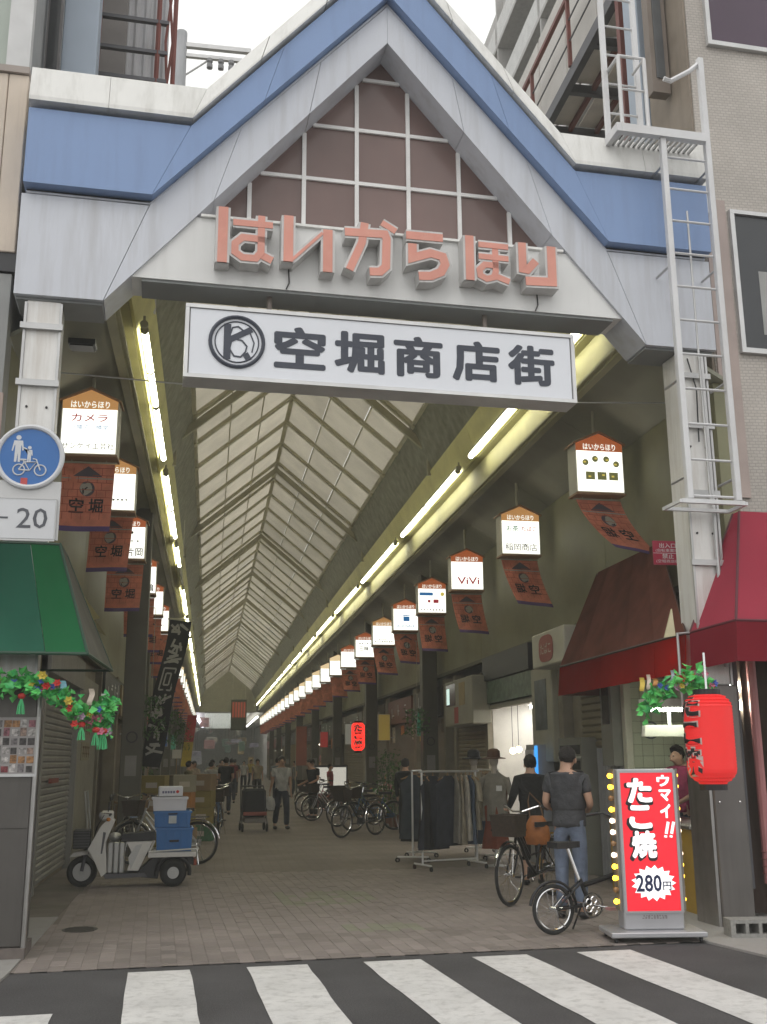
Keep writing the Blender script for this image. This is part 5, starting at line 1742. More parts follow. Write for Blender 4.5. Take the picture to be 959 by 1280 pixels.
# red notice plate on the drop of the gate column
t = thing('red_plate', 'small crimson notice plate with rows of white print above the brown awning', 'notice', (5.11, 11.0, 3.74))
mb = MB(); mb.bevbox(-.175, .175, -.01, .01, 0, .28, .004); mb.build('plate', mat('crimson plate', (.42, .03, .07), .4), t)
mb = MB()
write(mb, '出入口', 0, -.012, .225, .06, bold=.01, fit=.2); write(mb, '(自転車置場)', 0, -.012, .165, .04, fit=.29); write(mb, '禁止', 0, -.012, .10, .06, bold=.01, fit=.14); write(mb, '(空堀商店街)', 0, -.012, .04, .04, fit=.29)
mb.box(-.175, .175, -.0125, -.0105, .132, .137)
mb.build('lettering', mat('plate white', (.7, .66, .66), .5), t)
mb = MB(); mb.tube([(.17, .012, .22), (.30, .1, .22), (.42, .15, .25)], .012, 6); mb.build('bracket', GALV, t)

# ================================================================ street things
# --- round road sign with plate, on arms from a pole just outside the picture
SGR = mat('sign back grey', (.50, .50, .50), .4, .3, var=.08)
SBL = mat('road sign blue', (.045, .155, .42), .35, var=.06)
SWH = mat('road sign white', (.60, .61, .63), .4, var=.04)
t = thing('road_sign', 'round blue walkers and bicycles road sign on arms from a pole', 'road sign', (-2.30, 8.95, 0))
mb = MB(); mb.tube([(0, 0, 0), (0, 0, 5.2)], .055, 12); mb.build('pole', GALV, t)
mb = MB()
for z in (4.0, 4.28, 3.62):
    mb.tube([(.0, .0, z), (.90, .01, z)], .018, 6)
mb.build('arm', GALV, t)
cx_, cz_ = .713, 4.14
Ms = Matrix.Translation((cx_, -.03, cz_)) @ Matrix.Rotation(R(90), 4, 'X')
mb = MB(); mb.lathe([(.255, -.012), (.255, .006)], 48, Ms); disc = mb.build('disc', SBL, t)
mb = MB(); mb.ring((cx_, -.035, cz_), .268, .022, 'y', 48, 8); mb.build('rim', SWH, t)
mb = MB()
ox, oz, yy = cx_-.10, cz_+.055, -.0395
def pic(pts):
    mb.prism([(ox+p[0], oz+p[1]) for p in pts][::-1], yy, yy+.003)
mb.lathe([(.021, 0), (.021, .003)], 16, Matrix.Translation((ox, yy+.003, oz+.112)) @ M0)
pic([(-.036, .085), (.036, .085), (.048, .0), (.036, -.004), (.028, .045), (.024, .04), (.022, -.105), (.004, -.105), (0, -.02), (-.008, -.105), (-.027, -.105), (-.024, .04), (-.03, .045), (-.042, -.01), (-.052, -.005)])
ox, oz = cx_-.005, cz_+.02
mb.lathe([(.015, 0), (.015, .003)], 14, Matrix.Translation((ox, yy+.003, oz+.06)) @ M0)
pic([(-.022, .04), (.022, .04), (.028, -.01), (.02, -.01), (.016, .01), (.014, -.07), (.002, -.07), (0, -.02), (-.004, -.07), (-.015, -.07), (-.014, .01), (-.02, .05), (-.05, .065), (-.052, .055)])
ox, oz = cx_+.005, cz_-.118
mb.ring((ox-.088, yy, oz), .047, .006, 'y', 22, 5); mb.ring((ox+.088, yy, oz), .047, .006, 'y', 22, 5)
mb.tube([(ox-.088, yy, oz), (ox-.045, yy, oz+.068), (ox+.055, yy, oz+.072), (ox, yy, oz-.005), (ox-.045, yy, oz+.068)], .0065, 5)
mb.tube([(ox-.088, yy, oz), (ox, yy, oz-.005)], .0065, 5); mb.tube([(ox+.088, yy, oz), (ox+.05, yy, oz+.095), (ox+.022, yy, oz+.1)], .0065, 5); mb.tube([(ox-.05, yy, oz+.068), (ox-.055, yy, oz+.088)], .006, 5); mb.tube([(ox-.085, yy, oz+.088), (ox-.03, yy, oz+.088)], .008, 5)
mb.build('pictogram', SWH, disc)
mb = MB(); mb.box(cx_-.06, cx_-.005, -.042, -.0385, cz_-.255, cz_-.19); mb.build('sticker', mat('red sticker', (.5, .08, .08), .5), disc)
mb = MB(); mb.box(-.1, .985, -.02, -.002, 3.42, 3.93); mb.build('backing', SGR, t)
mb = MB(); mb.box(-.2, .955, -.045, -.021, 3.425, 3.765); pl = mb.build('time_plate', SWH, t)
mb = MB(); mb.box(-.2, .963, -.05, -.0455, 3.768, 3.782); mb.box(-.2, .963, -.05, -.0455, 3.405, 3.42); mb.box(.957, .965, -.05, -.02, 3.421, 3.767); mb.build('plate_edge', SGR, pl)
mb = MB(); write(mb, '8', .30, -.0475, 3.60, .25, bold=.004, fit=.13, high=.17); write(mb, '20', .77, -.0475, 3.60, .25, bold=.004, fit=.25, high=.175); mb.box(.48, .575, -.0475, -.0455, 3.592, 3.608); mb.build('numerals', mat('plate grey ink', (.09, .095, .11), .5), pl)

# --- poster on the left column
t = thing('poster', 'poster of many small coloured photographs on the steel base of the left column', 'poster', gp(-3.36, -.045, 1.49), GR)
mb = MB(); mb.bevbox(-.32, .19, -.012, 0, 0, .49, .004); mb.build('board', mat('poster board', (.28, .265, .26), .4), t)
mb = MB(); mb.box(-.32, .195, -.022, -.013, -.012, .012); mb.tube([(.19, -.018, 0), (.19, -.018, .49)], .008, 6); mb.build('frame', GALV, t)
rr = random.Random(5)
PC = [mat('photo %s' % nm, c, .5, var=.85, scale=34) for nm, c in (('pink', (.24, .10, .12)), ('dark', (.05, .045, .045)), ('white', (.34, .32, .31)), ('orange', (.27, .14, .06)), ('skin', (.24, .17, .14)), ('red', (.22, .05, .06)), ('grey', (.15, .135, .14)))]
for i in range(7):
    for j in range(6):
        mb = MB(); x, z = -.30+.068*i, .025+.076*j
        mb.box(x, x+.060*rr.uniform(.8, 1.05), -.0165, -.0125, z, z+.068*rr.uniform(.75, 1.05)); mb.build('photo', rr.choice(PC), t)

# --- concrete block
t = thing('concrete_block', 'grey hollow concrete block with three holes lying beside the steel pillar', 'concrete block', (4.92, 9.42, .02), R(-8))
mb = MB()
BL_, BH, BD = .42, .15, .20
xs = [-.21, -.165, -.075, -.045, .045, .075, .165, .21]
mb.box(-.21, .21, -.1, .1, 0, .03); mb.box(-.21, .21, -.1, .1, .12, .15)
for a, b in ((-.21, -.165), (-.075, -.045), (.045, .075), (.165, .21)):
    mb.box(a, b, -.1, .1, .0305, .1195)
mb.box(-.164, .164, .09, .099, .031, .119)
mb.build('block', mat('block concrete light', (.27, .265, .25), .9, var=.2, scale=30, bump=.5, bscale=120), t)

# --- octopus ball sign stand
RED = glow('lit red panel', (.86, .022, .04), .68)
WHL = glow('lit white print', (1, .98, .97), .95)
ALU = mat('stand aluminium', (.46, .46, .48), .35, .5, var=.06)
t = thing('sign_stand', 'upright red lit stand sign with white lettering and a price burst on a wheeled base', 'sign', (4.01, 9.50, 0), R(-7))
mb = MB(); mb.bevbox(-.43, .43, -.24, .24, .055, .10, .008); mb.build('base', ALU, t)
for x in (-.38, .38):
    for y in (-.19, .19):
        mb = MB(); mb.ring((x, y, .028), .019, .0085, 'x', 12, 6); mb.box(x-.012, x+.012, y-.015, y+.015, .028, .054); mb.build('caster', BLACKP, t)
mb = MB(); mb.bevbox(-.272, .272, -.10, .12, .101, 1.50, .012); mb.build('cabinet', ALU, t)
mb = MB()
for a in ((-.27, .27, 1.468, 1.49), (-.27, .27, .245, .262)):
    mb.box(a[0], a[1], -.115, -.1005, a[2], a[3])
mb.box(-.27, -.245, -.115, -.1005, .2625, 1.4675); mb.box(.245, .27, -.115, -.1005, .2625, 1.4675); mb.build('frame', ALU, t)
mb = MB(); mb.box(-.244, .244, -.108, -.1005, .263, 1.467); mb.build('lit_panel', RED, t)
for s_, x, z, h_, w_ in (('た', -.07, 1.31, .215, .225), ('こ', -.075, 1.075, .20, .20), ('焼', -.055, .835, .235, .225)):
    mb = MB(); write(mb, s_, x-.010, -.1105, z-.012, .22, bold=.05, fit=w_+.03, high=h_+.03); sh = mb.build('letter_shadow', INK, t)
    mb = MB(); write(mb, s_, x, -.1125, z, .22, bold=.048, fit=w_, high=h_); mb.build('letter', WHL, t)
for s_, x, z, h_, w_ in (('ウ', .155, 1.395, .10, .115), ('マ', .165, 1.265, .10, .11), ('イ', .16, 1.125, .12, .095)):
    mb = MB(); write(mb, s_, x, -.1125, z, .12, bold=.05, fit=w_, high=h_); mb.build('letter', WHL, t)
for k in range(2):
    mb = MB(); x = .165+.05*k; stroke(mb, [(x-.012, .925), (x+.014, 1.03)], .026, -.1125, -.1105); stroke(mb, [(x-.020, .893), (x-.016, .912)], .026, -.1125, -.1105); mb.build('letter', WHL, t)
mb = MB()
n = 17
pts = []
for i in range(2*n):
    a = math.pi*i/n
    k = 1 if i % 2 == 0 else .80
    pts.append((.01+.205*k*math.cos(a), .50+.155*k*math.sin(a)))
mb.prism(pts[::-1], -.1125, -.1085); mb.build('price_burst', WHL, t)
NAVY = mat('price navy', (.02, .03, .09), .5)
mb = MB(); write(mb, '280', -.035, -.114, .50, .18, bold=.024, fit=.235, high=.145); write(mb, '円', .130, -.114, .475, .07, bold=.02, fit=.075, high=.075); mb.build('price', NAVY, t)
mb = MB()
for i in range(9):
    mb.box(-.11+.026*i, -.11+.026*i+.018, -.1025, -.1003, .195, .205+.01*(i % 3)); mb.box(-.10+.024*i, -.10+.024*i+.014, -.1025, -.1003, .215+.004*(i % 2), .228)
mb.build('maker_print', mat('maker print', (.25, .23, .24), .6), t)
BUL = glow('amber bulb', (1, .56, .03), 5.5)
BULW = glow('pink white bulb', (1, .75, .55), 3.0)
BULD = mat('dim bulb', (.30, .17, .08), .3)
kinds = [BUL, BUL, BULD, BUL, BULW, BULW, BULD, BULW, BUL, BUL, BULD, BUL]
for s in (-1, 1):
    mb = MB(); mb.box(*sorted((s*.274, s*.30)), -.085, .08, .26, 1.50); mb.build('bulb_strip', mat('bulb strip', (.22, .20, .18), .4, .4), t)
    for k, bm2 in enumerate(kinds):
        z = 1.44-k*.1
        yb = -.05 if s < 0 else .05
        mb = MB(); mb.ball((s*.325, yb, z), .024, n=10, k=7); mb.tube([(s*.3, yb, z), (s*.312, yb, z)], .016, 8); mb.build('bulb', bm2, t, True)

# --- big red paper lantern
PAP = mat('red lantern paper', (.62, .03, .03), .55, var=.05, emit=(.72, .012, .012), es=.42)
def red_lantern(loc, Rr, H_, label, prints, phi0, paper, bold=.05):
    t = thing('paper_lantern', label, 'paper lantern', loc, 0)
    prof = []
    n = 26
    for i in range(n+1):
        v = i/n
        e = min(v, 1-v)
        r_ = Rr*(1-.42*max(0, 1-e/.16)**2.2)
        prof.append((r_-.0035, H_*v)); 
        if i < n:
            prof.append((r_+.0012, H_*(v+.5/n)))
    q = MB(); q.lathe(prof, 32); q.build('shade', paper, t, True)
    for za, zb in ((-.055, .012), (H_-.012, H_+.05)):
        q = MB(); q.lathe([(Rr*.56, za), (Rr*.56, zb)], 24); q.build('hoop', BLACKP, t)
    q = MB(); q.tube([(0, 0, H_+.04), (0, 0, H_+.40)], .012, 6); q.build('hook', CHROME, t)
    for dz, (mm_, grow, rad) in enumerate(((mat('lantern outline', (.62, .5, .46), .6), .03, .006), (INK, 0, .010))):
        for ch, z, h_, w_ in prints:
            vs, fs = glyphs(ch, bold+grow*.8)
            if not vs:
                continue
            W0 = max(v[0] for v in vs)-min(v[0] for v in vs); H0_ = max(v[1] for v in vs)-min(v[1] for v in vs)
            pv = []
            for v in vs:
                a = phi0+v[0]/W0*(w_+grow)/Rr
                zz = z+v[1]/H0_*(h_+grow)
                e = min(zz/H_, 1-zz/H_)
                r_ = Rr*(1-.42*max(0, 1-e/.16)**2.2)+rad
                pv.append((r_*math.cos(a), r_*math.sin(a), zz))
            q = MB(); q.add(pv, fs); q.build('lettering_edge' if dz == 0 else 'lettering', mm_, t)
    return t
red_lantern((4.66, 9.40, 1.36), .225, .82, 'big glowing red paper lantern with black brush letters hanging before the steel pillar', (('た', .72, .22, .26), ('こ', .46, .20, .25), ('焼', .20, .25, .26)), R(190), PAP)
PAP2 = glow('red lantern lit', (.9, .03, .02), 1.3)
red_lantern((4.12, 29.5, 1.85), .19, .76, 'small red paper lantern glowing deep in the arcade on the right', (('た', .62, .2, .22), ('こ', .40, .17, .2), ('焼', .17, .2, .22)), R(262), PAP2, .03)
# --- garlands of artificial flowers
LEAF = mat('plastic leaf', (.14, .62, .16), .5, var=.4, scale=14, rnd=.2)
LEAF2 = mat('plastic leaf dark', (.06, .38, .11), .5, var=.4, scale=14)
FLC = [mat('petal '+nm, c, .6) for nm, c in (('pink', (.55, .16, .24)), ('red', (.50, .035, .03)), ('blue', (.06, .11, .42)), ('yellow', (.55, .42, .06)), ('lilac', (.40, .25, .36)))]
STREAM = mat('green tassel', (.10, .52, .22), .6)


def garland(name, label, loc, path, nleaf, nflow, tass, seed, extras=(), lift=0.0):
    r2 = random.Random(seed)
    t = thing('flower_garland', label, 'garland', loc)
    P = [Vector(p) for p in path]

    def at(u):
        k = min(int(u*(len(P)-1)), len(P)-2)
        f_ = u*(len(P)-1)-k
        return P[k].lerp(P[k+1], f_)
    q = MB(); q.tube([at(i/20)+Vector((0, 0, .01*math.sin(i*2))) for i in range(21)], .006, 5); q.build('wire', LEAF2, t)
    q = MB()
    for i in range(nleaf):
        q.cur = 1 if r2.random() < .3 else 0
        c = at(r2.random())+Vector((r2.gauss(0, .035), r2.gauss(0, .04), r2.gauss(0, .045)))
        L_, W_ = r2.uniform(.06, .115), r2.uniform(.03, .05)
        E = Matrix.Translation(c) @ Matrix.Rotation(r2.uniform(0, 6.28), 4, 'Z') @ Matrix.Rotation(r2.uniform(-1.4, 1.4), 4, 'X') @ Matrix.Rotation(r2.uniform(-1, 1), 4, 'Y')
        q.add([(0, 0, 0), (L_*.4, W_, .012), (L_, 0, -.006), (L_*.4, -W_, .012), (L_*.45, 0, -.006)], [(0, 4, 1), (1, 4, 2), (2, 4, 3), (3, 4, 0)], E)
    tag(q.build('foliage', [LEAF, LEAF2], t), kind='stuff')
    for i in range(nflow):
        c = at(r2.random())+Vector((r2.gauss(0, .025), -.04+r2.gauss(0, .02), r2.gauss(0, .04)))
        q = MB()
        s = r2.uniform(.026, .042)
        for k in range(6):
            E = Matrix.Translation(c) @ Matrix.Rotation(R(90)+r2.uniform(-.5, .5), 4, 'X') @ Matrix.Rotation(k*1.047, 4, 'Z')
            q.add([(0, 0, 0), (s*.6, s*.42, .01), (s*1.15, 0, .014), (s*.6, -s*.42, .01)], [(0, 1, 2), (0, 2, 3)], E)
        q.ball((c.x, c.y-.008, c.z), s*.3, n=6, k=4)
        q.build('flower', r2.choice(FLC), t)
    for (u, dz, L_) in tass:
        c = at(u)+Vector((0, -.03, dz))
        q = MB()
        for k in range(7):
            a = k*.9
            q.tube([c, c+Vector((.022*math.cos(a), .022*math.sin(a), -L_*.5)), c+Vector((.03*math.cos(a), .03*math.sin(a), -L_))], .0055, 4)
        q.build('tassel', STREAM, t)
        q = MB(); q.ball((c.x, c.y, c.z+.012), .034, .034, .026, 8, 6); q.build('flower', FLC[1], t)
    for (x, y, z, w_, h_, nm, cc) in extras:
        q = MB(); q.cloth(lambda u, v: (x+w_*(u-.5)+.01*math.sin(v*5), y+.01*math.sin(v*6), z-h_*v), 2, 6, .003); q.build('paper_strip', mat('paper '+nm, cc, .6), t)
    return t


garland('flower_garland', 'garland of bright plastic flowers and green tassels below the green awning', (-1.36, 9.40, 2.08),
        [(-.66, 0, .02), (-.50, 0, .17), (-.30, 0, .20), (-.12, 0, .14), (.05, 0, .12), (.18, 0, -.02), (.34, .1, -.12), (.46, .2, .02), (.42, .2, -.24)], 480, 36,
        [(.02, -.08, .13), (.30, -.12, .14), (.70, -.10, .12), (.80, -.16, .12), (.97, -.06, .14), (.9, -.2, .14)], 3,
        [(.10, -.02, .20, .05, .15, 'sky', (.25, .5, .62)), (.33, .1, .14, .045, .14, 'cream', (.6, .5, .42)), (.43, .15, .10, .04, .16, 'white', (.62, .6, .6))])
garland('flower_garland', 'garland of plastic flowers hanging over the big red lantern', (4.55, 9.75, 2.24),
        [(-.32, .1, -.25), (-.27, .1, -.08), (-.16, .05, .02), (-.02, 0, .10), (.10, 0, .12), (.22, 0, .10), (.30, -.02, .02), (.20, -.05, -.04)], 230, 18,
        [], 4, [(-.36, .05, .13, .05, .13, 'yellow', (.6, .45, .08)), (-.29, .05, .16, .04, .14, 'cream', (.6, .5, .42)), (-.06, .0, .20, .035, .11, 'grey', (.3, .33, .38)), (-.22, .05, .12, .05, .07, 'orange', (.55, .25, .08))])

# --- three wheeled delivery scooter
CRM = mat('scooter white', (.56, .55, .52), .3, var=.06, stain=(.3, .28, .25), stain_amt=.35, coat=.3)
SIL = mat('scooter silver', (.40, .40, .39), .35, .6, var=.08)
sc = thing('delivery_scooter', 'white three wheeled delivery scooter parked by the left shutter, loaded with crates', 'scooter', (-1.0, 14.75, .012), R(3))
Q = lambda zx, zy: ((zx-470)/516, (690-zy)/516)
PQ = lambda *p: [Q(*a) for a in p]


def wheel(t, c, r_, wd, name='wheel', spokes=0):
    w_ = MB(); w_.ring(c, r_-wd*.5, wd*.5, 'y', 30, 10); o = w_.build(name, RUBBER, t, True)
    q = MB(); q.lathe([(r_*.58, -wd*.3), (r_*.60, -wd*.35), (r_*.60, wd*.35), (r_*.58, wd*.3)], 24, Matrix.Translation(c) @ M0)
    q.lathe([(r_*.2, -wd*.42), (r_*.22, -wd*.3), (r_*.22, wd*.3), (r_*.2, wd*.42)], 14, Matrix.Translation(c) @ M0)
    for k in range(5):
        a = k*2*math.pi/5
        q.tube([(c[0]+r_*.18*math.cos(a), c[1], c[2]+r_*.18*math.sin(a)), (c[0]+r_*.58*math.cos(a), c[1], c[2]+r_*.58*math.sin(a))], .016, 6)
    q.build('rim', SIL, o)
    return o


wheel(sc, (Q(170, 0)[0], 0, .193), .193, .08)
for y in (-.24, .24):
    wheel(sc, (Q(770, 0)[0], y, .174), .174, .115)
mb = MB(); mb.prism(PQ((85, 495), (110, 465), (205, 450), (262, 520), (255, 530), (200, 478), (120, 490)), -.075, .075); mb.build('front_fender', CRM, sc)
mb = MB()
mb.prism(PQ((205, 440), (285, 290), (340, 240), (372, 262), (318, 400), (336, 590), (302, 618), (246, 505)), -.20, .20); mb.build('leg_shield', CRM, sc)
mb = MB(); mb.bevbox(*[Q(278, 0)[0], Q(360, 0)[0]], -.11, .11, Q(0, 262)[1], Q(0, 198)[1], .02); hu = mb.build('headlight_cowl', CRM, sc)
mb = MB(); mb.ball((Q(276, 0)[0], 0, Q(0, 232)[1]), .03, .07, .05); mb.build('headlight', mat('headlight glass', (.4, .4, .42), .1), hu, True)
mb = MB(); mb.tube([(Q(345, 0)[0], -.30, Q(0, 215)[1]), (Q(335, 0)[0], -.08, Q(0, 225)[1]), (Q(335, 0)[0], .08, Q(0, 225)[1]), (Q(345, 0)[0], .30, Q(0, 215)[1])], .016, 8); mb.build('handlebar', BLACKP, sc)
for s in (-1, 1):
    mb = MB(); mb.tube([(Q(325, 0)[0], s*.2, Q(0, 200)[1]), (Q(330, 0)[0], s*.24, Q(0, 135)[1])], .007, 5); mb.ball((Q(340, 0)[0], s*.25, Q(0, 110)[1]), .02, .055, .045); mb.build('mirror', BLACKP, sc)
mb = MB(); mb.tube([(Q(195, 0)[0], 0, .5), (Q(170, 0)[0], .06, .205)], .022, 8); mb.tube([(Q(195, 0)[0], 0, .5), (Q(170, 0)[0], -.06, .205)], .022, 8); mb.build('fork', DGREY, sc)
mb = MB(); mb.bevbox(Q(105, 0)[0], Q(215, 0)[0], -.17, .17, Q(0, 440)[1], Q(0, 318)[1], .01); mb.build('front_basket', mat('basket black', (.03, .03, .03), .7), sc)
mb = MB(); mb.prism(PQ((310, 600), (580, 600), (600, 625), (330, 632)), -.19, .19); mb.build('footboard', DGREY, sc)
mb = MB()
for k, x in enumerate((336, 374, 412)):
    mb.bevbox(Q(x, 0)[0], Q(x+34, 0)[0], -.17, .17, Q(0, 598)[1], Q(0, 400)[1], .012)
mb.build('front_casing', SIL, sc)
mb = MB(); mb.ball((Q(376, 0)[0], 0, Q(0, 370)[1]), .085, .14, .06); mb.build('tank_cap', SIL, sc, True)
mb = MB(); mb.prism(PQ((455, 398), (628, 398), (540, 585), (468, 582), (500, 480)), -.18, .18); mb.build('side_cowl', CRM, sc)
mb = MB(); mb.prism(PQ((470, 500), (520, 420), (560, 415), (490, 575)), -.183, -.1805); mb.build('cowl_trim', SIL, sc)
mb = MB(); mb.prism(PQ((415, 385), (425, 350), (640, 335), (648, 390), (560, 398), (430, 395)), -.16, .16); mb.build('seat', BLACKP, sc)
mb = MB(); mb.prism(PQ((540, 590), (640, 500), (900, 495), (905, 560), (860, 540), (770, 500), (690, 540), (670, 640), (560, 628)), -.18, .18); mb.build('engine_housing', mat('engine dark', (.04, .04, .042), .6), sc)
for s in (-1, 1):
    mb = MB(); mb.ring((Q(770, 0)[0], s*.24, .174), .212, .026, 'y', 16, 8, R(-10), R(190)); mb.build('rear_fender', BLACKP, sc)
mb = MB(); mb.bevbox(Q(600, 0)[0], Q(920, 0)[0], -.28, .28, Q(0, 500)[1], Q(0, 468)[1], .006); mb.build('rear_deck', CRM, sc)
mb = MB()
for y in (-.28, .28):
    mb.tube([(Q(600, 0)[0], y, Q(0, 462)[1]), (Q(930, 0)[0], y, Q(0, 448)[1])], .011, 6)
mb.tube([(Q(930, 0)[0], -.28, Q(0, 448)[1]), (Q(930, 0)[0], .28, Q(0, 448)[1])], .011, 6)
mb.tube([(Q(605, 0)[0], -.2, Q(0, 470)[1]), (Q(640, 0)[0], -.2, Q(0, 395)[1])], .014, 6); mb.build('deck_rail', CRM, sc)
mb = MB(); mb.bevbox(Q(905, 0)[0], Q(925, 0)[0], -.2, .2, Q(0, 560)[1], Q(0, 520)[1], .008); mb.build('tail_lamp', mat('tail lamp', (.28, .06, .03), .3), sc)
scM = MATW[sc.name]
BLUC = mat('crate blue', (.035, .14, .36), .4, var=.1, stain=(.05, .14, .3), stain_amt=.3)


def crate(label, c0, c1, d0, d1, m_, name='crate', cat='crate', tint=False, seed=0):
    (x0, z1), (x1, z0) = Q(*c0), Q(*c1)
    w0 = scM @ Vector(((x0+x1)/2, 0, z0))
    t = thing(name, label, cat, tuple(w0), R(3))
    hx, h_ = (x1-x0)/2, z1-z0
    q = MB()
    tp = .94
    for a in ((-1, 0), (1, 0), (0, -1), (0, 1)):
        pass
    vs = [(-hx*tp, -d0*tp, 0), (hx*tp, -d0*tp, 0), (hx*tp, d0*tp, 0), (-hx*tp, d0*tp, 0), (-hx, -d0, h_), (hx, -d0, h_), (hx, d0, h_), (-hx, d0, h_)]
    ins = [(v[0]*.94, v[1]*.94, v[2] if v[2] > 0 else .012) for v in vs]
    q.add(vs+ins, [(0, 3, 2, 1), (0, 1, 5, 4), (1, 2, 6, 5), (2, 3, 7, 6), (3, 0, 4, 7), (8, 9, 10, 11), (8, 12, 13, 9), (9, 13, 14, 10), (10, 14, 15, 11), (11, 15, 12, 8), (4, 5, 13, 12), (5, 6, 14, 13), (6, 7, 15, 14), (7, 4, 12, 15)])
    q.build('body', m_, t)
    q = MB()
    e = .012
    q.box(-hx-e, hx+e, -d0-e, -d0-.001, h_-.03, h_-.002); q.box(-hx-e, hx+e, d0+.001, d0+e, h_-.03, h_-.002); q.box(-hx-e, -hx-.001, -d0-.0005, d0+.0005, h_-.03, h_-.002); q.box(hx+.001, hx+e, -d0-.0005, d0+.0005, h_-.03, h_-.002)
    q.build('rim', m_, t)
    if d1:
        for k in range(5):
            q = MB(); x = -hx*.8+hx*1.6*k/4
            q.box(x-.008, x+.008, -d0-.006, -d0*.95, .01, h_-.035); q.build('rib', m_, t)
    return t, hx, h_


c1, hx, h_ = crate('lower blue plastic crate on the scooter deck', (648, 312), (892, 466), .2, 1, BLUC)
c2, hx2, h2 = crate('upper blue plastic crate with a pale label, stacked on the other crate', (630, 203), (878, 310), .2, 1, BLUC)
q = MB(); q.box(-.05, .05, -.211, -.2062, h2*.25, h2*.72); q.build('label_card', mat('crate label', (.42, .46, .46), .5), c2)
WBX = mat('white foam', (.58, .58, .60), .6, var=.06)
c3, hx3, h3 = crate('white plastic tub standing in the upper blue crate', (616, 112), (850, 201), .17, 0, WBX, 'tub', 'tub')
t = thing('white_carton', 'small white carton with printed side on top of the crate stack', 'box', tuple(scM @ Vector((Q(735, 0)[0], 0, Q(0, 111)[1]+.003))), R(3))
q = MB(); q.bevbox(-.16, .16, -.13, .13, 0, .135, .012); q.build('box', WBX, t)
q = MB()
for k in range(5):
    q.box(-.11+.035*k, -.085+.035*k, -.133, -.1305, .045, .075)
q.build('print', mat('carton print', (.12, .12, .2), .6), t)
q = MB(); q.lathe([(.02, 0), (.02, .003)], 12, Matrix.Translation((.09, -.13, .065)) @ M0); q.build('red_mark', FLC[1], t)

# --- bicycles
BKF = [mat('bike frame '+nm, c, .3, .3) for nm, c in (('black', (.02, .02, .022)), ('silver', (.38, .38, .38)), ('blue', (.04, .10, .2)), ('green', (.03, .12, .08)), ('red', (.2, .03, .03)))]
BASK = mat('wicker brown', (.045, .032, .022), .8, var=.3, scale=40)


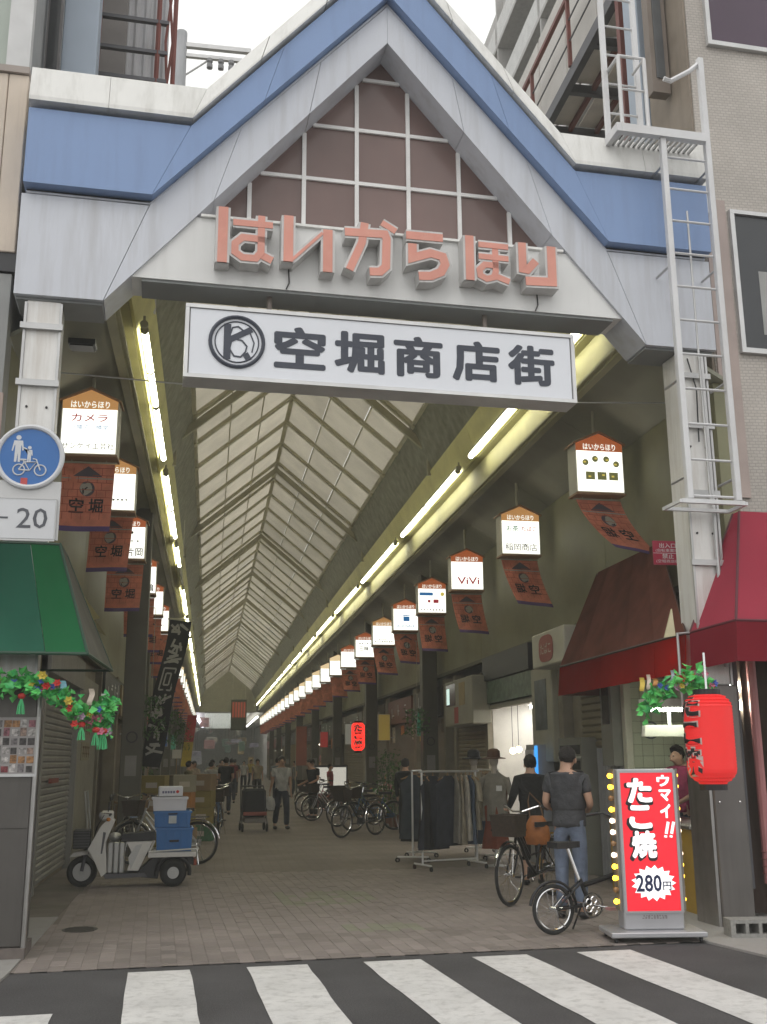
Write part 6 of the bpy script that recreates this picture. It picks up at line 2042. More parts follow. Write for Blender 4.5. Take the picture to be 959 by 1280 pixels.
def bicycle(label, loc, rz, frame=0, basket=True, rad=.33, wb=1.08, fold=False, group=None, steer=0.0, lean=0.0):
    t = thing('bicycle', label, 'bicycle', loc, rz, group)
    fm = BKF[frame]
    bc = (.0, rad-.04 if not fold else rad+.02)       # crank
    rw, fwx = -.44 if not fold else -.40, wb-.44
    for k, x in enumerate((rw, fwx)):
        q = MB(); q.ring((x, 0, rad), rad-.02, .019 if not fold else .018, 'y', 36, 8); w_ = q.build('wheel', RUBBER, t, True)
        q = MB(); q.ring((x, 0, rad), rad-.045, .011, 'y', 36, 6); q.build('rim', CHROME, w_, True)
        q = MB()
        for i in range(16):
            a = 2*math.pi*i/16
            s = .025 if i % 2 else -.025
            q.tube([(x+.02*math.cos(a+1.2), s, rad+.02*math.sin(a+1.2)), (x+(rad-.05)*math.cos(a), 0, rad+(rad-.05)*math.sin(a))], .0022, 3, caps=False)
        q.tube([(x, -.05, rad), (x, .05, rad)], .02, 8)
        q.build('spoke_hub', CHROME, w_)
        if not fold or k == 0:
            q = MB(); q.ring((x, 0, rad), rad+.022, .014, 'y', 18, 6, R(-10 if k == 0 else 20), R(170 if k == 0 else 150)); q.build('mudguard', CHROME if not fold else fm, t)
    q = MB()
    if not fold:
        st = (-.16, .74)
        q.tube([(bc[0], 0, bc[1]), (st[0], 0, st[1])], .016, 8)
        q.tube([(bc[0], 0, bc[1]), (.18, 0, .42), (fwx-.22, 0, .72)], .02, 8)
        q.tube([(-.10, 0, .52), (.14, 0, .50), (fwx-.20, 0, .82)], .014, 8)
        for s in (-.045, .045):
            q.tube([(bc[0], s*.6, bc[1]), (rw, s, rad)], .010, 6); q.tube([(st[0]+.02, s*.5, st[1]-.1), (rw, s, rad)], .009, 6)
            q.tube([(fwx-.14, s, .62), (fwx-.06, s, rad+.1), (fwx, s, rad)], .012, 6)
        q.tube([(fwx-.14, 0, .62), (fwx-.22, 0, .86)], .018, 8)
        sx, sz, hx_, hz = -.19, .84, fwx-.27, .98
    else:
        sx, sz, hx_, hz = -.24, .80, fwx-.20, .98
        q.tube([(bc[0], 0, bc[1]), (-.10, 0, .48)], .022, 8)
        q.tube([(-.07, 0, .42), (.30, 0, .50), (fwx-.10, 0, .52)], .026, 8)
        for s in (-.045, .045):
            q.tube([(bc[0], s*.6, bc[1]), (rw, s, rad)], .011, 6); q.tube([(-.09, s*.6, .46), (rw, s, rad)], .010, 6); q.tube([(fwx-.09, s, .45), (fwx, s, rad)], .012, 6)
        q.tube([(fwx-.10, 0, .45), (hx_, 0, hz)], .018, 8)
    q.build('frame', fm, t)
    q = MB()
    if fold:
        q.tube([(-.11, 0, .47), (sx+.02, 0, sz-.04)], .016, 8)
    else:
        q.tube([(-.15, 0, .72), (sx+.02, 0, sz-.04)], .013, 8)
    q.build('seat_post', CHROME, t)
    q = MB(); q.prism([(sx-.14, .10), (sx-.15, -.10), (sx-.02, -.085), (sx+.13, -.025), (sx+.16, 0), (sx+.13, .025), (sx-.02, .085)][::-1], sz-.035, sz+.02, 'z'); q.build('saddle', BLACKP, t)
    q = MB(); q.tube([(hx_+.02, 0, hz-.12), (hx_, 0, hz)], .014, 6)
    q.tube([(hx_-.20, -.27, hz+.06), (hx_-.06, -.22, hz+.08), (hx_+.03, -.06, hz+.02), (hx_+.03, .06, hz+.02), (hx_-.06, .22, hz+.08), (hx_-.20, .27, hz+.06)], .011, 6); q.build('handlebar', CHROME if not fold else BLACKP, t)
    q = MB()
    for s in (-1, 1):
        q.tube([(hx_-.22, s*.272, hz+.058), (hx_-.10, s*.235, hz+.078)], .017, 8)
    q.build('grip', BLACKP, t)
    q = MB(); q.ring((bc[0], -.05, bc[1]), .088 if not fold else .105, .009, 'y', 24, 5)
    for k in range(5):
        a = k*1.2566
        q.ring((bc[0]+.05*math.cos(a), -.05, bc[1]+.05*math.sin(a)), .03, .007, 'y', 10, 4)
    q.tube([(bc[0], -.07, bc[1]), (bc[0]+.16, -.08, bc[1]-.03)], .010, 6); q.tube([(bc[0], .07, bc[1]), (bc[0]-.16, .08, bc[1]+.03)], .010, 6); q.build('crank', CHROME, t)
    for s in (-1, 1):
        q = MB(); q.boxc((bc[0]-s*.16*-1*(1 if s < 0 else 1)*(1 if s < 0 else -1)*-1 if False else bc[0]+(.16 if s < 0 else -.16), s*.125, bc[1]+(-.03 if s < 0 else .03)), (.09, .08, .022)); q.build('pedal', BLACKP if not fold else mat('pedal pink', (.42, .2, .2), .5), t)
    if not fold:
        q = MB(); q.box(rw-.16, rw+.20, -.06, .06, 2*rad+.055, 2*rad+.075); q.tube([(rw-.1, .05, 2*rad+.055), (rw, .055, rad)], .006, 5); q.tube([(rw-.1, -.05, 2*rad+.055), (rw, -.055, rad)], .006, 5); q.build('carrier', CHROME, t)
        q = MB(); q.tube([(rw, -.07, rad), (rw-.06, -.13, 0.01), (rw-.06, .13, 0.01), (rw, .07, rad)], .009, 6); q.build('stand', CHROME, t)
        q = MB(); q.box(-.06, .02, -.055, -.04, 0, 0) if False else q.prism([(rw-.05, rad+.05), (.10, bc[1]+.08), (.12, bc[1]-.05), (rw-.03, rad-.05)], -.055, -.042); q.build('chain_case', fm, t)
    else:
        q = MB(); q.tube([(rw, -.05, rad), (rw+.02, -.06, rad-.10), (rw+.08, -.06, rad-.15)], .008, 5); q.build('derailleur', CHROME, t)
        q = MB(); q.tube([(bc[0]-.05, .06, bc[1]), (bc[0]-.10, .16, .012)], .009, 6); q.build('stand', BLACKP, t)
    if basket:
        x0, x1, z0, z1 = fwx-.16, fwx+.14, .74, .97
        q = MB()
        q.prism([(x0+.04, z0), (x1-.05, z0), (x1, z1), (x0, z1)][::-1], -.155, -.145); q.prism([(x0+.04, z0), (x1-.05, z0), (x1, z1), (x0, z1)][::-1], .145, .155)
        q.prism([(x0+.04, z0), (x1-.05, z0), (x1-.05, z0+.01), (x0+.04, z0+.01)][::-1], -.144, .144)
        q.add([(x1-.05, -.144, z0), (x1-.05, .144, z0), (x1, .144, z1), (x1, -.144, z1), (x1-.06, -.144, z0+.0), (x1-.06, .144, z0), (x1-.01, .144, z1), (x1-.01, -.144, z1)], [(0, 1, 2, 3), (7, 6, 5, 4), (2, 6, 7, 3)])
        q.add([(x0+.04, -.144, z0), (x0+.04, .144, z0), (x0, .144, z1), (x0, -.144, z1), (x0+.05, -.144, z0), (x0+.05, .144, z0), (x0+.01, .144, z1), (x0+.01, -.144, z1)], [(3, 2, 1, 0), (4, 5, 6, 7), (3, 7, 6, 2)])
        q.tube([(x0, -.155, z1), (x1, -.155, z1), (x1, .155, z1), (x0, .155, z1)], .010, 6, closed=True)
        for k in range(3):
            z = z0+.06+.07*k
            for y in (-.159, .157):
                q.box(x0+.02, x1-.02, y, y+.002, z, z+.02)
        q.build('basket', BASK, t)
    return t


bicycle('small wheeled folding bicycle with chrome seat post, nearest the road beside the red stand', (3.60, 9.96, .012), R(13), 0, False, .225, 1.04, True)
bicycle('black town bicycle with brown basket held by the woman in black', (3.80, 12.28, .012), R(-134), 0, True)
bicycle('silver bicycle parked behind the white scooter, its rear wheel showing', (-.55, 17.6, .01), R(165), 1, True)
bicycle('dark bicycle facing the viewer, right of the scooter crates', (.25, 23.9, .01), R(-95), 2, True)
bicycle('bicycle leaning among the plants at left, farther back', (-.55, 26.4, .01), R(-80), 3, True)
bicycle('bicycle with dark wheel just beyond the second clothes rack', (3.30, 23.0, .01), R(-140), 0, True)
bicycle('silver bicycle parked on the right near the white display', (3.4, 29.2, .01), R(-160), 1, True)
bicycle('black bicycle next to the silver one, farther right side', (3.3, 31.0, .01), R(-150), 0, True)
bicycle('blue bicycle parked deep on the left side', (.1, 32.5, .01), R(-100), 2, True)

# ================================================================ people
SKIN = mat('skin', (.44, .27, .19), .55, var=.12)
HAIRB = mat('black hair', (.016, .013, .012), .75, var=.5, scale=60, bump=1.0, bscale=70)


def skinned(name, V, E, m_, root, parent, levels=1):
    """grow one continuous surface over a skeleton of joints: V name -> (xyz, rx, ry)"""
    keys = list(V)
    ix = {k: i for i, k in enumerate(keys)}
    me = bpy.data.meshes.new(name)
    me.from_pydata([V[k][0] for k in keys], [(ix[a], ix[b]) for a, b in E], [])
    o = bpy.data.objects.new(name, me)
    COL.objects.link(o)
    md = o.modifiers.new('skin', 'SKIN')
    md.use_smooth_shade = True
    sv = me.skin_vertices[0].data
    for k in keys:
        sv[ix[k]].radius = (V[k][1], V[k][2])
        sv[ix[k]].use_root = (k == root)
    sb = o.modifiers.new('sub', 'SUBSURF')
    sb.levels = sb.render_levels = levels
    dg = bpy.context.evaluated_depsgraph_get()
    m2 = bpy.data.meshes.new_from_object(o.evaluated_get(dg))
    o.modifiers.clear()
    o.data = m2
    bpy.data.meshes.remove(me)
    m2.materials.clear()
    m2.materials.append(m_)
    m2.name = name
    o.parent = parent
    return o


def person(label, loc, rz, H_=1.7, shirt=None, trousers=None, shoes=None, hair=HAIRB, J=None, long_hair=False, sleeve=True, skirt=None, bare_shin=False, detail=True, group=None, face=True, build=1.0):
    """a figure facing local -Y; J moves joints; the trunk, limbs, hands and head are one surface, clothes are children"""
    k = H_/1.7
    t = thing('person', label, 'person', loc, rz, group)
    B = {'pelvis': (0, 0, .93), 'belly': (0, -.01, 1.08), 'chest': (0, 0, 1.27), 'collar': (0, .02, 1.41), 'neck': (0, .012, 1.475), 'head': (0, -.012, 1.575), 'crown': (0, .0, 1.645), 'chin': (0, -.065, 1.515), 'nose': (0, -.125, 1.570)}
    for s, n in ((-1, 'r'), (1, 'l')):
        B.update({'shoulder_'+n: (s*.175, .02, 1.375), 'elbow_'+n: (s*.215, .03, 1.11), 'wrist_'+n: (s*.225, -.03, .875), 'palm_'+n: (s*.225, -.05, .81),
                  'hip_'+n: (s*.09, 0, .88), 'knee_'+n: (s*.10, -.015, .49), 'ankle_'+n: (s*.10, .03, .085), 'toe_'+n: (s*.115, -.14, .035)})
    for q_, v in (J or {}).items():
        B[q_] = v
    r_ = {'pelvis': (.150, .105), 'belly': (.135, .095), 'chest': (.155, .110), 'collar': (.085, .075), 'neck': (.054, .056), 'head': (.073, .092), 'crown': (.066, .080), 'chin': (.045, .05), 'nose': (.012, .014),
          'shoulder': (.062, .062), 'elbow': (.040, .040), 'wrist': (.026, .022), 'palm': (.036, .018), 'hip': (.088, .088), 'knee': (.055, .055), 'ankle': (.036, .038), 'toe': (.036, .025)}
    V, E = {}, []
    for q_, p in B.items():
        a = r_[q_.split('_')[0]]
        bb = build if q_ in ('pelvis', 'belly', 'chest') else 1
        V[q_] = (tuple(Vector(p)*k), a[0]*k*bb, a[1]*k*bb)
    E = [('pelvis', 'belly'), ('belly', 'chest'), ('chest', 'collar'), ('collar', 'neck'), ('neck', 'head'), ('head', 'crown'), ('head', 'nose')]
    del V['chin']
    for n in 'rl':
        E += [('collar', 'shoulder_'+n), ('shoulder_'+n, 'elbow_'+n), ('elbow_'+n, 'wrist_'+n), ('wrist_'+n, 'palm_'+n), ('pelvis', 'hip_'+n), ('hip_'+n, 'knee_'+n), ('knee_'+n, 'ankle_'+n), ('ankle_'+n, 'toe_'+n)]
        if detail:
            w_, p = Vector(V['wrist_'+n][0]), Vector(V['palm_'+n][0])
            d = (p-w_).normalized()
            sd = Vector((0, 1, 0)) if abs(d.y) < .8 else Vector((1, 0, 0))
            sd = (sd-d*sd.dot(d)).normalized()
            nn = d.cross(sd)
            for i, (off, ln) in enumerate(((-.027, .062), (-.009, .074), (.009, .070), (.026, .054))):
                a = p+sd*off*k+d*.022*k
                b = a+d*ln*.55*k+nn*.006*k
                c = b+d*ln*.40*k+nn*.022*k*(1 if n == 'l' else -1)
                V['finger%d_%s' % (i, n)] = (tuple(a), .0095*k, .0095*k); V['finger%db_%s' % (i, n)] = (tuple(b), .0088*k, .0088*k); V['finger%dc_%s' % (i, n)] = (tuple(c), .0075*k, .0075*k)
                E += [('palm_'+n, 'finger%d_%s' % (i, n)), ('finger%d_%s' % (i, n), 'finger%db_%s' % (i, n)), ('finger%db_%s' % (i, n), 'finger%dc_%s' % (i, n))]
            a = w_+d*.03*k-sd*.03*k
            V['thumb_'+n] = (tuple(a), .011*k, .011*k); V['thumbb_'+n] = (tuple(a+d*.035*k-sd*.018*k), .0095*k, .0095*k)
            E += [('palm_'+n, 'thumb_'+n), ('thumb_'+n, 'thumbb_'+n)]
    skinned('body', V, E, SKIN, 'pelvis', t, 1)
    g = lambda n: Vector(B[n])*k
    if shirt:
        S = {}
        Es = []
        inf = .027*k
        for q_ in ('pelvis', 'belly', 'chest', 'collar'):
            a = V[q_]; S[q_] = (a[0], a[1]+inf, a[2]+inf)
        low = g('pelvis')+Vector((0, 0, -.05*k)); S['hem'] = (tuple(low), (.158*build)*k+inf, .112*k*build+inf)
        S['collar'] = (V['collar'][0], .138*k, .120*k)
        S['neckband'] = (tuple(g('collar').lerp(g('neck'), .80)), .078*k, .080*k)
        Es = [('hem', 'pelvis'), ('pelvis', 'belly'), ('belly', 'chest'), ('chest', 'collar'), ('collar', 'neckband')]
        for n in 'rl':
            e = g('shoulder_'+n).lerp(g('elbow_'+n), 1.0 if sleeve == 'long' else .62)
            S['shoulder_'+n] = (V['shoulder_'+n][0], .086*k, .086*k)
            S['sleeve_'+n] = (tuple(e), (.056 if sleeve == 'long' else .066)*k, (.056 if sleeve == 'long' else .066)*k)
            Es += [('collar', 'shoulder_'+n), ('shoulder_'+n, 'sleeve_'+n)]
            if sleeve == 'long':
                S['cuff_'+n] = (tuple(g('elbow_'+n).lerp(g('wrist_'+n), .93)), .038*k, .036*k); Es.append(('sleeve_'+n, 'cuff_'+n))
        skinned('shirt', S, Es, shirt, 'chest', t, 1)
    if trousers:
        S = {'waist': (tuple(g('pelvis')+Vector((0, 0, .10*k))), .152*k*build, .112*k*build), 'pelvis': (V['pelvis'][0], .166*k*build, .124*k*build)}
        Es = [('waist', 'pelvis')]
        for n in 'rl':
            S['hip_'+n] = (V['hip_'+n][0], .100*k, .102*k); S['knee_'+n] = (V['knee_'+n][0], .074*k, .078*k)
            Es += [('pelvis', 'hip_'+n), ('hip_'+n, 'knee_'+n)]
            if bare_shin:
                S['hemleg_'+n] = (tuple(g('knee_'+n).lerp(g('ankle_'+n), .45)), .074*k, .076*k)
            else:
                S['hemleg_'+n] = (tuple(g('knee_'+n).lerp(g('ankle_'+n), .97)), .066*k, .070*k)
            Es.append(('knee_'+n, 'hemleg_'+n))
        skinned('trousers', S, Es, trousers, 'pelvis', t, 1)
    if skirt:
        q = MB(); q.lathe([(.235*k, .42*k), (.20*k, .62*k), (.178*k, .86*k), (.14*k, 1.02*k), (.02, 1.03*k)], 20, Matrix.Diagonal((1, .8, 1, 1))); q.build('skirt', skirt, t, True)
    for n in 'rl':
        a, to = g('ankle_'+n), g('toe_'+n)
        d = (to-a); d.z = 0
        yaw = math.atan2(d.y, d.x)
        q = MB(); c = a.lerp(to, .5)
        q.ball((0, 0, 0), .135*k, .05*k, .045*k, 12, 8, Matrix.Translation((c.x, c.y, min(a.z, to.z+.05)-.0*k if False else to.z+.012)) @ Matrix.Rotation(yaw, 4, 'Z'))
        q.build('shoe', shoes or BLACKP, t, True)
    h = g('head'); c = g('crown')
    up_ = (c-h).normalized()
    q = MB()
    ctr = h.lerp(c, .55)+Vector((0, .016, .006))*k
    rr3 = random.Random(len(label))
    n1, n2 = 18, 12
    vs, fs = [], []
    for j in range(n2+1):
        a = math.pi*j/n2
        for i in range(n1):
            b = 2*math.pi*i/n1
            frontness = max(0, -math.sin(b))
            dr = 1+.085*rr3.uniform(-1, 1)
            x, y, z = .088*math.sin(a)*math.cos(b)*dr, .104*math.sin(a)*math.sin(b)*dr, .100*math.cos(a)*dr
            lo = -.075 if math.sin(b) > .2 else -.035 if frontness < .25 else .03+.04*frontness
            if not long_hair:
                pass
            else:
                lo = -.12 if frontness < .35 else .035
            if z < lo:
                z = lo+(.0 if not long_hair else 0)
                if not long_hair or frontness >= .35:
                    s_ = .92
                    x, y = x*s_, y*s_
            vs.append((ctr.x+x*k, ctr.y+y*k, ctr.z+z*k))
    for j in range(n2):
        for i in range(n1):
            fs.append((j*n1+i, (j+1)*n1+i, (j+1)*n1+(i+1) % n1, j*n1+(i+1) % n1))
    q.add(vs, fs)
    if long_hair == 'bun':
        q.ball((ctr.x, ctr.y+.10*k, ctr.z+.01*k), .045*k)
    q.build('hair', hair, t, True)
    if face:
        for s in (-1, 1):
            q = MB(); q.ball((h.x+s*.077*k, h.y+.012*k, h.z-.005*k), .012*k, .024*k, .034*k, 8, 6); q.build('ear', SKIN, t, True)
            q = MB(); q.ball((h.x+s*.030*k, h.y-.083*k, h.z+.012*k), .012*k, .008*k, .007*k, 8, 6); q.build('eye', INK, t, True)
        q = MB(); q.box(h.x-.022*k, h.x+.022*k, h.y-.090*k, h.y-.080*k, h.z-.048*k, h.z-.040*k); q.build('mouth', mat('lips', (.28, .10, .09), .5), t)
    return t


FAB = lambda nm, c: mat('fabric '+nm, c, .9, var=.3, scale=7, bump=1.0, bscale=14)
GRYT, BLKT, JEAN = FAB('charcoal tee', (.058, .060, .066)), FAB('black', (.014, .014, .015)), FAB('blue jean', (.12, .15, .21))
MAG, WHT, NAVT = FAB('magenta', (.26, .035, .09)), FAB('white', (.42, .42, .42)), FAB('navy', (.03, .035, .05))
# man in grey: back to the street, looking into the snack shop, hands in front
person('man in charcoal T-shirt and jeans standing behind the folding bicycle, back turned', (3.72, 10.80, .012), R(146), 1.70, GRYT, JEAN, BLACKP, build=1.16,
       J={'elbow_l': (.24, .03, 1.13), 'wrist_l': (.20, -.20, 1.05), 'palm_l': (.15, -.27, 1.04), 'elbow_r': (-.24, .03, 1.13), 'wrist_r': (-.16, -.2, 1.05), 'palm_r': (-.10, -.27, 1.05),
          'head': (-.02, -.02, 1.575), 'nose': (-.075, -.11, 1.56), 'crown': (-.01, -.005, 1.645), 'toe_l': (.17, -.13, .035), 'toe_r': (-.13, -.14, .035)})
wm = person('woman in black with short trousers standing by her bicycle, back turned', (4.20, 13.65, .012), R(172), 1.63, BLKT, BLKT, BLACKP, bare_shin=True, sleeve='long', long_hair='bun', build=1.05,
            J={'elbow_r': (-.27, .03, 1.12), 'wrist_r': (-.25, -.16, .98), 'palm_r': (-.24, -.23, .98), 'elbow_l': (.27, .04, 1.12), 'wrist_l': (.30, -.12, .98), 'palm_l': (.31, -.19, .97)})
t = thing('shoulder_bag', 'orange brown slouchy shoulder bag hanging at the side of the woman in black', 'bag', (3.88, 12.42, .60), R(-10))
q = MB(); q.lathe([(.02, 0), (.13, .015), (.155, .10), (.14, .22), (.10, .30), (.07, .34)], 18, Matrix.Diagonal((1, .55, 1, 1))); q.build('body', mat('orange leather', (.32, .115, .03), .5, var=.25, scale=12), t, True)
q = MB(); q.tube([(-.08, 0, .32), (-.09, .06, .50), (-.06, .12, .60), (.05, .06, .48), (.08, 0, .32)], .010, 6); q.build('strap', mat('brown strap', (.1, .05, .02), .6), t)
person('vendor in magenta shirt looking down behind the snack shop counter', (5.78, 12.55, .05), R(-62), 1.70, MAG, NAVT, BLACKP,
       J={'head': (0, -.05, 1.56), 'crown': (0, -.02, 1.635), 'nose': (0, -.15, 1.525), 'elbow_l': (.23, -.04, 1.12), 'wrist_l': (.16, -.26, 1.02), 'palm_l': (.13, -.33, 1.0), 'elbow_r': (-.23, -.04, 1.12), 'wrist_r': (-.16, -.26, 1.02), 'palm_r': (-.13, -.33, 1.0)})
person('grey haired man in white shirt and dark trousers walking towards the street', (1.73, 25.5, .01), R(8), 1.68, WHT, NAVT, BLACKP, hair=mat('grey hair', (.12, .11, .105), .6),
       J={'knee_l': (.10, -.16, .51), 'ankle_l': (.10, -.18, .09), 'toe_l': (.11, -.34, .06), 'ankle_r': (-.10, .24, .13), 'knee_r': (-.10, .03, .48), 'toe_r': (-.11, .10, .04), 'wrist_r': (-.26, .08, .90), 'palm_r': (-.27, .09, .83)})
FG = 'people far down the arcade'
person('person in dark clothes pushing a trolley deep in the arcade', (.55, 33.0, .01), R(175), 1.68, BLKT, NAVT, group=None, detail=False, face=False,
       J={'wrist_l': (.15, -.3, .98), 'palm_l': (.14, -.36, .98), 'wrist_r': (-.15, -.3, .98), 'palm_r': (-.14, -.36, .98)})
person('woman in cream blouse standing among the crates at left, far back', (-.45, 36.5, .01), R(30), 1.58, FAB('cream', (.36, .30, .24)), None, skirt=BLKT, long_hair=True, detail=False)
person('person in pale top with a cap of dark hair, next to the cream blouse', (.15, 38.5, .01), R(-20), 1.62, FAB('pale khaki', (.30, .29, .22)), JEAN, detail=False)
person('person in black bending over a bicycle at right, past the white shirted walker', (2.95, 30.3, .01), R(-60), 1.62, BLKT, BLKT, detail=False,
       J={'chest': (0, -.05, 1.26), 'collar': (0, -.08, 1.40), 'neck': (0, -.11, 1.46), 'head': (0, -.15, 1.55), 'crown': (0, -.16, 1.62), 'nose': (0, -.26, 1.54), 'wrist_l': (.16, -.4, .95), 'palm_l': (.15, -.46, .95), 'wrist_r': (-.16, -.4, .95), 'palm_r': (-.15, -.46, .95)})
person('dark figure with long hair standing just behind the second clothes rack', (4.0, 21.6, .01), R(140), 1.60, BLKT, BLKT, sleeve='long', long_hair=True, detail=False, face=False)
person('figure in grey blue deep in the arcade, right of the walker', (2.4, 37.5, .01), R(160), 1.66, FAB('grey blue', (.10, .12, .15)), NAVT, detail=False, face=False)
person('seated looking shopper in red top by the white display', (4.0, 35.3, .01), R(70), 1.45, FAB('red', (.28, .04, .04)), NAVT, detail=False)
person('far shopper in brown beside the end of the left row', (.6, 47, .01), R(10), 1.65, FAB('brown', (.12, .07, .05)), NAVT, detail=False, face=False)
person('far shopper in black near the middle of the arcade', (1.25, 51, .01), R(185), 1.65, BLKT, NAVT, detail=False, face=False)

# --- shopping cart / stroller
t = thing('push_cart', 'dark four wheeled push cart with a red bar beside the walking man', 'push cart', (1.08, 25.3, .01), R(4))
q = MB(); q.bevbox(-.26, .26, -.22, .3, .32, .95, .05); q.build('seat_bag', mat('cart fabric black', (.02, .02, .024), .8), t)
q = MB()
for s in (-1, 1):
    q.tube([(s*.29, -.3, .12), (s*.29, .1, .5), (s*.27, .45, 1.0)], .015, 6); q.tube([(s*.29, .3, .12), (s*.29, -.1, .5)], .015, 6)
q.tube([(-.27, .45, 1.0), (.27, .45, 1.0)], .018, 6); q.build('frame', DGREY, t)
q = MB(); q.bevbox(-.27, .27, -.32, -.26, .36, .44, .01); q.build('front_bar', mat('cart red', (.32, .09, .07), .5), t)
q = MB(); q.bevbox(-.25, .25, -.30, .2, .2, .30, .02); q.build('tray', mat('cart tray', (.22, .2, .19), .6), t)
for s in (-1, 1):
    for y in (-.28, .3):
        q = MB(); q.ring((s*.28, y, .095), .070, .025, 'x', 16, 7); q.build('wheel', RUBBER, t, True)
t = thing('white_bag', 'white carrier bag hanging between the cart and the walking man', 'bag', (1.46, 25.35, .45), R(10))
q = MB(); q.lathe([(.02, 0), (.11, .02), (.13, .14), (.10, .27), (.04, .33)], 12, Matrix.Diagonal((1, .6, 1, 1))); q.build('body', WHT, t, True)
q = MB(); q.tube([(-.05, 0, .3), (-.02, 0, .42), (.02, 0, .42), (.05, 0, .3)], .006, 5); q.build('handle', WHT, t)

# --- black streamer hung at a slant on the left
t = thing('streamer', 'long black slanting streamer with pale brush marks hanging on the left side', 'streamer', (-.6, 20.0, 1.5))
NB = mat('streamer black', (.016, .015, .016), .8)
P0_, P1_ = Vector((-.595, 20.0, 4.19)), Vector((-1.07, 20.0, 1.50))
def nob(u, v, off=0.0):
    c = P0_.lerp(P1_, v)
    return (c.x+(u-.5)*(.40-.03*v)+.02*math.sin(v*9), c.y+off+.05*math.sin(v*7+u*2), c.z+(u-.5)*-.03)
q = MB(); q.cloth(nob, 6, 24, .005); cl_ = q.build('cloth', NB, t, True, True)
PALE = mat('streamer pale print', (.36, .35, .31), .7)
rr = random.Random(8)
def npr(v0, kind, s=.13):
    q = MB(); b = []
    if kind == 'brush':
        for k in range(6):
            a = rr.uniform(0, 3.1)
            x, y = rr.uniform(-.25, .25), rr.uniform(-.035, .035)
            b.append(((x-.22*math.cos(a), y-.03*math.sin(a)), (x+.22*math.cos(a), y+.03*math.sin(a))))
        w_ = .05
    elif kind == 'box':
        b = [((-.28, -.075), (.28, -.075)), ((.28, -.075), (.28, .075)), ((.28, .075), (-.28, .075)), ((-.28, .075), (-.28, -.075)), ((-.12, -.04), (.12, -.04)), ((.12, -.04), (.12, .04)), ((.12, .04), (-.12, .04)), ((-.12, .04), (-.12, -.04))]
        w_ = .035
    vs, fs = [], []
    for (a, c) in b:
        for o in (-1, 1):
            pass
        d = Vector((c[0]-a[0], (c[1]-a[1])*6)).normalized(); n_ = Vector((-d.y, d.x))*w_
        i = len(vs)
        for p, s_ in ((a, 1), (c, 1), (c, -1), (a, -1)):
            vs.append(nob(.5+p[0]+n_.x*s_, v0+p[1]+n_.y*s_/6, -.006-.0004*len(fs)))
        fs.append((i, i+1, i+2, i+3))
    q.add(vs, fs); q.build('brush_mark', PALE, cl_ if False else t, False, True)
npr(.07, 'brush'); npr(.19, 'brush'); npr(.27, 'brush'); npr(.41, 'box'); npr(.56, 'brush'); npr(.64, 'brush'); npr(.76, 'brush'); npr(.88, 'brush')
q = MB(); q.tube([P0_+Vector((-.24, .01, .03)), P0_+Vector((.24, .01, .01))], .014, 6); q.tube([P0_+Vector((.0, .01, .02)), P0_+Vector((.0, .0, 1.95))], .005, 4); q.build('rod', HANG, t, False, True)
# red and yellow streamer far left
t = thing('streamer', 'narrow red and yellow streamer hanging far down on the left', 'streamer', (-.62, 41, 1.4))
q = MB(); q.cloth(lambda u, v: (-.2+.36*u-.12*v, .04*math.sin(v*5), 1.9-1.0*v), 3, 8, .005); q.build('red_cloth', mat('streamer red', (.38, .03, .03), .8), t)
q = MB(); q.cloth(lambda u, v: (-.32+.36*u-.08*v, .04*math.sin(5+v*5), .9-.9*v), 3, 8, .005); q.build('yellow_cloth', mat('streamer yellow', (.5, .38, .04), .8), t)
q = MB(); q.tube([(-.02, 0, 1.9), (-.02, 0, 4.4)], .006, 5); q.build('cord', HANG, t)

# --- hanging plants, potted plants, cartons
PLANT = [mat('leaf '+n, c, .6, var=.4, scale=12) for n, c in (('green', (.05, .13, .03)), ('dark', (.025, .07, .02)), ('light', (.09, .19, .05)))]


def plant(label, loc, h, spread_, n, hang=False, seed=0, group=None, pot=True):
    r2 = random.Random(seed)
    t = thing('potted_plant' if not hang else 'hanging_plant', label, 'plant', loc, 0, group)
    q = MB()
    for i in range(n):
        q.cur = r2.choice((0, 0, 1, 2))
        a, rr_ = r2.uniform(0, 6.28), spread_*math.sqrt(r2.random())
        z = r2.uniform(0, h)
        c = Vector((rr_*math.cos(a)*(1-.3*abs(z/h-.5)), rr_*math.sin(a)*.8, z+(.25 if pot and not hang else 0)))
        L_, W_ = r2.uniform(.06, .13), r2.uniform(.02, .04)
        Em = Matrix.Translation(c) @ Matrix.Rotation(r2.uniform(0, 6.28), 4, 'Z') @ Matrix.Rotation(r2.uniform(-1.2, 1.2), 4, 'Y')
        q.add([(0, 0, 0), (L_*.45, W_, .01), (L_, 0, -.02), (L_*.45, -W_, .01)], [(0, 1, 2), (0, 2, 3)], Em)
    tag(q.build('leaves', PLANT, t), kind='stuff')
    q = MB()
    for i in range(6):
        a = r2.uniform(0, 6.28)
        q.tube([(0, 0, .2 if not hang else h), (spread_*.5*math.cos(a), spread_*.5*math.sin(a), (.25 if not hang else 0)+h*r2.uniform(.5, 1))], .006, 4)
    q.build('stem', PLANT[1], t)
    if hang:
        q = MB(); q.tube([(0, 0, h*.5), (0, 0, h+1.6)], .005, 4); q.build('cord', HANG, t)
    else:
        q = MB(); q.lathe([(.10, 0), (.14, .26), (.15, .27), (.13, .27), (.12, .22)], 14); q.build('pot', mat('clay pot', (.22, .10, .06), .8), t)
    return t


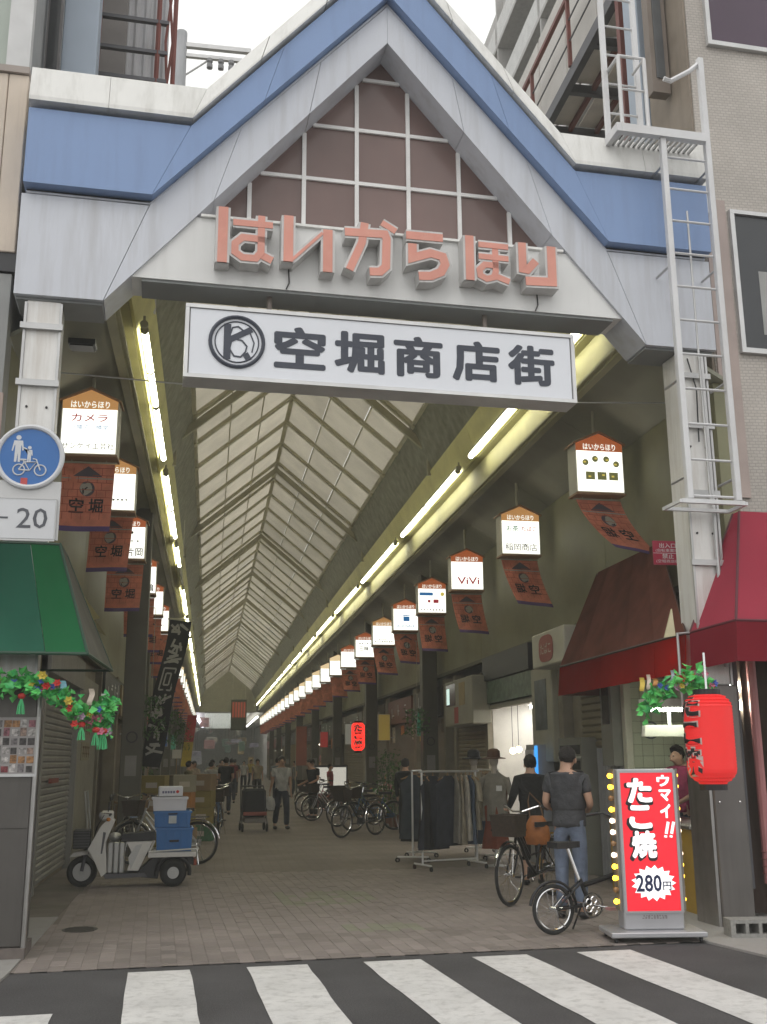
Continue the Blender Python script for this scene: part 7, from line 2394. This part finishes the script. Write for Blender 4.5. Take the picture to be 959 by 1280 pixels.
plant('green vine with pink ribbons hanging on the nearest right column', (4.85, 24.6, 2.15), .62, .34, 170, True, 1)
plant('yellow green vine hanging on the second right column', (4.9, 33.9, 2.1), .6, .32, 120, True, 2)
plant('vine hanging on the nearest left column, by the black streamer', (-1.05, 19.6, 2.0), .75, .28, 150, True, 3)
plant('vine hanging on the second left column', (-.95, 28.5, 2.0), .9, .30, 150, True, 4)
plant('vine hanging on the third left column', (-.9, 37.8, 2.0), .9, .32, 120, True, 5)
plant('dark leafy shrub in a pot before the dark restaurant front', (4.5, 26.0, .01), 1.3, .38, 220, False, 6)
plant('tall dark leafy shrub in a pot beside the restaurant shrub', (4.6, 27.4, .01), 1.6, .4, 240, False, 7)
plant('low potted plant near the silver bicycle on the right', (4.4, 30.8, .01), .7, .3, 120, False, 8)
plant('leafy shrub in a pot among cartons on the left', (-1.3, 22.2, .01), 1.2, .35, 200, False, 9)
CART = [mat('carton '+n, c, .7, var=.12) for n, c in (('yellow', (.25, .20, .06)), ('kraft', (.26, .18, .10)), ('cream', (.28, .26, .19)), ('green', (.06, .16, .08)), ('orange', (.38, .17, .05)))]
cds = [(-1.0, 21.0, 0, 0, 'yellow'), (-1.0, 21.0, 1, 2, 'cream'), (-.95, 21.05, 2, 1, 'kraft'), (-.45, 21.6, 0, 1, 'kraft'), (-.45, 21.6, 1, 0, 'yellow'), (-.5, 21.6, 2, 4, 'orange'), (-.1, 22.6, 0, 3, 'green'), (-.1, 22.6, 1, 0, 'yellow'),
       (-.95, 23.3, 0, 4, 'orange'), (-.95, 23.3, 1, 2, 'cream'), (-.9, 24.4, 0, 0, 'yellow'), (-.9, 24.4, 1, 1, 'kraft'),
       (-1.0, 21.0, 3, 0, 'yellow'), (-.5, 21.6, 3, 2, 'cream'), (-.1, 22.6, 2, 0, 'yellow'), (-.1, 22.6, 3, 1, 'kraft'), (-.95, 23.3, 2, 0, 'yellow')]
for i, (x, y, lv, ci, nm) in enumerate(cds):
    pos = ['standing on the floor', 'second in its stack', 'third in its stack', 'fourth in its stack'][lv]
    wh = {21.0: 'by the nearest left column', 21.05: 'by the nearest left column', 21.6: 'above the scooter crates', 22.6: 'beside the dark parked bicycle', 23.3: 'before the left greengrocer', 24.4: 'farthest back at the greengrocer'}[y]
    t = thing('carton', '%s produce carton %s %s' % (nm, pos, wh), 'carton', (x, y, .01+lv*.332), random.uniform(-.4, .4), 'produce cartons')
    q = MB(); q.bevbox(-.24, .24, -.17, .17, 0, .33, .008); q.build('box', CART[ci], t)
    q = MB(); q.box(-.243, .243, -.03, .03, .3305, .3316); q.box(-.12, .10, -.1725, -.1705, .1, .2); q.build('label', mat('carton label', (.45, .40, .33), .7), t)
for k, (x, y, z, nm, cc, lab) in enumerate([(-1.15, 21.3, 1.62, 'yellow', (.55, .42, .03), 'yellow price card standing over the produce cartons'), (-.62, 21.6, 1.65, 'white', (.55, .52, .45), 'white price card standing over the produce cartons')]):
    t = thing('price_card', lab, 'price card', (x, y, z))
    q = MB(); q.box(-.09, .09, -.004, .004, .0, .17); q.build('card', mat('price card '+nm, cc, .6), t)
    q = MB(); q.tube([(0, .012, -.30), (0, .012, .1)], .007, 5); q.build('stick', HANGW, t)
# white display on the right and red banner
t = thing('display_case', 'low white lit display case deep on the right', 'display', (4.1, 36.3, .01))
q = MB(); q.bevbox(-.55, .55, -.3, .3, 0, .5, .01); q.build('base', mat('case red brown', (.22, .07, .05), .6), t)
q = MB(); q.box(-.52, .52, -.29, .28, .502, 1.35); q.build('lit_box', glow('case light', (.85, .82, .72), .45), t)
q = MB()
for x in (-.54, 0, .54):
    q.box(x-.02, x+.02, -.31, -.292, .5, 1.4)
q.box(-.56, .56, -.312, -.293, 1.351, 1.42); q.build('frame', DGREY, t)
t = thing('hanging_board', 'dark hanging board with red print across the arcade, far down', 'sign', (2.28, 85, 3.94))
q = MB(); q.bevbox(-.62, .62, -.05, .05, 0, 2.4, .02); q.build('board', mat('board dark green', (.05, .06, .03), .6), t)
q = MB(); 
for k in range(5):
    q.box(-.5+.22*k, -.38+.22*k, -.056, -.051, 1.0, 2.2)
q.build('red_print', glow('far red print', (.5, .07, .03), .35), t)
q = MB(); q.tube([(-.5, 0, 2.4), (-.5, 0, 5.0)], .02, 5); q.tube([(.5, 0, 2.4), (.5, 0, 5.0)], .02, 5); q.build('hanger', HANG, t)
t = thing('pink_flag', 'faded pink upright flag among the far shops on the right', 'flag', (3.62, 42, .6))
q = MB(); q.cloth(lambda u, v: (-.22+.42*u, .03*math.sin(v*6), 2.3-1.5*v), 3, 6, .005); q.build('cloth', mat('flag pink', (.34, .12, .09), .8), t)
q = MB(); q.tube([(-.23, 0, -.6), (-.23, 0, 2.35)], .014, 6); q.build('pole', HANG, t)
# the arcade goes on beyond the end gable: lower hall, lamps and a pale back board
t = thing('far_hall', 'lower far hall beyond the end gable with pale board and slanting lamps', 'hall', (CX, END+1, 0))
FH = mat('far hall wall', (.45, .43, .40), .7, var=.2)
q = MB(); q.box(-5, 5, 55, 55.3, 0, 9); q.build('back_wall', FH, t)
q = MB(); q.box(-6.5, 6.5, .4, 55, 6.15, 6.25); q.build('ceiling', FH, t)
for s in (-1, 1):
    q = MB(); q.box(*sorted((s*5, s*5.3)), -1, 54.9, 0, 6.14); q.box(*sorted((s*3.9, s*6.3)), .1, .35, 0, 7.2); q.build('side_wall', FH, t)
r2 = random.Random(77)
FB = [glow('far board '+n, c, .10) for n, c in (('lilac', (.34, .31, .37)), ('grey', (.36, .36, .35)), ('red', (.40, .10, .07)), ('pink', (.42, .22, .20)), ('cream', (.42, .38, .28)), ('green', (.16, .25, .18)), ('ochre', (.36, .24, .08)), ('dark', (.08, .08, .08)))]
for k in range(22):
    y = 6+k*2.1
    x = r2.choice((-1, 1))*r2.uniform(.9, 4.3)-.4
    w_, h_ = r2.uniform(.4, 1.3), r2.uniform(.35, 1.1)
    z = r2.uniform(2.2, 5.2) if abs(x+.4) < 2.4 else r2.uniform(.6, 5.2)
    c = r2.choice((0, 0, 1, 1, 2, 3, 4, 5, 6, 7, 7))
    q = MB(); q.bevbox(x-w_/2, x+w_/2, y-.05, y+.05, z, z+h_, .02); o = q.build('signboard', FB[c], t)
    q = MB()
    for i in range(r2.randint(2, 4)):
        zz = z+h_*(.2+.6*r2.random()); xx = x+w_*r2.uniform(-.3, .1)
        q.box(xx, xx+w_*.3, y-.058, y-.0505, zz-.03, zz+.03)
    q.box(x-.015, x+.015, y-.0, y+.03, z+h_, 6.14)
    tag(q.build('marks', FB[7] if c != 7 else FB[2], o), kind='stuff')
q = MB(); q.box(-2.2, 2.2, 2, 50, 6.10, 6.145); q.build('added_glow_panel', glow('far hall added glow', (.9, .95, .85), .45), t)  # glowing sheet added to brighten the dark hall
q = MB(); q.tube([(-2.9, 1, 5.75), (-2.5, 30, 5.75)], .16, 8); q.build('lamp', glow('far lamp', (.9, .9, 1), 5), t)
q = MB(); q.tube([(2.9, 1, 5.75), (2.9, 30, 5.75)], .1, 8); q.build('lamp', glow('far lamp2', (1, 1, .9), 5.0), t)
# wires across the arcade mouth
t = thing('span_wire', 'thin span wire crossing the arcade just behind the gate', 'wire', (CX, 11.0, 5.55))
q = MB(); q.tube([(-3.6, 0, .15), (-1.5, 0, .05), (0, 0, .02), (1.5, 0, .05), (3.6, 0, .15)], .009, 5); q.build('wire', GALV, t)


# ================================================================ market clutter further in
STALLW = mat('stall wood', (.26, .18, .10), .7, var=.2)


def stall(label, loc, rz, L_, seed, cloth=None):
    """a trestle of produce trays with price cards"""
    r2 = random.Random(seed)
    t = thing('market_stall', label, 'market stall', loc, rz, 'stalls of produce along the shops')
    q = MB(); q.add([(-L_/2, -.35, .62), (L_/2, -.35, .62), (L_/2, .35, .82), (-L_/2, .35, .82), (-L_/2, -.35, .58), (L_/2, -.35, .58), (L_/2, .35, .78), (-L_/2, .35, .78)], [(0, 1, 2, 3), (7, 6, 5, 4), (0, 4, 5, 1), (1, 5, 6, 2), (2, 6, 7, 3), (3, 7, 4, 0)]); q.build('table_top', STALLW, t)
    for x in (-L_/2+.06, L_/2-.06):
        for y in (-.3, .3):
            q = MB(); q.box(x-.025, x+.025, y-.025, y+.025, 0, .6 if y < 0 else .75); q.build('leg', STALLW, t)
    q = MB(); q.cloth(lambda u, v: (-L_/2+L_*u, -.36-.01*math.sin(u*40), .63-.42*v), 12, 2, .004); q.build('front_cloth', GOODS[cloth if cloth is not None else r2.randrange(8)], t)
    n = int(L_/.3)
    q = MB()
    for i in range(n):
        for j in range(2):
            cx0, cy0 = -L_/2+.15+.3*i, -.18+.34*j
            z0 = .72+.2*(cy0)/.7
            ci = r2.randrange(len(GOODS))
            q.cur = 1
            q.box(cx0-.13, cx0+.13, cy0-.14, cy0+.14, z0+.005, z0+.06)
            q.cur = ci
            for k in range(9):
                q.ball((cx0+r2.uniform(-.09, .09), cy0+r2.uniform(-.1, .1), z0+.08+r2.uniform(0, .05)), r2.uniform(.03, .05), n=6, k=4)
    tag(q.build('produce', GOODS, t, True), kind='stuff')
    for i in range(0, n, 2):
        q = MB(); x = -L_/2+.2+.3*i; q.box(x-.05, x+.05, -.02, -.012, .86, .96); q.build('price_card', GOODS[r2.choice((1, 3, 5))], t)
    return t


stall('produce stall with white cloth nearest the scooter on the left', (-1.35, 23.0, .01), R(82), 1.9, 1, 5)
stall('yellow fronted produce stall before the left greengrocer', (-1.3, 25.6, .01), R(86), 2.2, 2, 3)
stall('green fronted produce stall past the second left column', (-1.3, 30.9, .01), R(88), 2.4, 3, 2)
stall('cream fronted stall deeper on the left by the streamers', (-1.3, 34.5, .01), R(90), 2.4, 4, 1)
stall('red fronted stall far down on the left', (-1.2, 41.0, .01), R(90), 2.6, 5, 0)
stall('brown fronted stall on the right beyond the potted shrubs', (4.75, 29.0, .01), R(-90), 1.8, 6, 4)
stall('blue fronted stall on the right beside the display case', (4.7, 39.0, .01), R(-90), 2.4, 7, 6)
stall('white fronted stall far down on the right', (4.7, 46.0, .01), R(-90), 2.6, 8, 5)

PSG = [glow('small sign '+n, c, s) for n, c, s in (('white', (.8, .8, .7), .10), ('green', (.1, .5, .3), .10), ('red', (.7, .06, .05), .14), ('yellow', (.8, .6, .12), .10), ('blue', (.1, .25, .6), .10))]
PNM = ['white', 'green', 'red', 'yellow', 'blue']
r2 = random.Random(21)
k = 0
for s, ys in ((1, (25.6, 31.6, 39.5, 48.5, 60)), (-1, (26.2, 34.0, 43, 54, 66))):
    for i, y in enumerate(ys):
        c = (i*2+(1 if s > 0 else 0)) % 5
        X = (SX if s > 0 else LXW)
        t = thing('projecting_sign', '%s upright shop sign sticking out of the %s wall, %s from the gate' % (PNM[c], 'right' if s > 0 else 'left', ORD[i]), 'shop sign', (X-s*.30, y, 2.15), 0, 'small upright shop signs')
        h_ = r2.uniform(.55, .9)
        q = MB(); q.bevbox(-.19, .19, -.06, .06, 0, h_, .01); q.build('box', mat('small sign box', (.3, .29, .26), .5), t)
        q = MB(); q.box(-.17, .17, -.064, -.0605, .02, h_-.02); q.build('lit_face', PSG[c], t)
        q = MB(); q.box(*sorted((s*.191, s*.32)), -.015, .015, .08, .11); q.box(*sorted((s*.191, s*.32)), -.015, .015, h_-.12, h_-.09); q.build('bracket', GALV, t)

bicycle('green bicycle parked beside the left produce stall', (-.75, 24.6, .01), R(-100), 3, True)
bicycle('silver bicycle with basket standing left of the push cart', (.35, 27.6, .01), R(-88), 1, True)
bicycle('red bicycle parked deep on the right by the white display', (3.55, 34.4, .01), R(-150), 4, True)
bicycle('black bicycle parked on the right just before the silver one', (3.75, 26.6, .01), R(-155), 0, True)
bicycle('blue bicycle parked on the right close to the nearest column', (3.9, 24.7, .01), R(-160), 2, True)
bicycle('dark bicycle leaning by the left shop pier, near the streamer', (-1.25, 18.3, .01), R(100), 0, False)

fill(rack('clothes_rack', 'third clothes rack with brown and rust clothes, against the clothes shop', (4.75, 17.9, 0), R(88), 1.5,
          [(-.6, 9, .42, .9, 80), (-.45, 5, .42, 1.0, 85), (-.3, 3, .42, .9, 80), (-.1, 9, .42, 1.0, 85), (.05, 8, .4, .9, 80), (.2, 5, .42, 1.0, 85), (.4, 4, .42, .9, 80), (.6, 1, .42, 1.0, 85)]), 'third rack by the clothes shop')

people = [('shopper in white blouse walking away on the left, beyond the push cart', (.1, 34.8), R(175), WHT, NAVT), ('shopper in olive coat looking at the left stalls', (-.5, 29.5), R(100), FAB('olive', (.13, .12, .06)), BLKT),
          ('shopper in pale blue shirt beside the blue right stall', (3.9, 40.5), R(-60), FAB('pale blue', (.22, .27, .34)), NAVT), ('shopper in beige jacket coming down the middle, far away', (2.0, 44.0), R(5), FAB('beige', (.32, .27, .2)), BLKT),
          ('shopper in dark red walking away far down the arcade', (.9, 41.5), R(180), FAB('dark red', (.2, .03, .04)), NAVT), ('shopper in grey standing by the far right stall', (3.8, 47.5), R(-80), FAB('mid grey', (.16, .16, .17)), NAVT),
          ('tiny figure in white near the end of the arcade', (1.9, 58), R(0), WHT, NAVT), ('tiny figure in black near the end of the arcade', (.7, 62), R(180), BLKT, BLKT), ('tiny figure in yellow near the end of the arcade', (2.6, 66), R(20), FAB('yellow', (.42, .32, .06)), NAVT)]
for i, (lab, (x, y), rz, a, b) in enumerate(people):
    st = .16 if i % 2 else -.16
    person(lab, (x, y, .01), rz, 1.55+.03*(i % 5), a, b, detail=False, face=False, long_hair=bool(i % 2),
           J={'knee_l': (.10, -.10+st*.3, .50), 'ankle_l': (.10, st*.9, .10), 'toe_l': (.11, st*.9-.16, .05), 'ankle_r': (-.10, -st*.9+.05, .10), 'toe_r': (-.11, -st*.9-.11, .05)})

# ---------------------------------------------------------------- details on the scooter
q = MB(); q.box(.890, .897, -.09, .09, .30, .41); q.build('number_plate', mat('plate cream', (.5, .5, .46), .5), sc)
for s in (-1, 1):
    q = MB(); q.ball((Q(330, 0)[0], s*.21, Q(0, 250)[1]), .03, .035, .025, 8, 6); q.build('indicator', mat('amber lens', (.5, .18, .02), .25), sc, True)
    q = MB(); q.tube([(Q(340, 0)[0], s*.27, Q(0, 212)[1]), (Q(300, 0)[0], s*.24, Q(0, 208)[1]), (Q(295, 0)[0], s*.18, Q(0, 215)[1])], .006, 5); q.build('brake_lever', CHROME, sc)
    q = MB(); q.tube([(Q(300, 0)[0], s*.16, Q(0, 222)[1]), (Q(255, 0)[0], s*.14, Q(0, 300)[1]), (Q(225, 0)[0], s*.08, Q(0, 420)[1]), (Q(190, 0)[0], s*.06, .30)], .006, 5); q.build('cable', BLACKP, sc)
q = MB()
for k in range(6):
    z = Q(0, 425)[1]+.035*k
    q.box(Q(107, 0)[0], Q(213, 0)[0], -.1735, -.171, z, z+.008)
q.build('basket_wire', DGREY, sc)
q = MB(); q.prism(PQ((300, 330), (318, 335), (300, 470), (290, 470)), -.2035, -.2005); q.build('shield_seam', DGREY, sc)
for tt, hx_, hh in ((c1, hx, h_ if False else .3), (c2, hx2, h2)):
    q = MB(); q.box(-.06, .06, -.212, -.2005, .12 if tt is c1 else .165, .145 if tt is c1 else .185); q.build('slot_shade', DARKW, tt)  # flat plate painted dark for the shade in the crate's slot
# handcart and boxes by the left wall
t = thing('trolley', 'folded silver hand trolley leaning at the pale left wall', 'trolley', (-1.92, 19.0, .01), R(90))
q = MB(); q.tube([(-.2, 0, .1), (-.2, .12, 1.1), (.2, .12, 1.1), (.2, 0, .1)], .014, 6); q.box(-.22, .22, -.25, 0, .05, .07); q.build('frame', GALV, t)
for s in (-1, 1):
    q = MB(); q.ring((s*.24, .03, .09), .065, .024, 'x', 14, 6); q.build('wheel', RUBBER, t, True)

# children of a moved prototype keep their own transforms; nothing else to settle
for o in list(bpy.data.objects):
    if o.parent is None and o.type == 'EMPTY' and not o.children:
        bpy.data.objects.remove(o)

# ================================================================ added for the camera's soft veil: a little haze
hz = MB(); hz.box(-60, 75, -40, 200, -1.2, 60)
HZ = bpy.data.materials.new('veil_haze')
HZ.use_nodes = True
hn, hl = HZ.node_tree.nodes, HZ.node_tree.links
hn.remove(hn['Principled BSDF'])
pv = hn.new('ShaderNodeVolumePrincipled')
pv.inputs['Color'].default_value = (.94, .94, .88, 1)
pv.inputs['Density'].default_value = .0032
hl.new(pv.outputs[0], hn['Material Output'].inputs['Volume'])
tag(hz.build('veil_haze', HZ), kind='stuff')
